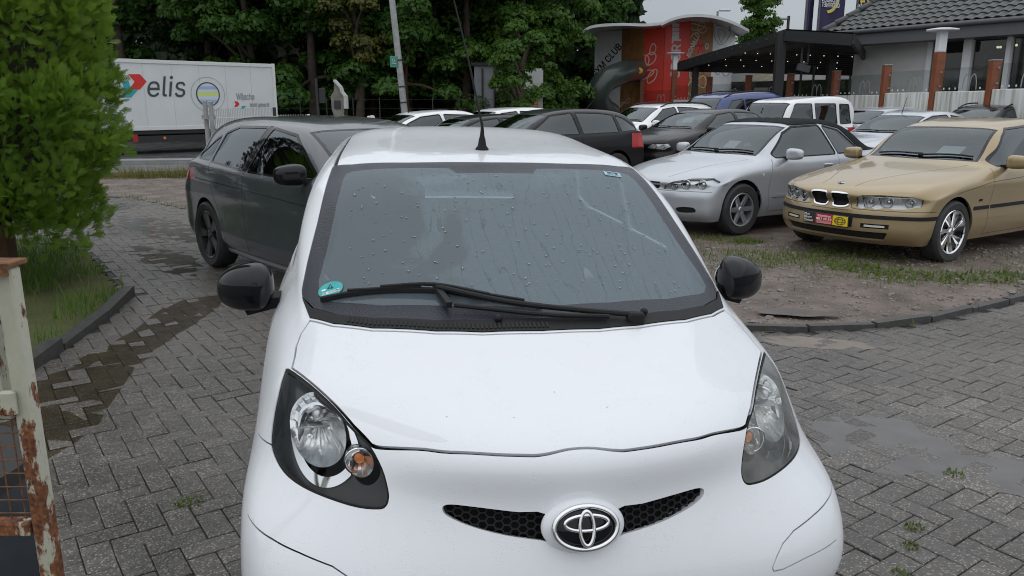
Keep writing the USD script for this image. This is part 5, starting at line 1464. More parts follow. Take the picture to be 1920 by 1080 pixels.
S = dict(B0, L=4.1, w=.84, nose=(.08, .72), cowl=(1.1, .93), header=(1.9, 1.27, .55), roof=(2.5, 1.335, .56), rroof=(3.3, 1.29, .52), rwin=(3.95, .98, .58), tail=(.86, 4.05), belt=(.90, .95), axles=(.8, 3.3), r=.30)
far_car('low black car between the white hatchback and the black estate', S, 'black_paint', (-2.7, 15.7, 0), -58, W3(1.4, 3.6, .94, 1.26, 1.15), 'std', levels=2)
S = dict(B0, L=4.2, w=.85, nose=(.08, .78), cowl=(1.05, .98), header=(1.9, 1.37, .56), roof=(2.5, 1.44, .57), rroof=(3.5, 1.40, .53), rwin=(4.0, 1.03, .58), tail=(.88, 4.12), belt=(.95, 1.0), axles=(.8, 3.35), r=.31)
far_car('white car of which only the roof shows beyond the black estate', S, 'plain_white_paint', (-2.3, 19.6, 0), -58, W3(1.4, 3.8, 1.0, 1.35, 1.26), 'std', levels=2)
far_car('silver car of which a roof corner shows between off-roader and coupe', S, 'silver_paint', (8.3, 21.6, 0), -58, W3(1.4, 3.8, 1.0, 1.35, 1.26), 'std', levels=2)
# ------------------------------------------------------------------ things beyond the yard
cP, sP = math.cos(PITCH), math.sin(PITCH)
def spot(px, py, D):
    """The place seen at a point of the photograph at D metres ahead."""
    X, U = (px - 960) / FPX, (540 - py) / FPX
    d = np.array([X, cP + U * sP, -sP + U * cP])
    return np.array([0, 0, EYE]) + d * D / d[1]

class Wall:
    """An upright plane through two ground points (left, right as seen from the yard); x along, y up, z towards the yard."""
    def __init__(self, A, B):
        A, B = np.array([A[0], A[1], 0.0]), np.array([B[0], B[1], 0.0])
        self.A, self.B = A, B
        self.L = np.linalg.norm(B - A)
        self.M = frame_matrix(A, B - A, (0, 0, 1))
        self.n = self.M[:3, 2]
    def uv(self, px, py):
        X, U = (px - 960) / FPX, (540 - py) / FPX
        d = np.array([X, cP + U * sP, -sP + U * cP]); o = np.array([0, 0, EYE])
        t = ((self.A - o) @ self.n) / (d @ self.n)
        q = o + d * t - self.A
        return np.array([q @ self.M[:3, 0], q @ self.M[:3, 1]])
    def poly(self, pts):
        return Polygon([self.uv(*p) for p in pts])
    def ex(self, poly, z0, z1):
        m = extrude(poly, z0, z1); m.apply_transform(self.M); return m
    def box(self, x0, x1, y0, y1, z0, z1, c=0.0):
        m = bx(x0, x1, y0, y1, z0, z1, c); m.apply_transform(self.M); return m
    def text(self, txt, h, xy, z=.012, rot=0.0, sx=1.0, bold=True, shear=0.0, depth=.006):
        t = meshkit.text_mesh(txt, h, depth, bold)
        v = t.vertices
        t.vertices = np.column_stack([v[:, 0] * sx + shear * v[:, 1], v[:, 1], v[:, 2]])
        if sx < 0:
            t.faces = t.faces[:, ::-1]
        t.apply_translation((-t.bounds[:, 0].mean(), -t.bounds[:, 1].mean(), 0))
        if rot:
            t.apply_transform(trimesh.transformations.rotation_matrix(rot, (0, 0, 1)))
        t.apply_translation((xy[0], xy[1], z)); t.apply_transform(self.M)
        return t
def g2(p): return (p[0], p[1])

mat('truck_white', (.60, .62, .63), rough=.35, var=.05, vscale=1.2, coat=.3)
mat('truck_seam', (.48, .50, .51), rough=.5)
mat('truck_dark', (.02, .02, .021), rough=.6)
mat('galvanised', (.30, .31, .31), rough=.45, metal=.5, var=.2, vscale=6)
mat('white_metal', (.62, .63, .62), rough=.45)
mat('logo_red', (.55, .025, .02), rough=.4); mat('logo_teal', (.02, .32, .36), rough=.4); mat('logo_grey', (.045, .055, .065), rough=.5)
mat('porthole_blue', (.32, .42, .62), rough=.4); mat('porthole_lime', (.55, .66, .22), rough=.4); mat('porthole_pale', (.55, .60, .68), rough=.4)
mat('print_grey', (.28, .30, .31), rough=.6)
mat('lamp_red', (.30, .02, .015), rough=.3, coat=.5)

# --- box truck on the road
W = Wall(g2(spot(216, 200, 24.2)), g2(spot(519, 200, 28.0)))
tr = thing('box_truck', 'white box truck with red and teal arrow logo passing on the road behind the yard', 'truck')
za, zt_ = .74, 2.84
put('cargo_box', W.box(0, W.L, za, zt_, -2.25, 0, .04), 'truck_white', tr)
for y in (za, zt_ - .10):
    put('edge_rail', W.box(.02, W.L - .02, y - .012, y + .10, .002, .022, .006), 'white_metal', tr)
for x in (0, W.L - .09):
    put('corner_post', W.box(x - .012, x + .10, za, zt_ + .01, -.02, .026, .006), 'white_metal', tr)
for x in np.linspace(.9, W.L - .9, 5):
    put('panel_seam', W.box(x - .006, x + .006, za + .1, zt_ - .11, .001, .004), 'truck_seam', tr)
put('chassis', cat_mesh([W.box(-1.6, W.L - .1, .52, .73, -1.6, -.6), W.box(-.2, W.L, .62, .735, -2.2, -.02)]), 'truck_dark', tr)
put('side_guard', cat_mesh([W.box(.55, W.L - 1.6, .60, .68, -.10, -.04), W.box(.55, W.L - 1.6, .36, .56, -.10, -.04)]), 'truck_dark', tr)
for x in (.42, W.L - 1.9):
    put('side_marker', W.box(x, x + .16, .38, .62, -.08, -.02, .01), 'lamp_red', tr)
put('amber_marker', W.box(1.35, 1.43, .44, .52, -.05, -.015, .01), 'amber', tr)
put('cab', cat_mesh([W.box(-1.75, -.12, .55, 2.35, -2.15, -.08, .12)]), 'truck_white', tr)
put('cab_window', W.box(-1.2, -.5, 1.45, 2.05, -.085, -.07, .0), 'black_gloss', tr)
put('cab_windscreen', W.box(-1.77, -1.74, 1.35, 2.1, -1.95, -.25), 'black_gloss', tr)
wr = math.degrees(math.atan2(W.B[1] - W.A[1], W.B[0] - W.A[0]))
for x in (-.35, W.L - 1.1):
    for z in (-.22, -2.0):
        p = W.M @ np.array([x, .46, z, 1])
        w_ = cat_mesh([revolve([(.25, -.13), (.44, -.13), (.46, -.10), (.46, .10), (.44, .13), (.25, .13)], 32, 'z')])
        w_.apply_transform(W.M @ trimesh.transformations.translation_matrix((x, .46, z)))
        t = put('wheel', w_, 'tyre_rubber', tr, smooth=35)
        rm_ = revolve([(0, .06), (.10, .07), (.14, .02), (.22, .0), (.25, .10), (.26, .13), (.26, -.1), (0, -.1)], 32, 'z')
        rm_.apply_transform(W.M @ trimesh.transformations.translation_matrix((x, .46, z)))
        put('rim', rm_, 'galvanised', t, smooth=30)
put('logo_arrow', W.ex(W.poly([(240, 139), (262, 139), (275, 153), (262, 168), (243, 167), (252, 153)]), .004, .008), 'logo_red', tr)
put('logo_arrow', W.ex(W.poly([(228, 153), (241, 152), (245, 166), (259, 168), (246, 183), (226, 183), (234, 170)]), .004, .008), 'logo_teal', tr)
c = W.uv(312, 162)
h = W.uv(312, 140)[1] - W.uv(312, 182)[1]
put('lettering', W.text('elis', h * .90, c, .004, bold=False, shear=.16, sx=.92), 'logo_grey', tr)
c = W.uv(390, 177)
rx = abs(W.uv(390, 177)[0] - W.uv(412, 177)[0]); ry = abs(W.uv(390, 154)[1] - W.uv(390, 200)[1]) / 2
disc = lambda k: affinity.scale(Point(*c).buffer(1, quad_segs=24), rx * k, ry * k)
pt = put('porthole_print', W.ex(disc(1.42).difference(disc(1.39)), .004, .007), 'print_grey', tr)
put('porthole_rim', W.ex(disc(1.0).difference(disc(.90)), .004, .009), 'logo_grey', pt)
for k, (a, b, m) in enumerate(((-1, -.72, 'porthole_pale'), (-.72, -.42, 'porthole_blue'), (-.42, -.12, 'porthole_pale'), (-.12, .22, 'porthole_lime'), (.22, .40, 'porthole_pale'), (.40, .66, 'porthole_blue'), (.66, 1, 'porthole_pale'))):
    g = disc(.90).intersection(sbox(c[0] - 2, c[1] + a * ry, c[0] + 2, c[1] + b * ry))
    put('porthole_stripe', W.ex(g, .004, .007), m, pt)
c = W.uv(460, 181); put('lettering', W.text('Wäsche', .20, c, .004, sx=.62), 'print_grey', tr)
c = W.uv(487, 197); put('lettering', W.text('leicht gemacht', .13, c, .004, sx=.58), 'print_grey', tr)
put('small_arrow', W.ex(W.poly([(439, 190), (445, 190), (449, 195), (445, 200), (439, 200), (442, 195)]), .004, .008), 'logo_red', tr)
put('small_arrow', W.ex(W.poly([(453, 199), (461, 198), (457, 204), (452, 204)]), .004, .008), 'logo_teal', tr)

# --- white bar fence by the truck
mat('fence_white', (.42, .43, .44), rough=.4, metal=.3)
fn = thing('bar_fence', 'white wire panel fence with two tall grey posts in front of the truck', 'fence')
FA, FB, FC = (-5.55, 15.0), (-5.02, 17.0), (-4.45, 17.6)
def fence_panel(A, B, z0, z1, pitch=.055):
    A, B = np.array(A), np.array(B); n = int(np.linalg.norm(B - A) / pitch)
    ps = [np.append(A + (B - A) * k / n, 0) for k in range(n + 1)]
    bars = cat_mesh([beam(p + (0, 0, z0), p + (0, 0, z1), .011, .009) for p in ps])
    r = put('wire_panel', bars, 'fence_white', fn)
    for z in np.arange(z0 + .12, z1, .27):
        put('rail', beam(np.append(A, z), np.append(B, z), .012, .016), 'white_metal', r)
fence_panel(FA, FB, .1, 1.47); fence_panel((-4.98, 17.05), FC, .1, 1.33)
for (x, y), z, r, m in (((-5.70, 15.05), 1.62, .035, 'galvanised'), ((-5.54, 14.9), 1.60, .035, 'galvanised'), ((-5.0, 17.02), 1.48, .03, 'truck_dark'), ((-4.44, 17.62), 1.33, .03, 'white_metal')):
    put('post', bx(x - r, x + r, y - r, y + r, 0, z, .008), m, fn)
put('hinge', cat_mesh([bx(-5.74, -5.50, 14.93, 14.99, z, z + .07) for z in (1.28, .6)]), 'galvanised', fn)

# --- leaning lamp column with a green sign, thin sign post, stone shrine, barrier, cabinet and poster boards
D = 24.0
a, b = spot(758, 205, D), spot(735, 0, D)
dv = (b - a) / (b[2] - a[2])
lp = thing('lamp_column', 'tall grey leaning street column with a small green sign', 'lamp post', loc=a - dv * a[2])
put('column', tube([(0, 0, 0), dv * 4.0, dv * 8.2], [.10, .09, .06], 12), 'galvanised', lp, smooth=True)
put('lamp_arm', cat_mesh([tube([dv * 8.2, dv * 8.6 + (.5, 0, .1), dv * 8.6 + (1.2, 0, .15)], .035, 8), bx(dv[0] * 8.6 + 1.0, dv[0] * 8.6 + 1.7, -.12 + dv[1] * 8.6, .12 + dv[1] * 8.6, 8.68, 8.82, .03)]), 'galvanised', lp)
put('band', cat_mesh([tube([dv * z, dv * (z + .04)], .105, 12) for z in (1.55, 2.0, 2.75)]), 'truck_dark', lp)
s_ = spot(740, 116, D) - (a - dv * a[2])
mat('sign_green', (.05, .22, .17), rough=.4)
sg = put('sign', bx(s_[0] - .12, s_[0] + .10, s_[1] - .13, s_[1] - .11, s_[2] - .16, s_[2] + .16, .008), 'sign_green', lp)
put('sign_mark', cat_mesh([tube([(s_[0] - .05, s_[1] - .133, s_[2] + .03), (s_[0] - .01, s_[1] - .133, s_[2] + .09), (s_[0] + .03, s_[1] - .133, s_[2] + .03), (s_[0] - .06, s_[1] - .133, s_[2] - .06), (s_[0] + .05, s_[1] - .133, s_[2] - .06)], .010, 6)]), 'white_metal', sg)
p = spot(599, 230, 22.0)
sp_ = thing('sign_post', 'thin dark sign post left of the stone shrine', 'sign post', loc=(p[0], p[1], 0))
put('post', tube([(0, 0, 0), (-.03, 0, 2.2)], .035, 8), 'truck_dark', sp_)
put('sign', bx(.03, .20, -.02, 0, 1.55, 1.95, .01), 'truck_dark', sp_)
p = spot(638, 230, 20.0)
mat('old_stone', (.17, .165, .14), rough=.8, var=.35, vscale=5, bump=.5, bscale=25)
mat('pale_edge', (.42, .43, .42), rough=.6)
sh_ = thing('stone_shrine', 'weathered stone wayside shrine with a pale edged gable', 'shrine', loc=(p[0], p[1], 0))
UsdGeom.Xformable(sh_).AddScaleOp().Set(Gf.Vec3f(.72, .8, 1))
put('shaft', bx(-.13, .17, -.15, .15, 0, 1.32, .02), 'old_stone', sh_)
put('head', extrude(Polygon([(-.16, 1.25), (-.22, 1.40), (-.24, 1.72), (-.17, 1.80), (-.12, 1.85), (-.10, 2.08), (.09, 1.92), (.12, 1.82), (.20, 1.70), (.19, 1.34), (.14, 1.25)]), -.18, .18, 'xz'), 'old_stone', sh_)
put('niche', extrude(Polygon([(-.13, 1.42), (.09, 1.42), (.09, 1.62), (-.13, 1.62)]), -.20, -.17, 'xz'), 'truck_dark', sh_)
put('gable_edge', cat_mesh([beam((-.11, -.05, 2.10), (.10, -.05, 1.93), .36, .05), beam((.10, -.05, 1.93), (.13, -.05, 1.84), .36, .05), beam((.12, -.05, 1.84), (.24, -.05, 1.72), .36, .05), bx(.20, .28, -.22, .14, 1.42, 1.74, .01)]), 'pale_edge', sh_)
put('side_post', bx(.19, .27, -.1, -.02, 0, 1.42), 'truck_dark', sh_)
put('pale_strip', bx(.14, .175, -.165, -.14, 0, 1.3), 'pale_edge', sh_)
mat('barrier_yellow', (.45, .50, .10), rough=.5)
p = spot(675, 226, 18.0)
br = thing('barrier_arm', 'yellow barrier arm with white end behind the white car', 'barrier', loc=(p[0], p[1], p[2]))
put('arm', bx(-.20, .18, -.03, .03, -.03, .03, .01), 'barrier_yellow', br)
put('end_cap', cat_mesh([bx(.17, .22, -.05, .05, -.04, .10, .01), revolve([(0, -.04), (.06, -.04), (.06, .04), (0, .04)], 16, 'y').apply_translation((.27, 0, .06))]), 'white_metal', br)
put('stand', bx(-.16, -.08, -.04, .04, -p[2], -.03), 'truck_dark', br)
q0, q1 = spot(889, 160, 33), spot(928, 160, 33)
mat('cabinet_grey', (.20, .21, .23), rough=.6, var=.1, vscale=2)
cbx = thing('transformer_cabinet', 'plain grey metal cabin under the trees', 'cabin')
put('cabin_wall', bx(q0[0], q1[0], 33, 35.5, 0, 3.0, .03), 'cabinet_grey', cbx)
put('door_frame', cat_mesh([bx(q0[0] + .30, q0[0] + .38, 32.95, 33, 0, 2.9), bx(q1[0] - .06, q1[0], 32.95, 33, 0, 3.0)]), 'truck_dark', cbx)
put('cabin_roof', bx(q0[0] - .1, q1[0] + .1, 32.9, 35.6, 3.0, 3.12), 'truck_dark', cbx)
W = Wall(g2(spot(930, 180, 33.5)), g2(spot(1018, 180, 34.5)))
pb = thing('poster_board', 'white poster board with red letters and a yellow drawing, half hidden by leaves', 'billboard')
put('board', W.box(0, W.L, 1.0, 2.95, -.08, 0), 'pale_edge', pb)
for x in (.1, W.L - .2):
    put('leg', W.box(x, x + .12, 0, 1.0, -.09, -.01), 'truck_dark', pb)
u = W.uv(940, 160)
put('red_field', W.box(u[0] - .16, u[0] + .26, u[1] - .14, u[1] + .20, .003, .010), 'logo_red', pb)
put('lettering', W.text('IT', .22, (u[0] + .06, u[1] + .02), .012), 'pale_edge', pb)
mat('poster_brown', (.30, .13, .10), rough=.6); mat('poster_yellow', (.62, .42, .06), rough=.6)
u0, u1 = W.uv(976, 200), W.uv(1009, 186)
put('poster', W.box(u0[0], u1[0], u0[1] - .2, u1[1] + .42, .003, .010), 'poster_brown', pb)
put('poster_drawing', cat_mesh([W.ex(W.poly([(984, 176), (1010, 186), (1010, 196), (1000, 190), (985, 179)]), .012, .016), W.ex(W.poly([(984, 192), (994, 189), (1006, 195), (998, 196)]), .012, .016)]), 'poster_yellow', pb)
put('dark_gap', W.ex(W.poly([(955, 180), (966, 176), (967, 206), (955, 206)]), .003, .012), 'truck_dark', pb)
put('poster_stripe', cat_mesh([W.box(u0[0] + .02, u1[0] - .02, u0[1] - .2 + k * .11, u0[1] - .16 + k * .11, .011, .015) for k in range(4)]), 'pale_edge', pb)
# wire fence along the wood
wf = thing('wire_fence', 'dark thin wire fence along the edge of the wood', 'fence')
for k in range(10):
    x = -9 + k * 1.0
    put('post', tube([(x, 30.6, 0), (x, 30.6, 1.75)], .022, 6), 'truck_dark', wf)
for z in (.5, 1.0, 1.35, 1.68):
    put('wire', tube([(-9, 30.6, z), (0, 30.6, z)], .006, 4), 'truck_dark', wf)

# ------------------------------------------------------------------ the restaurant with its terrace
mat('wood_slat', (.42, .20, .08), rough=.5, var=.25, vscale=3, bump=.15, bscale=30)
mat('terrace_post', (.20, .062, .026), rough=.45, var=.2, vscale=5)
mat('tower_red', (.74, .055, .035), rough=.4, var=.07, vscale=1.5)
mat('tower_white', (.76, .78, .81), rough=.5, var=.06, vscale=2)
mat('line_white', (.70, .62, .56), rough=.5)
mat('roof_metal', (.50, .52, .53), rough=.35, metal=.4, var=.1, vscale=1)
mat('roof_under', (.06, .065, .065), rough=.7)
mat('slide_plastic', (.022, .032, .027), rough=.32, coat=.2, var=.15, vscale=2)
mat('ring_yellow', (.58, .34, .035), rough=.4)
mat('pergola_dark', (.014, .014, .0145), rough=.5)
mat('plinth_white', (.66, .68, .69), rough=.55)
mat('render_grey', (.50, .495, .49), rough=.85, var=.06, vscale=1.5, bump=.1, bscale=60)
mat('fascia_grey', (.085, .090, .098), rough=.45)
mat('tile_grey', (.040, .046, .044), rough=.42, var=.25, vscale=6, coord='world')
mat('flag_purple', (.028, .022, .075), rough=.7)
mat('flag_yellow', (.65, .52, .10), rough=.7)
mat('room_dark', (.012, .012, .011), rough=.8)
mat('frame_white', (.66, .68, .70), rough=.4)
mat('etched', (.25, .26, .27), rough=.5)
usdkit.material(stage, '/World/Looks/lamp_glow', {'e': ('emission', {'color': (1.0, .86, .66), 'strength': 0.6})}, [], surface='e.emission')
def plate_glass(name, tint, base):
    usdkit.material(stage, '/World/Looks/' + name, {'t': ('transparent_bsdf', {'color': tint}), 'g': ('glossy_bsdf', {'roughness': .03}), 'l': ('layer_weight', {'blend': .5}), 'p': ('math', {'math_type': 'power', 'value2': 4.0}),
        'a': ('math', {'math_type': 'multiply_add', 'value2': .7, 'value3': base}), 'm': ('mix_closure', {})}, [('l.facing', 'p.value1'), ('p.value', 'a.value1'), ('a.value', 'm.fac'), ('t.BSDF', 'm.closure1'), ('g.BSDF', 'm.closure2')], surface='m.closure')
plate_glass('screen_glass', (.90, .92, .92), .04)
plate_glass('shop_glass', (.80, .82, .81), .04)
# streaks of algae under the rim of the plinth
usdkit.material(stage, '/World/Looks/plinth_streaked', {'tc': ('geometry', {}), 'mp': ('mapping', {'scale': (3.2, 3.2, .25)}), 'n': ('noise_texture', {'scale': 2.5, 'detail': 5}), 'r': ('rgb_ramp', {'ramp': [(.42, (.66, .68, .69)), (.60, (.42, .43, .36)), (.75, (.25, .26, .20))]}), 'p': ('principled_bsdf', {'roughness': .6})},
    [('tc.position', 'mp.vector'), ('mp.vector', 'n.vector'), ('n.fac', 'r.fac'), ('r.color', 'p.base_color')], surface='p.BSDF')

# terrace screens: posts, plinth, glass
posts = [(1203, 39.0, 150, False), (1263, 37.2, 100, True), (1329, 34.9, 145, False), (1402, 32.8, 142, False), (1480, 30.2, 139, False), (1565, 27.6, 134, False), (1658, 25.0, 123, False), (1753, 22.9, 56, True), (1858, 20.7, 114, False), (1975, 18.7, 105, False)]
PP = [(spot(x, 180, d), spot(x, y, d)[2], lamp) for x, d, y, lamp in posts]
ARCH = []
for s in (-1, 1):
    th = np.linspace(0, PI, 15)
    ARCH.append([(s * .155 + .155 * math.cos(t) * 1.0, .42 * math.sin(t) ** .8) for t in th])
for k, (p, zt_, lamp) in enumerate(PP):
    d = posts[k][1]
    if not lamp:
        t = thing('terrace_post', 'reddish brown square terrace post, %s' % ['left of the wooden lamp before the red tower', '', 'at the right edge of the play tower', 'under the left part of the pergola', 'under the middle of the pergola', 'in front of the pergola column', 'in front of the plain grey wall', '', 'in front of the rightmost windows', 'at the right edge of the picture'][k], 'post', loc=(p[0], p[1], 0), group='posts of the terrace screens')
        put('post', bx(-.11, .11, -.11, .11, 0, zt_, .012), 'terrace_post', t)
        put('cap', bx(-.12, .12, -.12, .12, zt_, zt_ + .025, .008), 'galvanised', t)
    else:
        t = thing('terrace_lamp', ['wooden lamp with a flat disc top in front of the red tower', 'wooden lamp with a flat disc top in front of the windows'][k > 3], 'lamp', loc=(p[0], p[1], 0), group=None)
        zs_ = spot(posts[k][0], [150, 98][k > 3] if k > 3 else 131, d)[2]
        put('post', bx(-.12, .12, -.12, .12, 0, zs_, .012), 'terrace_post', t)
        put('lamp_shaft', bx(-.11, .11, -.11, .11, zs_ + .004, zt_ - .03, .012), 'frame_white', t)
        put('disc', revolve([(0, zt_ + .05), (.2, zt_ + .05), (.40, zt_ + .02), (.42, zt_), (.40, zt_ - .03), (0, zt_ - .035)], 32, 'z'), 'frame_white', t, smooth=30)
for k in range(len(PP) - 1):
    A, B = PP[k][0], PP[k + 1][0]
    W = Wall(g2(A), g2(B))
    zpl = spot(posts[k + 1][0], [0, 195, 187, 186, 184, 182, 178, 173, 170, 165][k + 1], posts[k + 1][1])[2]
    zg = zpl + .62
    t = thing('glass_screen', 'glass wind screen on a %s plinth, %s' % ('streaked white' if k == 6 else 'white', ['left of the wooden lamp at the tower', 'right of the wooden lamp at the tower', 'left end under the pergola', 'under the pergola, second panel', 'under the pergola, third panel', 'below the pergola corner', 'before the plain grey wall', 'right of the wooden lamp at the windows', 'at the right end'][k]), 'wind screen', group='glass screens of the terrace')
    put('plinth', W.box(.13, W.L - .13, 0, zpl, -.10, .10, .015), 'plinth_streaked' if k >= 5 else 'plinth_white', t)
    put('pane', W.box(.13, W.L - .13, zpl + .01, zg, -.006, .006), 'screen_glass', t)
    c0 = W.L * .62
    put('arch_print', cat_mesh([W.ex(LineString([(c0 + x * .85, zpl + .05 + y * .9) for x, y in ar]).buffer(.018), .008, .011) for ar in ARCH]), 'etched', t)
    put('dot_print', cat_mesh([W.box(x - .025, x + .025, zpl + .05, zpl + .10, .008, .011) for x in np.arange(.35, W.L - .2, .24) if abs(x - c0) > .36]), 'frame_white', t)
    put('clamp', cat_mesh([W.box(x - .03, x + .03, z, z + .05, -.02, .02) for x in (.14, W.L - .14) for z in (zpl + .12, zg - .12)]), 'galvanised', t)

# play tower
tw = thing('play_tower', 'red, white and wooden play tower with curved metal roof', 'play tower')
cor = [(1113, 41.2, 60), (1163, 40.5, 57), (1204, 39.3, 53), (1242, 38.8, 45), (1289, 38.8, 39), (1331, 39.6, 43), (1372, 41.0, 57)]
mats = ['tower_white', 'wood_slat', 'tower_red', 'tower_red', 'wood_slat', 'tower_white']
TW = []
for k in range(6):
    (xa, da, ya), (xb, db, yb) = cor[k], cor[k + 1]
    A, B = spot(xa, 180, da), spot(xb, 180, db)
    W = Wall(g2(A), g2(B)); TW.append(W)
    za_, zb_ = spot(xa, ya, da)[2], spot(xb, yb, db)[2]
    pg = Polygon([(.01, 0), (W.L - .01, 0), (W.L - .01, zb_), (.01, za_)])
    if mats[k] == 'wood_slat':
        n = 9
        wall = put('wall_panel', W.ex(pg, -.12, -.03), 'truck_dark', tw)
        for i in range(n):
            x0, x1 = W.L * i / n + .008, W.L * (i + 1) / n - .004
            put('slat', W.ex(pg.intersection(sbox(x0, -1, x1, 9)), -.03, R.uniform(-.004, .004)), 'wood_slat', wall)
    else:
        put('wall_panel', W.ex(pg, -.12, 0), mats[k], tw)
put('inner_core', extrude(Polygon([g2(spot(x, 180, d + .6)) for x, d, _ in cor] + [g2(spot(1372, 180, 45)), g2(spot(1120, 180, 46))]), 0, 4.9), 'truck_dark', tw)
W = TW[0]
put('lettering', W.text('GYM CLUB', .33, W.uv(1137, 114), .006, rot=math.radians(46), sx=.86), 'print_black', tw)
W = TW[3]
c = W.uv(1267, 100)
put('lettering', W.text('SPORT', .42, W.uv(1267, 107), .006, rot=PI / 2), 'plinth_white', tw)
for yy in (48, 56, 64, 71):
    u = W.uv(1267, yy)
    put('square_print', W.box(u[0] - .16, u[0] + .16, u[1] - .07, u[1] + .09, .004, .010), 'plinth_white', tw)
def scribble(W, loops, m='line_white', w=.022, name='line_drawing'):
    from shapely.ops import unary_union
    gs = []
    for lp_ in loops:
        P = np.array([W.uv(*q) for q in closed_spline(lp_, 6)])
        g = LineString(np.vstack([P, P[:1]])).buffer(w).intersection(sbox(.02, 0, W.L - .02, 9))
        for q in getattr(g, 'geoms', [g]):
            gs.append(q); put(name, W.ex(q, .004, .009 + .0012 * len(gs)), m, tw)
scribble(TW[2], [[(1224, 82), (1230, 88), (1226, 100), (1219, 102), (1219, 92)], [(1206, 106), (1214, 104), (1217, 114), (1212, 124), (1206, 118)], [(1210, 108), (1222, 98), (1230, 104), (1226, 116), (1214, 122)], [(1203, 146), (1214, 132), (1226, 134), (1220, 142), (1206, 148)], [(1214, 146), (1224, 132), (1232, 132), (1228, 148), (1216, 156)]])
scribble(TW[4], [[(1294, 44), (1300, 56), (1316, 54), (1322, 46), (1312, 42), (1308, 56), (1318, 62), (1324, 52)], [(1292, 76), (1302, 62), (1310, 66), (1306, 80), (1296, 82)], [(1294, 130), (1302, 130), (1302, 146), (1294, 146)], [(1308, 150), (1318, 142), (1324, 152), (1320, 164), (1310, 160)], [(1290, 162), (1296, 152), (1304, 160), (1298, 178), (1290, 174)]])
scribble(TW[5], [[(1342, 48), (1340, 70), (1352, 84), (1366, 70), (1368, 56)], [(1346, 58), (1354, 55), (1360, 62), (1356, 72), (1352, 80), (1348, 70)], [(1340, 132), (1346, 140), (1352, 132)], [(1354, 134), (1360, 143), (1367, 136)]], 'print_grey', .014)
scribble(TW[1], [[(1163, 200), (1166, 192), (1178, 193), (1180, 184)]])
W = TW[4]
c = W.uv(1312, 88)
put('ball_print', W.ex(Point(*c).buffer(.31), .004, .010), 'tower_red', tw)
put('ball_line', cat_mesh([W.ex(LineString([(c[0] + x, c[1] + y) for x, y in q]).buffer(.014), .011, .014) for q in ([(-.30, 0), (-.1, .06), (.12, .05), (.29, .12)], [(-.20, .24), (-.05, .08), (-.02, -.1), (-.12, -.28)], [(.20, -.24), (.1, -.05), (.14, .1), (.22, .21)])]), 'print_black', tw)
put('lettering', W.text('RONALD', .25, W.uv(1299, 84), .012, rot=math.radians(62), sx=.9), 'plinth_white', tw)
put('lettering', W.text('G', .27, W.uv(1325, 87), .012, rot=math.radians(-20)), 'plinth_white', tw)
# curved roof, two sheets with real thickness
def roof_sheet(front_px, D0, depth, th, name):
    F0 = np.array([spot(x, y, D0) for x, y in spline(front_px, 5)])
    B0_ = F0 + np.array([1.2, depth, .25])
    top = np.vstack([F0, B0_]); n = len(F0)
    V = np.vstack([top, top - [0, 0, th]])
    Fc = []
    for i in range(n - 1):
        a, b, c, d = i, i + 1, n + i + 1, n + i
        Fc += [(a, b, c), (a, c, d), (2 * n + a, 2 * n + c, 2 * n + b), (2 * n + a, 2 * n + d, 2 * n + c), (a, 2 * n + a, 2 * n + b), (a, 2 * n + b, b), (d, c, 2 * n + c), (d, 2 * n + c, 2 * n + d)]
    for i in (0, n - 1):
        Fc += [(i, n + i, 3 * n + i), (i, 3 * n + i, 2 * n + i)]
    put(name, (V, np.array(Fc)), 'roof_metal', tw, smooth=25)
roof_sheet([(1092, 57), (1112, 47), (1160, 43), (1210, 44), (1247, 41)], 36.8, 6.0, .12, 'metal_roof')
roof_sheet([(1240, 43), (1262, 33), (1290, 27), (1325, 27), (1355, 33), (1382, 43), (1405, 55)], 36.2, 6.0, .12, 'metal_roof')
for x, y0, y1 in ((1289, 27, 40), (1333, 29, 44), (1246, 44, 48), (1368, 46, 57), (1208, 47, 55)):
    a, b = spot(x, y1 + 2, 38.5), spot(x, y0, 38.5)
    put('roof_strut', tube([a, b], .04, 6), 'galvanised', tw)
# slide tube
c0 = [spot(1196, 131, 39.9), spot(1187, 132, 38.5), spot(1163, 138, 37.3), spot(1132, 154, 36.6), spot(1120, 182, 36.6), spot(1130, 203, 37.2), spot(1145, 214, 37.6)]
P = spline(c0, 6)
sl = thing('tube_slide', 'dark green tube slide curving out of the wooden tower wall', 'slide')
put('tube', tube(P, [.52] * len(P), 28, cap=False), 'slide_plastic', sl, smooth=True)
dirv = (P[1] - P[0]) / np.linalg.norm(P[1] - P[0])
def ring(c, dv_, r, tr_, name, parent, m):
    u = np.cross(dv_, (0, 0, 1)); u /= np.linalg.norm(u); w2 = np.cross(u, dv_)
    put(name, tube([c + r * (u * math.cos(t) + w2 * math.sin(t)) for t in np.linspace(0, 2 * PI, 41)[:-1]], tr_, 8, closed=True), m, parent, smooth=True)
ring(P[8], P[9] - P[8], .60, .075, 'collar', sl, 'ring_yellow')
ring(P[-1], P[-1] - P[-2], .52, .05, 'mouth_ring', sl, 'ring_yellow')
for k in (12, 20):
    ring(P[k], P[k + 1] - P[k], .525, .018, 'seam', sl, 'slide_plastic')

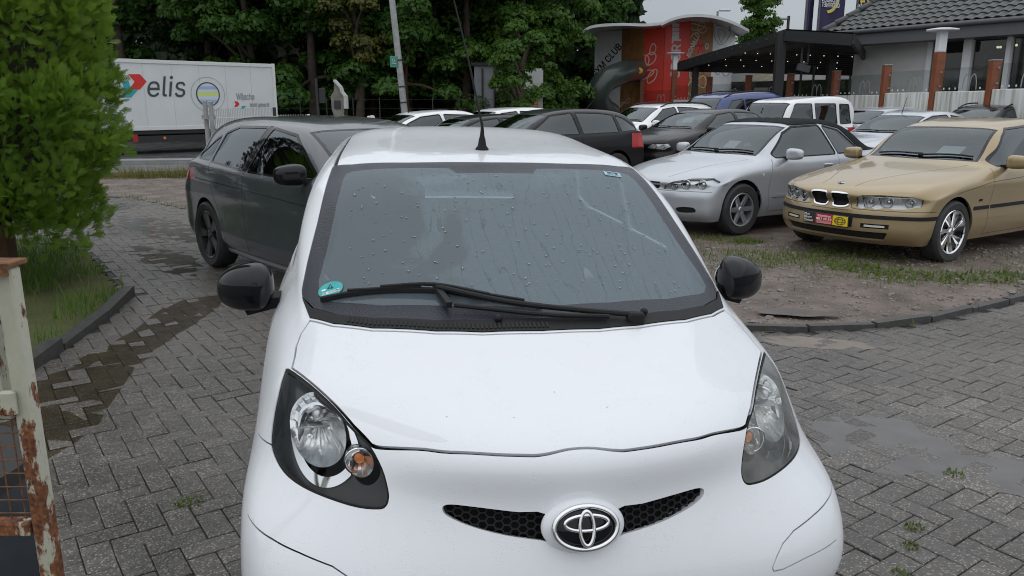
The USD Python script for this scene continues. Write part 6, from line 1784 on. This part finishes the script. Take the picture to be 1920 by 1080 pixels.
# pergola
pe = thing('pergola', 'black slatted pergola roof with small lamps over the terrace', 'pergola')
A, B, C, Dp = spot(1272, 118, 36), spot(1474, 57, 28), spot(1600, 64, 25.5), spot(1640, 126, 33)
for (a, b), w_ in (((A, B), .34), ((B, C), .34), ((A, Dp), .36), ((Dp, C), .3)):
    put('fascia', beam(a - (0, 0, w_ / 2), b - (0, 0, w_ / 2), .10, w_), 'pergola_dark', pe)
for k in range(1, 14):
    t = k / 14
    a, b = A + (B - A) * t, Dp + (C - Dp) * t
    put('slat', beam(a - (0, 0, .10), b - (0, 0, .10), .22, .07), 'pergola_dark', pe)
put('roof_sheet', cat_mesh([trimesh.Trimesh(np.array([A, B, C, Dp, A + (0, 0, .05), B + (0, 0, .05), C + (0, 0, .05), Dp + (0, 0, .05)]), np.array([(0, 1, 2), (0, 2, 3), (4, 6, 5), (4, 7, 6), (0, 4, 5), (0, 5, 1), (3, 2, 6), (3, 6, 7)]), process=False)]), 'pergola_dark', pe)
for r_, t in enumerate((.12, .33, .55)):
    for k in range(9):
        s = .12 + k * .10
        a, b = A + (B - A) * t, Dp + (C - Dp) * t
        p = a + (b - a) * s - np.array([0, 0, .20])
        g = trimesh.creation.icosphere(1, .018); g.apply_translation(p)
        put('lamp', g, 'lamp_glow', pe)
for x, d, yt_, w_ in ((1305, 35, 120, .12), (1466, 28.2, 60, .15), (1562, 29.5, 90, .13)):
    a, b = spot(x, yt_, d), spot(x, 190, d)
    put('column', bx(a[0] - w_, a[0] + w_, d - w_, d + w_, 0, a[2], .01), 'pergola_dark', pe)
a = spot(1511, 70, 28)
put('heater', cat_mesh([beam(a + (-.09, 0, .1), a + (-.09, 0, -.85), .05, .05), beam(a + (.13, 0, .1), a + (.13, 0, -.8), .05, .05), beam(a + (-.2, 0, -.95), a + (.2, 0, -1.05), .2, .22), beam(a + (-.1, 0, -.85), a + (.14, 0, -.85), .06, .06)]), 'fascia_grey', pe)
pc = thing('camera_pole', 'short dark pole with a small camera on the pergola ridge', 'camera')
a = spot(1477, 56, 28.2)
put('pole', tube([a, a + (0, 0, .45)], .05, 8), 'pergola_dark', pc); put('camera', bx(a[0] - .28, a[0] - .04, a[1] - .05, a[1] + .05, a[2] + .32, a[2] + .40, .02), 'galvanised', pc)
sl_ = spot(1359, 19, 46)
hl_ = thing('street_lamp', 'pale street lamp head beside the slim tree behind the tower', 'street lamp', loc=(sl_[0], sl_[1], 0))
put('lamp_head', moved(bx(-.30, .32, -.12, .12, -.06, .06, .04), (0, 0, sl_[2])), 'frame_white', hl_); put('column', tube([(-.36, .1, 0), (-.36, .1, sl_[2] - .05)], .06, 8), 'galvanised', hl_)

# main building
E0, E1 = spot(1546, 64, 29.0), spot(1925, 34, 23.4)
zE = (E0[2] + E1[2]) / 2
WF = Wall(g2(spot(1600, 120, 29.2)), g2(spot(1935, 120, 23.9)))
rs = thing('restaurant', 'grey rendered restaurant building with dark tiled roof and tall windows', 'building')
ztop = zE - .32
xs_ = [0.0] + [WF.uv(x, 110)[0] for x in (1737, 1747, 1766, 1804, 1820, 1884, 1893)] + [WF.L + 1.5]
put('wall', cat_mesh([WF.box(0, xs_[1], 0, ztop, -.3, 0), WF.box(-.0, .3, 0, ztop, -7, -.31)]), 'render_grey', rs)
put('parapet_wall', WF.box(xs_[1] + .002, WF.L + 1.5, 0, .55, -.3, -.01), 'render_grey', rs)
for a, b in ((xs_[1], xs_[2]), (xs_[4], xs_[5]), (xs_[6], xs_[7])):
    put('window_frame', WF.box(a + .003, b, .55, ztop, -.16, .03, .01), 'frame_white', rs)
put('window_head', WF.box(xs_[1] + .003, WF.L + 1.5, ztop - .12, ztop, -.2, -.02), 'fascia_grey', rs)
put('dark_post', WF.box(xs_[2] + .003, xs_[3], .55, ztop - .12, -.14, -.01), 'fascia_grey', rs)
for a, b in ((xs_[3], xs_[4]), (xs_[5], xs_[6]), (xs_[7], xs_[8])):
    put('window_pane', WF.box(a + .003, b - .003, .55, ztop - .12, -.10, -.09), 'shop_glass', rs)
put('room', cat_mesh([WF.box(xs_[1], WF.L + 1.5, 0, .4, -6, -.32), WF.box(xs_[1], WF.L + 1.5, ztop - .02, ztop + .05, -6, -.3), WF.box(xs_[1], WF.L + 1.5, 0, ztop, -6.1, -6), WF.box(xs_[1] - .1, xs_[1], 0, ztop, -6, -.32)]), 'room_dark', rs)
mat('menu_green', (.05, .10, .02), rough=.5); mat('menu_grey', (.10, .10, .10), rough=.5)
u = WF.uv(1773, 112); put('menu_screen', WF.box(u[0] - .1, u[0] + .1, u[1] - .22, u[1] + .22, -2.0, -1.95), 'menu_green', rs)
u = WF.uv(1856, 112); put('menu_screen', WF.box(u[0] - .25, u[0] + .25, u[1] - .3, u[1] + .3, -2.4, -2.35), 'menu_grey', rs)
for x, y in ((1767, 81), (1829, 86), (1834, 86), (1864, 82), (1885, 78)):
    u = WF.uv(x, y); g = trimesh.creation.icosphere(1, .04); g.apply_translation((u[0], u[1], -1.2)); g.apply_transform(WF.M); put('ceiling_lamp', g, 'lamp_glow', rs)
ev = (E1 - E0); ev[2] = 0; ev /= np.linalg.norm(ev)
nn_ = np.array([-ev[1], ev[0], 0]); nn_ = nn_ if nn_[1] > 0 else -nn_
G0 = np.array([E0[0], E0[1], zE]); Lr = 10.5
put('fascia', beam(G0 - (0, 0, .22) + nn_ * .12, G0 + ev * Lr - (0, 0, .22) + nn_ * .12, .05, .40), 'fascia_grey', rs)
put('soffit', beam(G0 - (0, 0, .40) + nn_ * .45, G0 + ev * Lr - (0, 0, .40) + nn_ * .45, .70, .04), 'fascia_grey', rs)
gut = []
put('gutter', tube([G0 + nn_ * .0 + (0, 0, .0), G0 + ev * Lr], .075, 10), 'fascia_grey', rs, smooth=True)
pit = math.radians(30)
upv = nn_ * math.cos(pit) + np.array([0, 0, 1]) * math.sin(pit)
rn = np.cross(ev, upv); rn = rn if rn[2] > 0 else -rn
O = G0 + nn_ * .04 + np.array([0, 0, .06])
rf = UsdGeom.Xform.Define(stage, '/World/restaurant/roof').GetPrim()
skew = .33
deck = np.array([O - rn * .05, O + ev * Lr - rn * .05, O + ev * Lr + upv * 6.2 - rn * .05, O + upv * 6.2 + ev * 6.2 * skew - rn * .05])
put('roof_deck', (np.vstack([deck, deck - rn * .08]), np.array([(0, 1, 2), (0, 2, 3), (4, 6, 5), (4, 7, 6), (0, 3, 7), (0, 7, 4), (0, 4, 5), (0, 5, 1)])), 'tile_grey', rf)
TWd, THt = .30, .345
prof = np.array([(0, .0), (.06, .042), (.12, .05), (.18, .035), (.24, .006), (.31, .0)])
def tile_mesh(x, y):
    V = []
    for yy, lift, th in ((0, .045, 0), (THt + .05, .008, 0)):
        for a, b in prof:
            V.append(O + ev * (x + a) + upv * (y + yy) + rn * (b + lift))
    for a, b in prof:
        V.append(O + ev * (x + a) + upv * y + rn * (b + .045 - .03))
    n = len(prof); Fc = []
    for i in range(n - 1):
        Fc += [(i, i + 1, n + i + 1), (i, n + i + 1, n + i), (2 * n + i, 2 * n + i + 1, i + 1), (2 * n + i, i + 1, i)]
    return np.array(V), np.array(Fc)
ct = 0
rest_t = []
for r_ in range(18):
    y = r_ * THt
    for q in range(36):
        x = q * TWd + (0 if r_ % 2 else .0)
        if x < y * skew - .05 or x > Lr - .3:
            continue
        P0 = O + ev * x + upv * y
        dd = P0[1] * cP - (P0[2] - EYE) * sP; uu = P0[1] * sP + (P0[2] - EYE) * cP
        px_, py_ = 960 + FPX * P0[0] / dd, 540 - FPX * uu / dd
        if px_ > 1960 or py_ < -40:
            continue
        if ct < 300:
            put('roof_tile', tile_mesh(x, y), 'tile_grey', rf, smooth=40); ct += 1
        else:
            rest_t.append(tile_mesh(x, y))
if rest_t:
    tag(put('roof_tile_rest', cat_mesh([trimesh.Trimesh(*t, process=False) for t in rest_t]), 'tile_grey', rf), kind='stuff')
hip = []
for k in range(13):
    a = O + upv * (k * .48) + ev * (k * .48 * skew - .06) + rn * .05
    b = a + (upv + ev * skew) * .50
    put('hip_tile', tube([a + rn * .02, b], [.12, .105], 10), 'tile_grey', rf, smooth=True)
# low glazed part behind the pergola
WB = Wall(g2(spot(1368, 150, 41)), g2(spot(1640, 150, 35)))
lw = thing('terrace_building', 'low glazed part of the restaurant in the shade behind the pergola', 'building')
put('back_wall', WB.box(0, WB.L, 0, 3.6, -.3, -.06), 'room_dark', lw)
put('pale_band', WB.box(0, WB.L, 2.55, 2.95, -.05, .0), 'render_grey', lw)
put('counter', WB.box(0, WB.L, 0, 1.5, -.05, .02), 'fascia_grey', lw)
put('pale_box', WB.box(WB.L * .20, WB.L * .30, 1.85, 2.25, -.05, .02), 'frame_white', lw)
put('window_band', WB.box(.05, WB.L - .05, 1.5, 2.55, .03, .04), 'shop_glass', lw)
put('yellow_stripe', cat_mesh([WB.ex(Polygon([(x, 2.58), (x + .12, 2.58), (x + .95, 2.92), (x + .80, 2.92)]), .003, .008) for x in (.7, 1.4, 2.0)]), 'flag_yellow', lw)

# banners seen from behind
def banner(x0, x1, y0, D, label, words=True):
    A, B = spot(x0, y0, D), spot(x1, y0, D + .6)
    W = Wall(g2(A), g2(B))
    z0 = A[2]; z1 = z0 + 3.2
    t = thing('banner', label, 'banner', group=None)
    n = 14
    xs = np.linspace(0, W.L, n)
    wav = .05 * np.sin(xs / W.L * 7)
    V = np.vstack([np.column_stack([xs, np.full(n, z), wav + dz]) for dz in (0, -.012) for z in (z0, z1)])
    Fc = []
    for i in range(n - 1):
        Fc += [(i, i + 1, n + i + 1), (i, n + i + 1, n + i), (2 * n + i, 3 * n + i + 1, 2 * n + i + 1), (2 * n + i, 3 * n + i, 3 * n + i + 1)]
    m = trimesh.Trimesh(V, np.array(Fc), process=False); m.apply_transform(W.M)
    put('cloth', m, 'flag_purple', t, smooth=True)
    put('pole', tube([A * [1, 1, 0], np.array([A[0], A[1], z1 + .4])], .05, 8), 'fascia_grey', t)
    if words:
        yb = words
        for txt, h_, py, m_ in (('24', .44, yb - 25, 'flag_yellow'), ('STUNDEN', .17, yb - 9, 'plinth_white'), ('GEÖFFNET', .16, yb, 'plinth_white')):
            px_ = (x0 + x1) / 2
            u = W.uv(px_, py)
            put('lettering', W.text(txt, h_, u, .07, sx=-.85), m_, t)
        c = W.uv((x0 + x1) / 2 + 4, yb - 8)
        th = np.linspace(-1.5, .7, 16)
        o = [(c[0] - .25 + .62 * math.cos(q), c[1] + .12 + .62 * math.sin(q)) for q in th]
        i_ = [(c[0] - .32 + .56 * math.cos(q), c[1] + .18 + .58 * math.sin(q)) for q in th[::-1]]
        if yb < 20:
            put('moon_print', W.ex(Polygon(o + i_).buffer(0), .06, .065), 'flag_yellow', t)
banner(1532, 1578, 66, 33.0, 'dark purple banner with mirrored yellow and white writing behind the pergola', 9)
banner(1602, 1637, 66, 33.5, 'dark purple banner with mirrored writing half hidden by the tiled roof', 23)
banner(1508, 1520, 66, 33.0, 'narrow edge of a dark purple banner, leftmost of the three', False)

# --- the rusty gate at the left edge
usdkit.material(stage, '/World/Looks/rusty_paint', {'g': ('geometry', {}), 'sx': ('separate_xyz', {}), 'mp': ('mapping', {'scale': (1, 1, .45)}), 'n': ('noise_texture', {'scale': 26.0, 'detail': 8, 'roughness': .68}), 'n2': ('noise_texture', {'scale': 90.0, 'detail': 4}),
    'hz': ('map_range', {'from_min': .45, 'from_max': .95, 'to_min': .16, 'to_max': .0}), 'ad': ('math', {'math_type': 'add'}), 'th': ('map_range', {'from_min': .515, 'from_max': .57, 'clamp': True}),
    'rr': ('rgb_ramp', {'ramp': [(.3, (.045, .018, .010)), (.55, (.16, .055, .02)), (.75, (.26, .11, .035))]}), 'pr': ('rgb_ramp', {'ramp': [(.3, (.36, .36, .28)), (.7, (.48, .47, .38))]}), 'm': ('mix_color', {}),
    'rg': ('map_range', {'to_min': .35, 'to_max': .85}), 'b': ('bump', {'strength': .6, 'distance': .004}), 'p': ('principled_bsdf', {})},
    [('g.position', 'sx.vector'), ('sx.z', 'hz.value'), ('g.position', 'mp.vector'), ('mp.vector', 'n.vector'), ('n.fac', 'ad.value1'), ('hz.result', 'ad.value2'), ('ad.value', 'th.value'), ('g.position', 'n2.vector'), ('n2.fac', 'rr.fac'), ('n.fac', 'pr.fac'),
     ('th.result', 'm.fac'), ('pr.color', 'm.a'), ('rr.color', 'm.b'), ('m.result', 'p.base_color'), ('th.result', 'rg.value'), ('rg.result', 'p.roughness'), ('ad.value', 'b.height'), ('b.normal', 'p.normal')], surface='p.BSDF')
mat('rust', (.10, .04, .018), rough=.85, color2=(.22, .10, .04), vscale=40, bump=.5, bscale=120)
gt = thing('steel_gate', 'rusty pale green steel gate with wire mesh at the left edge', 'gate')
gp_ = spot(88, 1000, 1.55)
px0 = gp_[0]; zt0 = spot(20, 500, 1.55)[2]
put('post', bx(px0 - .018, px0 + .018, 1.53, 1.566, 0, zt0, .004), 'rusty_paint', gt)
put('top_bracket', cat_mesh([bx(px0 - .08, px0 + .022, 1.515, 1.585, zt0 + .001, zt0 + .012, .002), bx(px0 - .08, px0 + .024, 1.510, 1.516, zt0 - .012, zt0 + .014)]), 'rust', gt)
zb_ = spot(60, 770, 1.55)[2]; zm = spot(75, 985, 1.55)[2]
put('stile', bx(px0 - .062, px0 - .036, 1.53, 1.565, zb_ + .028, zt0 - .01, .003), 'rusty_paint', gt)
put('gate_rail', bx(px0 - .60, px0 - .024, 1.53, 1.565, zb_ - .012, zb_ + .026, .003), 'rusty_paint', gt)
put('gate_rail', bx(px0 - .60, px0 - .024, 1.53, 1.565, zm - .016, zm + .014, .003), 'rusty_paint', gt)
put('gate_rail', bx(px0 - .60, px0 - .064, 1.53, 1.565, zt0 - .06, zt0 - .02, .003), 'rusty_paint', gt)
put('hinge', bx(px0 - .035, px0 - .004, 1.515, 1.53, zb_ + .0, zb_ + .055, .005), 'rusty_paint', gt)
put('bolt', tube([(px0 - .09, 1.518, zb_ + .012), (px0 - .03, 1.518, zb_ + .012)], .009, 10), 'rusty_paint', gt)
put('latch', bx(px0 - .05, px0 - .03, 1.515, 1.53, zt0 - .14, zt0 - .09, .004), 'rusty_paint', gt)
for z in np.arange(zm + .03, zb_ - .015, .031):
    put('mesh_wire', tube([(px0 - .60, 1.55, z - .004), (px0 - .022, 1.55, z)], .0016, 6), 'rust', gt)
for x in np.arange(px0 - .60, px0 - .03, .031):
    put('mesh_wire', tube([(x, 1.553, zm), (x, 1.553, zb_)], .0016, 6), 'rust', gt)
mat('drum_blue', (.03, .035, .042), rough=.5, var=.3, vscale=8)
dr = thing('plastic_drum', 'dark blue grey drum behind the gate mesh', 'drum', loc=(px0 - .47, 1.80, 0))
put('drum_body', revolve([(0, 0), (.24, 0), (.26, .02), (.26, .28), (.27, .30), (.26, .32), (.26, .62), (.23, .68), (0, .68)], 32, 'z'), 'drum_blue', dr, smooth=30)
put('drum_lid', revolve([(.245, .675), (.262, .68), (.262, .72), (.22, .735), (0, .735)], 32, 'z'), 'truck_dark', dr, smooth=30)
# ------------------------------------------------------------------ trees
mat('bark', (.060, .045, .033), rough=.9, var=.35, vscale=6, bump=.6, bscale=20)
mat('bark_brown', (.085, .048, .028), rough=.9, var=.3, vscale=5)
leafmat('leaf_oak', (.030, .085, .014), (.13, .25, .042), .46, .45)
leafmat('leaf_lime', (.040, .105, .016), (.19, .32, .05), .46, .45)
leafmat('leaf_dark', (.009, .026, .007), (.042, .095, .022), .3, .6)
leafmat('leaf_blue', (.008, .030, .020), (.030, .070, .045), .25, .45)
leafmat('thuja_leaf', (.065, .15, .014), (.48, .66, .09), .52, .5)
leafmat('thuja_dark', (.010, .032, .018), (.035, .080, .04), .2, .5)
leafmat('leaf_autumn', (.04, .06, .010), (.24, .19, .04), .3, .45)
TR = np.random.default_rng(5)
def leaf_quads(C, nrm, size):
    """Leaf-sized folded quads at C facing about nrm."""
    n = len(C)
    t = TR.normal(size=(n, 3)); u = np.cross(nrm, t); u /= np.linalg.norm(u, axis=1, keepdims=True)
    v = np.cross(nrm, u)
    s = (size * TR.uniform(.6, 1.35, n))[:, None]
    u, v = u * s, v * s * .62
    V = np.stack([C - u, C + v * .9 + nrm * s * .12, C + u, C - v * .9 + nrm * s * .12], 1).reshape(-1, 3)
    f = np.array([(0, 1, 3), (1, 2, 3)])
    return V, (f[None] + 4 * np.arange(n)[:, None, None]).reshape(-1, 3)
def crown_points(n, clumps, rad, jitter=.35):
    """Points on the outer shells of clumps (centre, radius), with gaps."""
    k = TR.integers(0, len(clumps), n)
    d = TR.normal(size=(n, 3)); d /= np.linalg.norm(d, axis=1, keepdims=True)
    d[:, 2] = np.where(d[:, 2] < -.3, -d[:, 2] * .6, d[:, 2])
    r = rad[k] * (1 - jitter * TR.random(n) ** 1.5)
    P = clumps[k] + d * r[:, None] * np.array([1, 1, .72])
    nr = d * .8 + TR.normal(size=(n, 3)) * .45 + np.array([0, 0, .35])
    return P, nr / np.linalg.norm(nr, axis=1, keepdims=True)
def make_tree(name, label, loc, H, z0, Rx, nclump, nleaf, leaf, size, crad=(.55, 1.0), group=None, bark='bark', rz=0.0, shape='oval'):
    t = thing(name, label, 'tree', loc, rz, group)
    cl = []
    while len(cl) < nclump:
        q = TR.uniform(-1, 1, 3)
        if (q ** 2).sum() > 1 or (q ** 2).sum() < .15:
            continue
        zz = z0 + (H - z0) * (q[2] * .5 + .5)
        w = 1.0
        if shape == 'column':
            q[:2] *= 1.0
        cl.append((q[0] * Rx * w, q[1] * Rx * w, zz))
    for _ in range(nclump // 5 if shape == 'oval' and nclump > 50 and z0 < 3.2 else 0):     # lower boughs that hide the stem
        a_ = TR.uniform(0, 2 * PI); r_ = TR.uniform(.45, .95)
        cl.append((r_ * Rx * math.cos(a_), r_ * Rx * math.sin(a_), TR.uniform(.62, 1.1) * z0))
    cl = np.array(cl); rad = TR.uniform(*crad, len(cl))
    P, nr = crown_points(nleaf, cl, rad)
    put('crown', leaf_quads(P, nr, size), leaf, t)
    limbs = [tube(spline([(0, 0, -.1), (TR.normal(0, .1), TR.normal(0, .1), H * .35), (TR.normal(0, .25), TR.normal(0, .25), H * .82)], 6), np.linspace(.26, .05, 13) * min(1, H / 9), 9)]
    for c in cl[TR.choice(len(cl), min(9, len(cl)), replace=False)]:
        zb = max(.22 * H, c[2] - .45 * math.hypot(c[0], c[1]) - .8)
        limbs.append(tube(spline([(0, 0, zb), (c[0] * .45, c[1] * .45, (zb + c[2]) * .5 + .15), c], 4), np.linspace(.09, .02, 9), 6))
    put('trunk', cat_mesh(limbs), bark, t, smooth=True)
    return t
GR = 'broad leaved trees along the road'
oak = make_tree('broadleaf_tree', 'dark green oak with big lower boughs just right of the truck', (-8.3, 34.0, 0), 11.5, 2.3, 3.0, 70, 21000, 'leaf_oak', .125, group=GR)
lime = make_tree('broadleaf_tree', 'fresh green tree with yellowish leaf tips, nearest to the play tower', (.55, 36.3, 0), 11, 1.9, 2.9, 70, 21000, 'leaf_lime', .120, group=GR)
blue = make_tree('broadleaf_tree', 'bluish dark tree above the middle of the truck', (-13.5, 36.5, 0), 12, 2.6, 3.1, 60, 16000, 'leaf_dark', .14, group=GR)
back = make_tree('broadleaf_tree', 'tree with dark crown right behind the leaning column', (-4.6, 36.0, 0), 11, 3.0, 2.9, 60, 17000, 'leaf_oak', .13, group=GR, bark='bark_brown')
for src, x, y, rz, s, lab in ((oak, -11.0, 34.2, 2.1, .95, 'dark green tree with a rounded bough above the right end of the truck'), (lime, -2.0, 34.6, 1.3, 1.0, 'green tree behind the aerial of the white hatchback, above the poster board'),
                              (back, -4.4, 33.6, 2.6, .95, 'brown stemmed tree between the leaning column and the aerial'), (oak, -17.0, 35.5, .7, 1.1, 'dark tree above the left end of the truck'),
                              (blue, -20.5, 36.0, 1.9, 1.0, 'dark tree seen through the gaps right of the conifer'), (lime, -6.4, 37.5, 4.0, 1.05, 'green tree with a brownish tinge left of the leaning column'),
                              (blue, -.4, 40.5, .4, 1.15, 'tall dark tree behind the two trees at the poster board'), (oak, 4.6, 49.0, 3.3, 1.15, 'tall dark tree whose boughs reach over the tower roof'),
                              (blue, -9.8, 40.0, 5.0, 1.2, 'dark tree in the second row behind the right end of the truck'), (blue, -3.0, 40.5, 2.9, 1.2, 'dark tree in the second row behind the leaning column'), (blue, -15.5, 41.0, 1.0, 1.2, 'dark tree in the second row above the truck roof')):
    dup(src, lab, 'tree', (x, y, 0), rz, GR, s)
make_tree('broadleaf_tree', 'small tree with yellowing leaves left of the leaning column', (-6.2, 32.4, 0), 7.5, 2.3, 1.5, 26, 5200, 'leaf_autumn', .10, crad=(.4, .7), group=GR)
make_tree('slim_tree', 'slim upright light green tree behind the pergola', (14.4, 48.0, 0), 10.5, 2.0, .95, 110, 20000, 'leaf_lime', .10, crad=(.35, .6))
make_tree('broadleaf_tree', 'small low bushy tree half hiding the poster board', (.35, 31.6, 0), 4.6, 1.35, 1.25, 26, 6500, 'leaf_lime', .085, crad=(.3, .5), group=GR)
# dense wood behind
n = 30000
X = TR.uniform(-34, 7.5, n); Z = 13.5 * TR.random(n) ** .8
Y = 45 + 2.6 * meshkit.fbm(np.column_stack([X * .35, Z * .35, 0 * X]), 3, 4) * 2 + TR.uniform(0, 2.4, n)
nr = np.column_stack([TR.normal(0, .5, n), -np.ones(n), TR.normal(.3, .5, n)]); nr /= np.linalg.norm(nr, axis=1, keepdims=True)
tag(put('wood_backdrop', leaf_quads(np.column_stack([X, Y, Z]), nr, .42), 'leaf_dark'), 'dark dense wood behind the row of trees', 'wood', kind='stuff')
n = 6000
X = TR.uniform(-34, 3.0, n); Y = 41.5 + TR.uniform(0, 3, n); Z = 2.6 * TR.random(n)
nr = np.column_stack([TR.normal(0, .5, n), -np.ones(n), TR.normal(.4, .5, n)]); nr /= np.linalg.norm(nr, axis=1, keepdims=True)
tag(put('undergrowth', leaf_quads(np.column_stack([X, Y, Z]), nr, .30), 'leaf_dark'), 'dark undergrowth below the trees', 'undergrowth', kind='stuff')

# conifers at the left: flat sprays of scale leaves
def spray(L=.085, m=6):
    V, F = [], []
    def strip(p, q, w0, w1):
        d = q - p; s = np.array([-d[1], d[0], 0]); s /= np.linalg.norm(s) + 1e-9
        k = len(V); V.extend([p - s * w0, p + s * w0, q + s * w1, q - s * w1]); F.extend([(k, k + 1, k + 2), (k, k + 2, k + 3)])
    strip(np.array([0, 0, 0.]), np.array([L, 0, -.1 * L]), 0.0026, .0016)
    for i in range(m):
        t = .18 + .75 * i / m
        for s in (-1, 1):
            a = np.array([L * t, 0, -.1 * L * t]); ln = L * (.50 - .34 * t)
            b = a + np.array([ln * .75, s * ln * .72, -.12 * ln]); strip(a, b, .0030, .0020)
    return np.array(V), np.array(F)
SV, SF = spray()
def conifer(name, label, loc, H, Rb, z0, n, m, nclump, group=None, s=1.0):
    t = thing(name, label, 'conifer', loc, 0, group)
    C, Nn = [], []
    for _ in range(nclump):
        z = z0 + (H - z0) * TR.random() ** 1.0
        a = TR.uniform(0, 2 * PI)
        env = Rb * (1 - .55 * ((z - z0) / (H - z0)) ** 1.6) * min(1, .55 + (z - z0) * .9)
        C.append((env * math.cos(a), env * math.sin(a), z)); Nn.append((math.cos(a), math.sin(a), .25))
    C, Nn = np.array(C), np.array(Nn)
    cr = TR.uniform(.09, .24, nclump) * s
    k = TR.integers(0, nclump, n)
    d = TR.normal(size=(n, 3)) * .75 + Nn[k] * .9; d /= np.linalg.norm(d, axis=1, keepdims=True)
    P = C[k] + d * cr[k][:, None] * np.array([1, 1, 1.15]) * (.45 + .55 * TR.random(n) ** .5)[:, None]
    # a thinner even layer over the whole outline
    nb = n // 3
    zz = z0 + (H - z0) * TR.random(nb); aa = TR.uniform(0, 2 * PI, nb)
    ee = Rb * (1 - .55 * ((zz - z0) / (H - z0)) ** 1.6) * np.minimum(1, .55 + (zz - z0) * .9) * TR.uniform(.80, 1.0, nb)
    P[:nb] = np.column_stack([ee * np.cos(aa), ee * np.sin(aa), zz]); d[:nb] = np.column_stack([np.cos(aa), np.sin(aa), 0 * aa])
    f = d * .8 + np.array([0, 0, .55]) + TR.normal(size=(n, 3)) * .3; f /= np.linalg.norm(f, axis=1, keepdims=True)
    g = TR.normal(size=(n, 3)); g -= f * np.einsum('ij,ij->i', g, f)[:, None]; g /= np.linalg.norm(g, axis=1, keepdims=True)
    h = np.cross(f, g)
    sc = TR.uniform(.7, 1.25, n)[:, None, None] * s
    V = P[:, None] + sc * (SV[None, :, :1] * f[:, None] + SV[None, :, 1:2] * g[:, None] + SV[None, :, 2:] * h[:, None])
    put('foliage', (V.reshape(-1, 3), (SF[None] + len(SV) * np.arange(n)[:, None, None]).reshape(-1, 3)), m, t)
    # brown inner twigs and a dark core
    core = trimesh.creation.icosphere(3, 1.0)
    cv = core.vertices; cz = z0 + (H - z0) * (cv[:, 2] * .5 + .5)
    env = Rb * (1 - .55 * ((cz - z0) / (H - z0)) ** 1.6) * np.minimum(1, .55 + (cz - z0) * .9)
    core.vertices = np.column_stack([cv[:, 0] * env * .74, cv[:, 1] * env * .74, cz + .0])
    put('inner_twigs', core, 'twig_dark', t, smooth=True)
    put('trunk', tube([(0, 0, -.1), (0, 0, H * .8)], [.11, .04], 9), 'bark_brown', t)
    return t
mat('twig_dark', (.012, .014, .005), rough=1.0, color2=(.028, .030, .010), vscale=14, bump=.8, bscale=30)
conifer('thuja', 'large bright green thuja filling the upper left corner', (-4.42, 6.75, 0), 5.6, .88, .50, 34000, 'thuja_leaf', 420, s=1.2)
conifer('thuja', 'bluish green conifer in the shade behind the bright thuja', (-5.45, 7.9, 0), 5.5, 1.0, .45, 16000, 'thuja_dark', 200)
